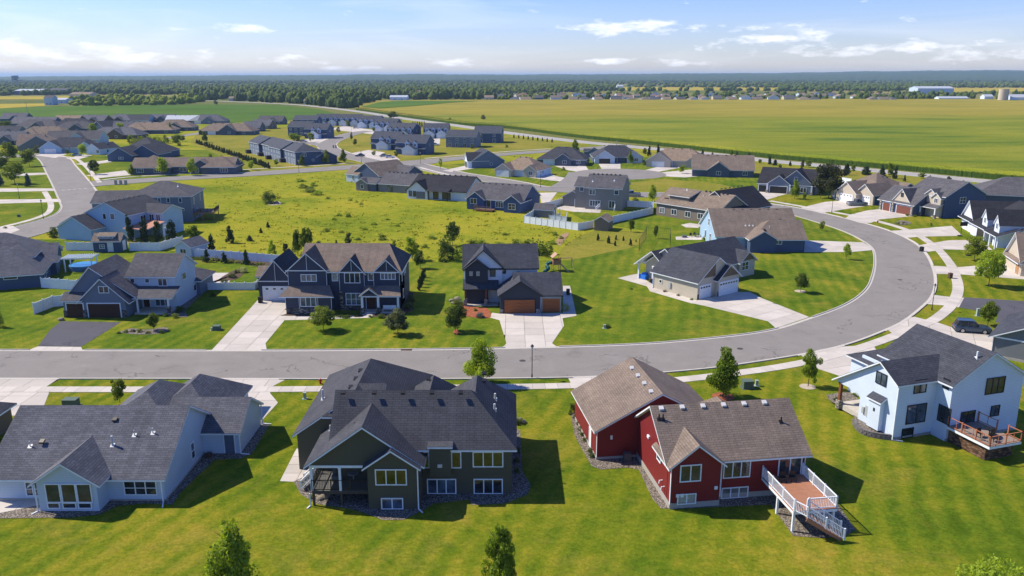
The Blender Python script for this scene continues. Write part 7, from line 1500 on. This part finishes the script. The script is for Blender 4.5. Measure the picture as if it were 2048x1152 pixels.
vehicle('parked_car', 'car', 712, 257, 10, paint('white_paint', (.65, .67, .7), .1), 'pale car before the third far townhouse garage', 'car'); vehicle('parked_car', 'car', 871, 291, 0, paint('white_paint', (.65, .67, .7), .1), 'pale car below the paired garage townhouse', 'car')

# ------------------------------------------------------------------ yard things
def boxbm(w_, d_, h_, cap=.04): m = MB(); m.box(-w_ / 2, w_ / 2, -d_ / 2, d_ / 2, .08, h_ - cap); m.prism([(-w_ / 2 - .04, -d_ / 2 - .04, h_ - cap), (w_ / 2 + .04, -d_ / 2 - .04, h_ - cap), (w_ / 2 + .04, d_ / 2 + .04, h_ - cap), (-w_ / 2 - .04, d_ / 2 + .04, h_ - cap)], (0, 0, cap)); m.box(-w_ / 2 - .15, w_ / 2 + .15, -d_ / 2 - .15, d_ / 2 + .15, 0, .08); return m
UG = plain('utility_green', (.09, .13, .1), .6); UGP = plain('pale_utility_green', (.3, .37, .33), .6)
place('transformer_box', 143, 813, boxbm(1.5, 1.0, .95), UG, 'green transformer box behind the white ranch roof', 'utility box'); place('utility_box', 153, 812, boxbm(.4, .3, .8), UGP, 'small pale cabinet beside the green transformer box', 'utility box')
place('transformer_box', 434, 660, boxbm(1.0, .8, .7), UG, 'dark green utility box on the lawn left of the long driveway', 'utility box'); place('utility_box', 425, 661, boxbm(.3, .3, .45), UGP, 'little pale pedestal left of the dark green utility box', 'utility box')
place('transformer_box', 1494, 776, boxbm(1.2, 1.0, 1.0), UG, 'green utility box between the conical maple and the pedestal', 'utility box', 5); place('utility_box', 1513, 772, boxbm(.3, .3, .75), UGP, 'thin pale pedestal right of the green utility box', 'utility box')
place('utility_box', 1209, 657, boxbm(.28, .28, .6), UGP, 'pale pedestal beside a shrub on the big lawn', 'utility box'); place('utility_box', 610, 798, boxbm(.28, .28, .8), UGP, 'pale green pedestal on the lawn left of the olive house roof', 'utility box'); place('utility_box', 1955, 632, boxbm(.45, .35, 1.2), UGP, 'tall pale green cabinet beside the small round tree', 'utility box')
place('utility_box', 38, 434, boxbm(.6, .5, .7), UG, 'green utility box on the lawn inside the side street', 'utility box')
for i in range(3): place('mailbox_cluster', 232 + i * 10, 369.5, boxbm(.8, .5, 1.6), plain('mailbox_grey', (.3, .3, .31)), f'{["left", "middle", "right"][i]} of three grey mailbox cabinets beside the cross street', 'mailbox')
for i in range(2): place('mailbox_cluster', 667 + i * 5, 296, boxbm(.7, .5, 1.5), plain('mailbox_grey', (.3, .3, .31)), f'{["left", "right"][i]} mailbox cabinet on the townhouse island', 'mailbox')
def hyd():
    m = MB(); m.tube([(0, 0, 0), (0, 0, .06), (0, 0, .07), (0, 0, .55), (0, 0, .56), (0, 0, .62), (0, 0, .72)], [.17, .17, .12, .12, .16, .14, .03], 10); m.tube([(-.22, 0, .42), (.22, 0, .42)], .07, 8); m.tube([(0, -.2, .38), (0, 0, .38)], .08, 8); return m
place('fire_hydrant', 641, 768, hyd(), plain('hydrant_red', (.42, .02, .02), .4), 'red fire hydrant on the verge behind the olive house', 'fire hydrant'); place('fire_hydrant', 1755, 446.5, hyd(), plain('hydrant_red', (.42, .02, .02), .4), 'red hydrant on the verge near the brown garage doors', 'fire hydrant')
place('fire_hydrant', 796, 332, hyd(), plain('hydrant_red', (.42, .02, .02), .4), 'far hydrant at the townhouse crossing', 'fire hydrant')
GBIN = plain('green_bin', (.015, .08, .04), .5); KBIN = plain('black_bin', (.012, .014, .014), .5)
place('wheeled_bin', 1843, 503, bin_bm(), KBIN, 'black wheeled bin at the kerb of the curving street', 'bin', 20); place('wheeled_bin', 1532, 382, bin_bm(), GBIN, 'green wheeled bin before the charcoal house, left one', 'bin'); place('wheeled_bin', 1538, 382, bin_bm(), GBIN, 'green wheeled bin before the charcoal house, right one', 'bin')
place('wheeled_bin', 521, 606, bin_bm(), KBIN, 'black bin left of the white garage door', 'bin'); place('wheeled_bin', 1136, 590, bin_bm(), KBIN, 'black bin beside the single cedar garage', 'bin'); place('wheeled_bin', 1900, 557, bin_bm(), plain('brown_pot', (.1, .06, .04)), 'brown box on the verge beside the sidewalk', 'box')
def hoop(z=3.0, col=None):
    m = MB(); m.tube([(0, 0, 0), (0, 0, z + .2)], .06, 8); m.bar((0, 0, z + .1), (0, -.7, z + .3), .07); m.box(-.85, .85, -.76, -.7, z, z + .95); m.tube([(.23 * math.cos(k * .6), -.99 + .23 * math.sin(k * .6), z + .12) for k in range(11)], .012, 4); m.box(-.4, .4, -.1, .7, 0, .25); return m
place('basketball_hoop', 1938, 512, hoop(), KBIN, 'black basketball hoop beside the bright leafy tree', 'basketball hoop'); place('basketball_hoop', 1921, 473, hoop(2.6), KBIN, 'dark basketball stand at the end of the upper white driveway', 'basketball hoop'); place('basketball_hoop', 331, 484, hoop(), VINYL, 'white backboard beside the copper porch roof', 'basketball hoop', 160)
# play set
x, y = W(1112, 541); o = empty('play_structure', x, y, R(12), 'wooden play tower with a green tube slide behind the cedar house', 'play structure'); o.scale = (.78, .78, .85); PW = plain('play_wood', (.33, .17, .1)); PT = plain('play_tan', (.38, .25, .17))
m = MB(); [m.box(a, a + .12, b, b + .12, 0, 3.2) for a in (-.9, .8) for b in (-.9, .8)]; m.box(-1, 1, -1, 1, 1.5, 1.6); m.build('tower_frame', PW, o)
m = MB(); m.box(-1, 1, -1.0, -.95, 1.6, 2.6); m.box(-1, 1, .95, 1, 1.6, 2.6); m.box(-1, -.95, -.94, .94, 1.6, 2.6); m.box(.95, 1, -.94, .94, 1.6, 2.6); m.build('tower_wall', PW, o)
m = MB(); m.prism([(-1.2, -1.2, 3.1), (0, -1.2, 4.0), (0, 1.2, 4.0), (-1.2, 1.2, 3.1)], (0, 0, .05)); m.prism([(0, -1.2, 4.0), (1.2, -1.2, 3.1), (1.2, 1.2, 3.1), (0, 1.2, 4.0)], (0, 0, .05)); m.build('canopy', PT, o)
m = MB(); m.tube(cr([Vector(p) for p in ((-1, 0, 1.9), (-1.8, .3, 1.7), (-2.5, -.4, 1.3), (-2.2, -1.2, .9), (-3.0, -1.8, .5), (-3.6, -1.6, .3))], 5), .42, 10); m.build('tube_slide', plain('slide_green', (.012, .09, .085), .4), o, smooth=True)
m = MB(); m.bar((1, -1, 1.6), (2.6, -2.6, 0), .5, .08); m.bar((1, .8, 2.6), (4.2, .8, 2.6), .14); m.bar((4.2, .8, 2.6), (4.5, -.2, 0), .12); m.bar((4.2, .8, 2.6), (4.5, 1.8, 0), .12); m.build('swing_beam', PT, o)
# pergola and pool
x, y = W(163, 541); o = empty('pergola', x, y, R(8), 'white pergola over the blue swimming pool behind the navy house', 'pergola')
for a in (-2.4, 2.4):
    for b in (-1.2, 1.6): m = MB(); m.box(a - .09, a + .09, b - .09, b + .09, 0, 2.45); m.build('post', VINYL, o)
bm_ = MB(); bm_.box(-2.9, 2.9, -.03, .03, 0, .2); bme = bm_.mesh('beam', VINYL)
for b in (-1.2, 1.6): g = link('beam', bme, o); g.location = (0, b, 2.45)
bm_ = MB(); bm_.box(-.03, .03, -1.8, 2.2, 0, .16); bme = bm_.mesh('rafter', VINYL)
for i in range(14): g = link('rafter', bme, o); g.location = (-2.7 + i * .415, 0, 2.66)
m = MB(); n = 24; m.tube([(0, 0, 0), (0, 0, .95)], 2.6, n); o = place('swimming_pool', 168, 538, m, plain('pool_wall', (.1, .2, .35)), 'round above ground pool with blue water behind the navy house', 'pool')
m = MB(); m.poly([(2.5 * math.cos(2 * math.pi * i / n), 2.5 * math.sin(2 * math.pi * i / n), .97) for i in range(n)]); m.build('pool_water', plain('pool_water', (.03, .2, .42), .08, .6), o)
# patio set and boulders
m = MB(); m.tube([(0, 0, 0), (0, 0, .7)], .08, 8); m.tube([(0, 0, .7), (0, 0, .74)], .6, 14); place('patio_table', 1390, 474, m, BLACKM, 'round dark table on the small square patio', 'table')
for i, (dx, dy) in enumerate(((-1, 0), (1, .1), (0, 1))):
    m = MB(); m.box(-.25, .25, -.25, .25, .42, .47); m.box(-.25, .25, .2, .25, .47, .95); [m.box(a, a + .04, b, b + .04, 0, .42) for a in (-.25, .21) for b in (-.25, .21)]; oo = place('patio_chair', 1390, 474, m, BLACKM, f'dark chair {["left of", "right of", "behind"][i]} the round patio table', 'chair', 90 * i); oo.location.x += dx; oo.location.y += dy
place('fire_pit', 1369, 475, boxbm(.9, .9, .5), plain('fire_pit_grey', (.1, .1, .13)), 'square dark fire pit on the small patio', 'fire pit')
BO = stone('boulder_stone', [(.3, .26, .2), (.45, .39, .3), (.55, .48, .38)], 2, 2); rn = random.Random(2)
def boulder(px, py, r_, lb, grp=None):
    m = MB(); m.ball((0, 0, r_ * .35), (r_, r_ * .8, r_ * .6), 9, 6, .14, rn); return place('boulder', px, py, m, BO, lb, 'boulder', group=grp)
for i, (a, b_, r_) in enumerate([(1037, 844, .55), (1046, 846, .4), (643, 987, .45), (650, 996, .5), (640, 1000, .35), (652, 978, .4), (635, 978, .4), (645, 970, .3)]): boulder(a, b_, r_, f'{nth(i)} tan boulder beside the olive house, counted from the right wall around' if i > 1 else ('large tan boulder' if i == 0 else 'smaller tan boulder') + ' at the right wall of the olive house', 'boulders by the olive house')
for i, (a, b_, r_) in enumerate([(800, 0, 0)] * 0 + [(1795, 448, .4), (1803, 449, .5), (1811, 449, .4), (123, 641, .5), (540, 407, .8), (553, 407, .7), (903, 603, .5), (915, 600, .6), (908, 608, .5), (921, 607, .5)]): boulder(a, b_, r_, ['left boulder of the oval rock garden', 'middle boulder of the oval rock garden', 'right boulder of the oval rock garden', 'flat boulder left of the dark garage doors', 'left rock by the lone meadow bush', 'right rock by the lone meadow bush', 'leftmost stone by the cedar porch', 'upper stone by the cedar porch', 'lower stone by the cedar porch', 'rightmost stone by the cedar porch'][i])
for px_, py_, lb in ((1045, 722, 'round iron manhole cover in the street near the lamp'), (1480, 698, 'round iron manhole cover in the street behind the red house'), (1800, 560, 'round iron manhole cover in the middle of the curve')):
    m = MB(); m.tube([(0, 0, .045), (0, 0, .056)], .42, 18); place('manhole_cover', px_, py_, m, plain('cast_iron', (.06, .055, .05), .7), lb, 'manhole cover')
place('drain_inlet', 813, 700, boxbm(1.2, .35, .12), plain('rust_iron', (.1, .05, .03)), 'rusty storm drain inlet in the kerb', 'drain')
# ------------------------------------------------------------------ far town, woods, hills, haze
rn = random.Random(21)
def far_house(px, py, wpx, wall, roof, label, rot=0, d=12, hgt=2.8, p=.5, st='e'):
    x, y = W(px, py); D = y; w_ = wpx / FPX * D; h = House(label, x, y, rot, wall, roof, fine=False, group='town houses beyond the golden field'); a = w_ / 2
    if st == 'g': h.gable(-a, a, 0, d, hgt, 'y', p)
    elif st == 'h': h.hip(-a, a, 0, d, hgt, 'x', p)
    else: h.gable(-a, a, 0, d, hgt, 'x', p)
    if wpx > 12: h.win('S', -a * .4, 0, .9, 1.8, 1.3); h.win('S', a * .4, 0, .9, 1.8, 1.3)
    h.done(); return h
S['redr'] = shingle('rusty_shingles', (.24, .15, .12)); front_row = []
xs = [1030, 1050, 1078, 1112, 1145, 1172, 1200, 1232, 1262, 1295, 1312, 1336, 1362, 1390, 1412, 1432, 1468, 1492, 1515, 1546, 1577, 1612, 1632, 1745, 1768, 1790]
for i, x in enumerate(xs):
    wl_ = ['gblue', 'white', 'steel', 'lgrey', 'cream', 'white', 'white', 'beige'][i % 8]; far_house(x + rn.uniform(-3, 3), 202, rn.uniform(15, 22), wl_, ['grey', 'tan', 'mid', 'brown', 'taupe'][i % 5], f'{nth(i)} house from the left in the front row beyond the golden field', rn.choice([0, 0, -10, 15]), 12, 5.2 if i in (2, 3, 15, 17, 19, 20) else 3.0, .5, rn.choice(['e', 'e', 'g', 'h']))
xs2 = sorted(rn.uniform(1000, 1840) for _ in range(72))
for i, x in enumerate(xs2): far_house(x, rn.choice([198.5, 197, 195.3, 194, 192.5]), rn.uniform(12, 19), rn.choice(['white', 'white', 'lgrey', 'cream', 'beige']), rn.choice(['tan', 'brown', 'grey', 'taupe', 'redr']), f'{nth(i)} house from the left in the rows behind the front row', rn.uniform(-25, 25), 13, 3.2, .5, rn.choice(['e', 'g', 'h']))
for a in [(1871, 187.5, 70, 'lgrey', 'pale', 'long pale grey industrial shed right of the town', 0, 40, 11, .2), (1907, 201, 58, 'white', 'pale', 'low long white barn at the right end of the field', 0, 14, 3.5, .35), (1977, 201, 17, 'white', 'pale', 'small white farm building left of the silo', 0, 12, 6, .5), (2037, 203, 32, 'white', 'pale', 'white barn with a bright gable at the right edge', 0, 16, 6, .5),
          (98, 210, 17, 'sky', 'mid', 'tall pale blue house by the left field', 0, 12, 9, .5), (118, 207, 26, 'lgrey', 'pale', 'low white building right of the tall pale blue house', 0, 20, 5, .2), (55, 190, 50, 'steel', 'pale', 'grey warehouse at the far left', 0, 40, 8, .15), (105, 189, 55, 'steel', 'mid', 'blue warehouse right of the grey warehouse', 0, 40, 9, .15), (160, 194, 40, 'cream', 'tan', 'pale long building before the far left woods', 0, 30, 5, .2),
          (797, 201, 34, 'white', 'pale', 'low white building at the corner of the woods', 0, 20, 5, .25), (825, 192, 30, 'taupe', 'redr', 'reddish roofed building among the woods', 0, 20, 6, .4), (611, 208, 7, 'cream', 'tan', 'small cream house under the woods beside the highway', 0, 10, 4, .5), (462, 202, 9, 'cream', 'tan', 'small cream house among the woods left of the highway', 0, 10, 4, .5), (1000, 197, 14, 'taupe', 'grey', 'grey roofed house left of the town row', 0, 12, 4, .5), (978, 200, 18, 'beige', 'tan', 'tan roofed house left of the grey roofed house', 0, 12, 4, .5), (1240, 176, 12, 'white', 'pale', 'tiny white farm in the distant clearing', 0, 14, 6, .5), (1690, 158.5, 38, 'white', 'pale', 'white factory roofs far off on the wooded plain', 0, 80, 9, .05)]:
    h = far_house(a[0], a[1], a[2], a[3], a[4], a[5], a[6], a[7], a[8], a[9]); h.e['category'] = 'building'; h.e['group'] = 'far buildings'
x, y = W(2004, 203); m = MB(); m.tube([(0, 0, 0), (0, 0, 17.5)], 6.0, 20); m.tube([(0, 0, 17.5), (0, 0, 17.9)], 6.1, 20); o = place('grain_silo', 2004, 203, m, plain('silo_concrete', (.5, .44, .36), .8, var=.15), 'tall cream concrete silo at the right end of the field', 'silo', smooth=False)
m = MB(); m.tube([(7.5, 0, 0), (7.5, 0, 18)], .9, 8); m.build('filling_pipe', plain('pale_metal_roof', (.42, .46, .52), .5), o)
y = 2600; x = (32.5 - 1024) / FPX * (y * math.cos(PITCH) + 9); o = empty('water_tower', x, y, 0, 'wide flat topped water tower on the far left skyline', 'water tower'); m = MB(); m.tube([(0, 0, 24), (0, 0, 27), (0, 0, 28), (0, 0, 36), (0, 0, 37.5)], [4, 8, 10.5, 10.5, 9], 20); m.build('tank', plain('tower_blue', (.16, .26, .36)), o)
for k in range(8): a = k * math.pi / 4; m = MB(); m.bar((7 * math.cos(a), 7 * math.sin(a), 0), (7 * math.cos(a), 7 * math.sin(a), 27), .7); m.build('leg', plain('tower_blue', (.16, .26, .36)), o)

def woods(name, pts, hs, ws, n_ico, mat, label, jit=.28, seed=1):
    """tree crowns as lumpy many-sided clumps merged into one mass"""
    r = np.random.RandomState(seed); b = bmesh.new(); bmesh.ops.create_icosphere(b, subdivisions=n_ico, radius=1.0); bv = np.array([v.co[:] for v in b.verts]); bf = np.array([[v.index for v in f.verts] for f in b.faces]); b.free()
    n = len(pts); pts = np.array(pts); V = np.empty((n, len(bv), 3)); nv = len(bv)
    for i in range(n):
        q = 1 + r.uniform(-jit, jit, nv)[:, None]; t = r.rand() * 6.28; c, s = math.cos(t), math.sin(t); v = bv * q; v = np.stack([v[:, 0] * c - v[:, 1] * s, v[:, 0] * s + v[:, 1] * c, v[:, 2]], 1)
        V[i] = v * np.array([ws[i] / 2, ws[i] / 2, hs[i] * .5]) + np.array([pts[i, 0], pts[i, 1], hs[i] * .5])
    F = (bf[None] + (np.arange(n) * nv)[:, None, None]).reshape(-1, 3).astype(np.int32); V = V.reshape(-1, 3)
    me = bpy.data.meshes.new(name); me.vertices.add(len(V)); me.vertices.foreach_set('co', V.ravel()); me.loops.add(F.size); me.loops.foreach_set('vertex_index', F.ravel()); me.polygons.add(len(F)); me.polygons.foreach_set('loop_start', np.arange(0, F.size, 3, dtype=np.int32)); me.update(calc_edges=True); me.materials.append(mat)
    return tag(link(name, me), label, 'woods', kind='stuff')
def woodmat(name, c1, c2, s1=.012, s2=.25):
    m, nt, b = newmat(name, .9, .1); p = coords(nt); f = mathn(nt, 'ADD', mathn(nt, 'MULTIPLY', noise(nt, p, s1, 4, .6), .5), mathn(nt, 'MULTIPLY', noise(nt, p, .09, 3, .7), .5)); c = ramp(nt, f, [(.35, c1), (.65, c2)])
    nt.links.new(mixc(nt, 1.0, c, ramp(nt, noise(nt, p, s2, 3, .8), [(.32, (.45, .5, .5)), (.68, (1.5, 1.45, 1.3))]), 'MULTIPLY'), b.inputs['Base Color']); bump(nt, b, noise(nt, p, .5, 3, .8), 1, 1.0); MATS[name] = m; return m
WM = woodmat('woodland_leaves', (.03, .06, .014), (.115, .155, .035)); WMF = woodmat('far_woodland_leaves', (.025, .05, .018), (.06, .09, .028), .002, .02)
r = np.random.RandomState(11)
def clumps(P, hr, wr, k, seed):
    """k lobes per tree"""
    r_ = np.random.RandomState(seed); pts = []; hs = []; ws = []
    for x, y in P:
        H_ = r_.uniform(*hr); W_ = r_.uniform(*wr)
        for j in range(k):
            a = r_.rand() * 6.28; q = r_.rand() * W_ * .32; pts.append((x + q * math.cos(a), y + q * math.sin(a))); hs.append(H_ * r_.uniform(.6, 1.02)); ws.append(W_ * r_.uniform(.42, .68))
    return pts, hs, ws
def band(poly, n, seed): return [W(a, b_) for a, b_ in px_in(poly, n, seed)]
front = [(380, 199), (512, 204), (600, 209), (640, 213), (690, 217), (712, 217), (745, 206), (764, 200), (860, 199.5), (1000, 199), (1024, 195), (1000, 188), (400, 184)]
p1 = band(front, 620, 1); a = clumps(p1, (9, 17), (9, 15), 6, 2); woods('woodland', *a, 2, WM, 'dark deciduous woodland behind the soybean field and highway', seed=3)
brt = [(135, 212), (200, 212), (300, 211), (430, 206), (370, 197), (200, 199), (140, 203)]
p1 = band(brt, 130, 5); a = clumps(p1, (5, 11), (8, 14), 6, 6); woods('thicket', *a, 2, woodmat('bright_thicket_leaves', (.08, .13, .012), (.2, .24, .03)), 'lighter green thicket at the far end of the soybean field', seed=4)
twn = [(1000, 201), (1850, 201), (1860, 190), (2048, 190), (2200, 186), (1000, 186)]
p1 = [q for q in band(twn, 300, 7)]; a = clumps(p1, (4, 10), (7, 13), 5, 8); woods('town_trees', *a, 2, woodmat('town_tree_leaves', (.04, .075, .014), (.13, .17, .03)), 'leafy trees standing between the distant town houses', seed=5)
rt = [(1700, 201), (1760, 201), (1860, 200), (1990, 200), (2120, 201), (2120, 192), (1700, 194)]; p1 = band(rt, 60, 17); a = clumps(p1, (6, 14), (9, 16), 6, 9); woods('town_trees', *a, 2, WM, 'trees around the farm buildings at the right end of the field', seed=6)
mid = [(-300, 196), (140, 190), (400, 190), (1000, 190), (1200, 183), (1850, 183), (2400, 186), (2400, 166), (-300, 166)]
p1 = band(mid, 5200, 9)
hay = [[Vector((*p, 0)) for p in q] for q in ([(1232, 182), (1560, 182), (1560, 176), (1222, 175)], [(1880, 185), (2100, 184), (2100, 176), (1880, 176)], [(-200, 200), (180, 200), (180, 192), (-200, 192)])]
p1 = [W(a_, b_) for a_, b_ in px_in(mid, 5600, 9) if not any(inside(Vector((a_, b_, 0)), h_) for h_ in hay)]; a = clumps(p1, (9, 15), (13, 26), 3, 10); woods('woodland', *a, 1, WM, 'wooded plain stretching behind the town', .3, seed=7)
far = [(-400, 167), (2450, 167), (2450, 156.5), (-400, 156.5)]; p1 = band(far, 7000, 12); a = clumps(p1, (10, 16), (40, 90), 1, 13); woods('woodland', *a, 1, WMF, 'far wooded plain below the horizon', .3, seed=8)
# hills along the horizon
m = MB(); azs = np.linspace(-48, 48, 420); prev = None
def top_y(px): return float(np.interp(px, [-400, 0, 300, 700, 860, 1024, 1500, 1620, 1750, 1900, 2100, 2500], [154, 153, 151.5, 149.5, 148.2, 149.5, 146.5, 145.5, 143, 141.5, 141, 143])) + .25 * math.sin(px * .05) + .2 * math.sin(px * .021 + 1)
rows = []
for k, (D, f) in enumerate([(5200, 0.02), (6200, .35), (7400, .72), (9000, 1.0), (11500, .95), (20000, .2)]):
    row = []
    for j, t in enumerate(azs):
        px = 1024 + FPX * math.tan(R(t)) / math.cos(PITCH); hh = CAM_H + (152 - top_y(px)) / FPX * 9000; row.append((D * math.tan(R(t)), D, max(.5, hh * f + (rn.uniform(-2.0, 2.0) if 0 < k < 5 else 0))))
    rows.append(row)
for a, b_ in zip(rows, rows[1:]):
    for j in range(len(a) - 1): m.poly([a[j], a[j + 1], b_[j + 1], b_[j]])
tag(m.build('hills', WMF, uv=False), kind='structure')
# the air
hz = bpy.data.materials.new('haze_air'); hz.use_nodes = True; nt = hz.node_tree; nt.nodes.clear(); ho = nt.nodes.new('ShaderNodeOutputMaterial'); pv = nt.nodes.new('ShaderNodeVolumePrincipled'); pv.inputs['Density'].default_value = 7e-5; pv.inputs['Color'].default_value = (.5, .72, 1, 1); pv.inputs['Anisotropy'].default_value = .1; nt.links.new(pv.outputs[0], ho.inputs['Volume'])
m = MB(); m.box(-46000, 46000, -3200, 46000, -1, 118); o = m.build('haze', hz, uv=False); tag(o, kind='stuff', label='thin blue summer haze lying over the whole plain', cat='haze'); o.display_type = 'WIRE'
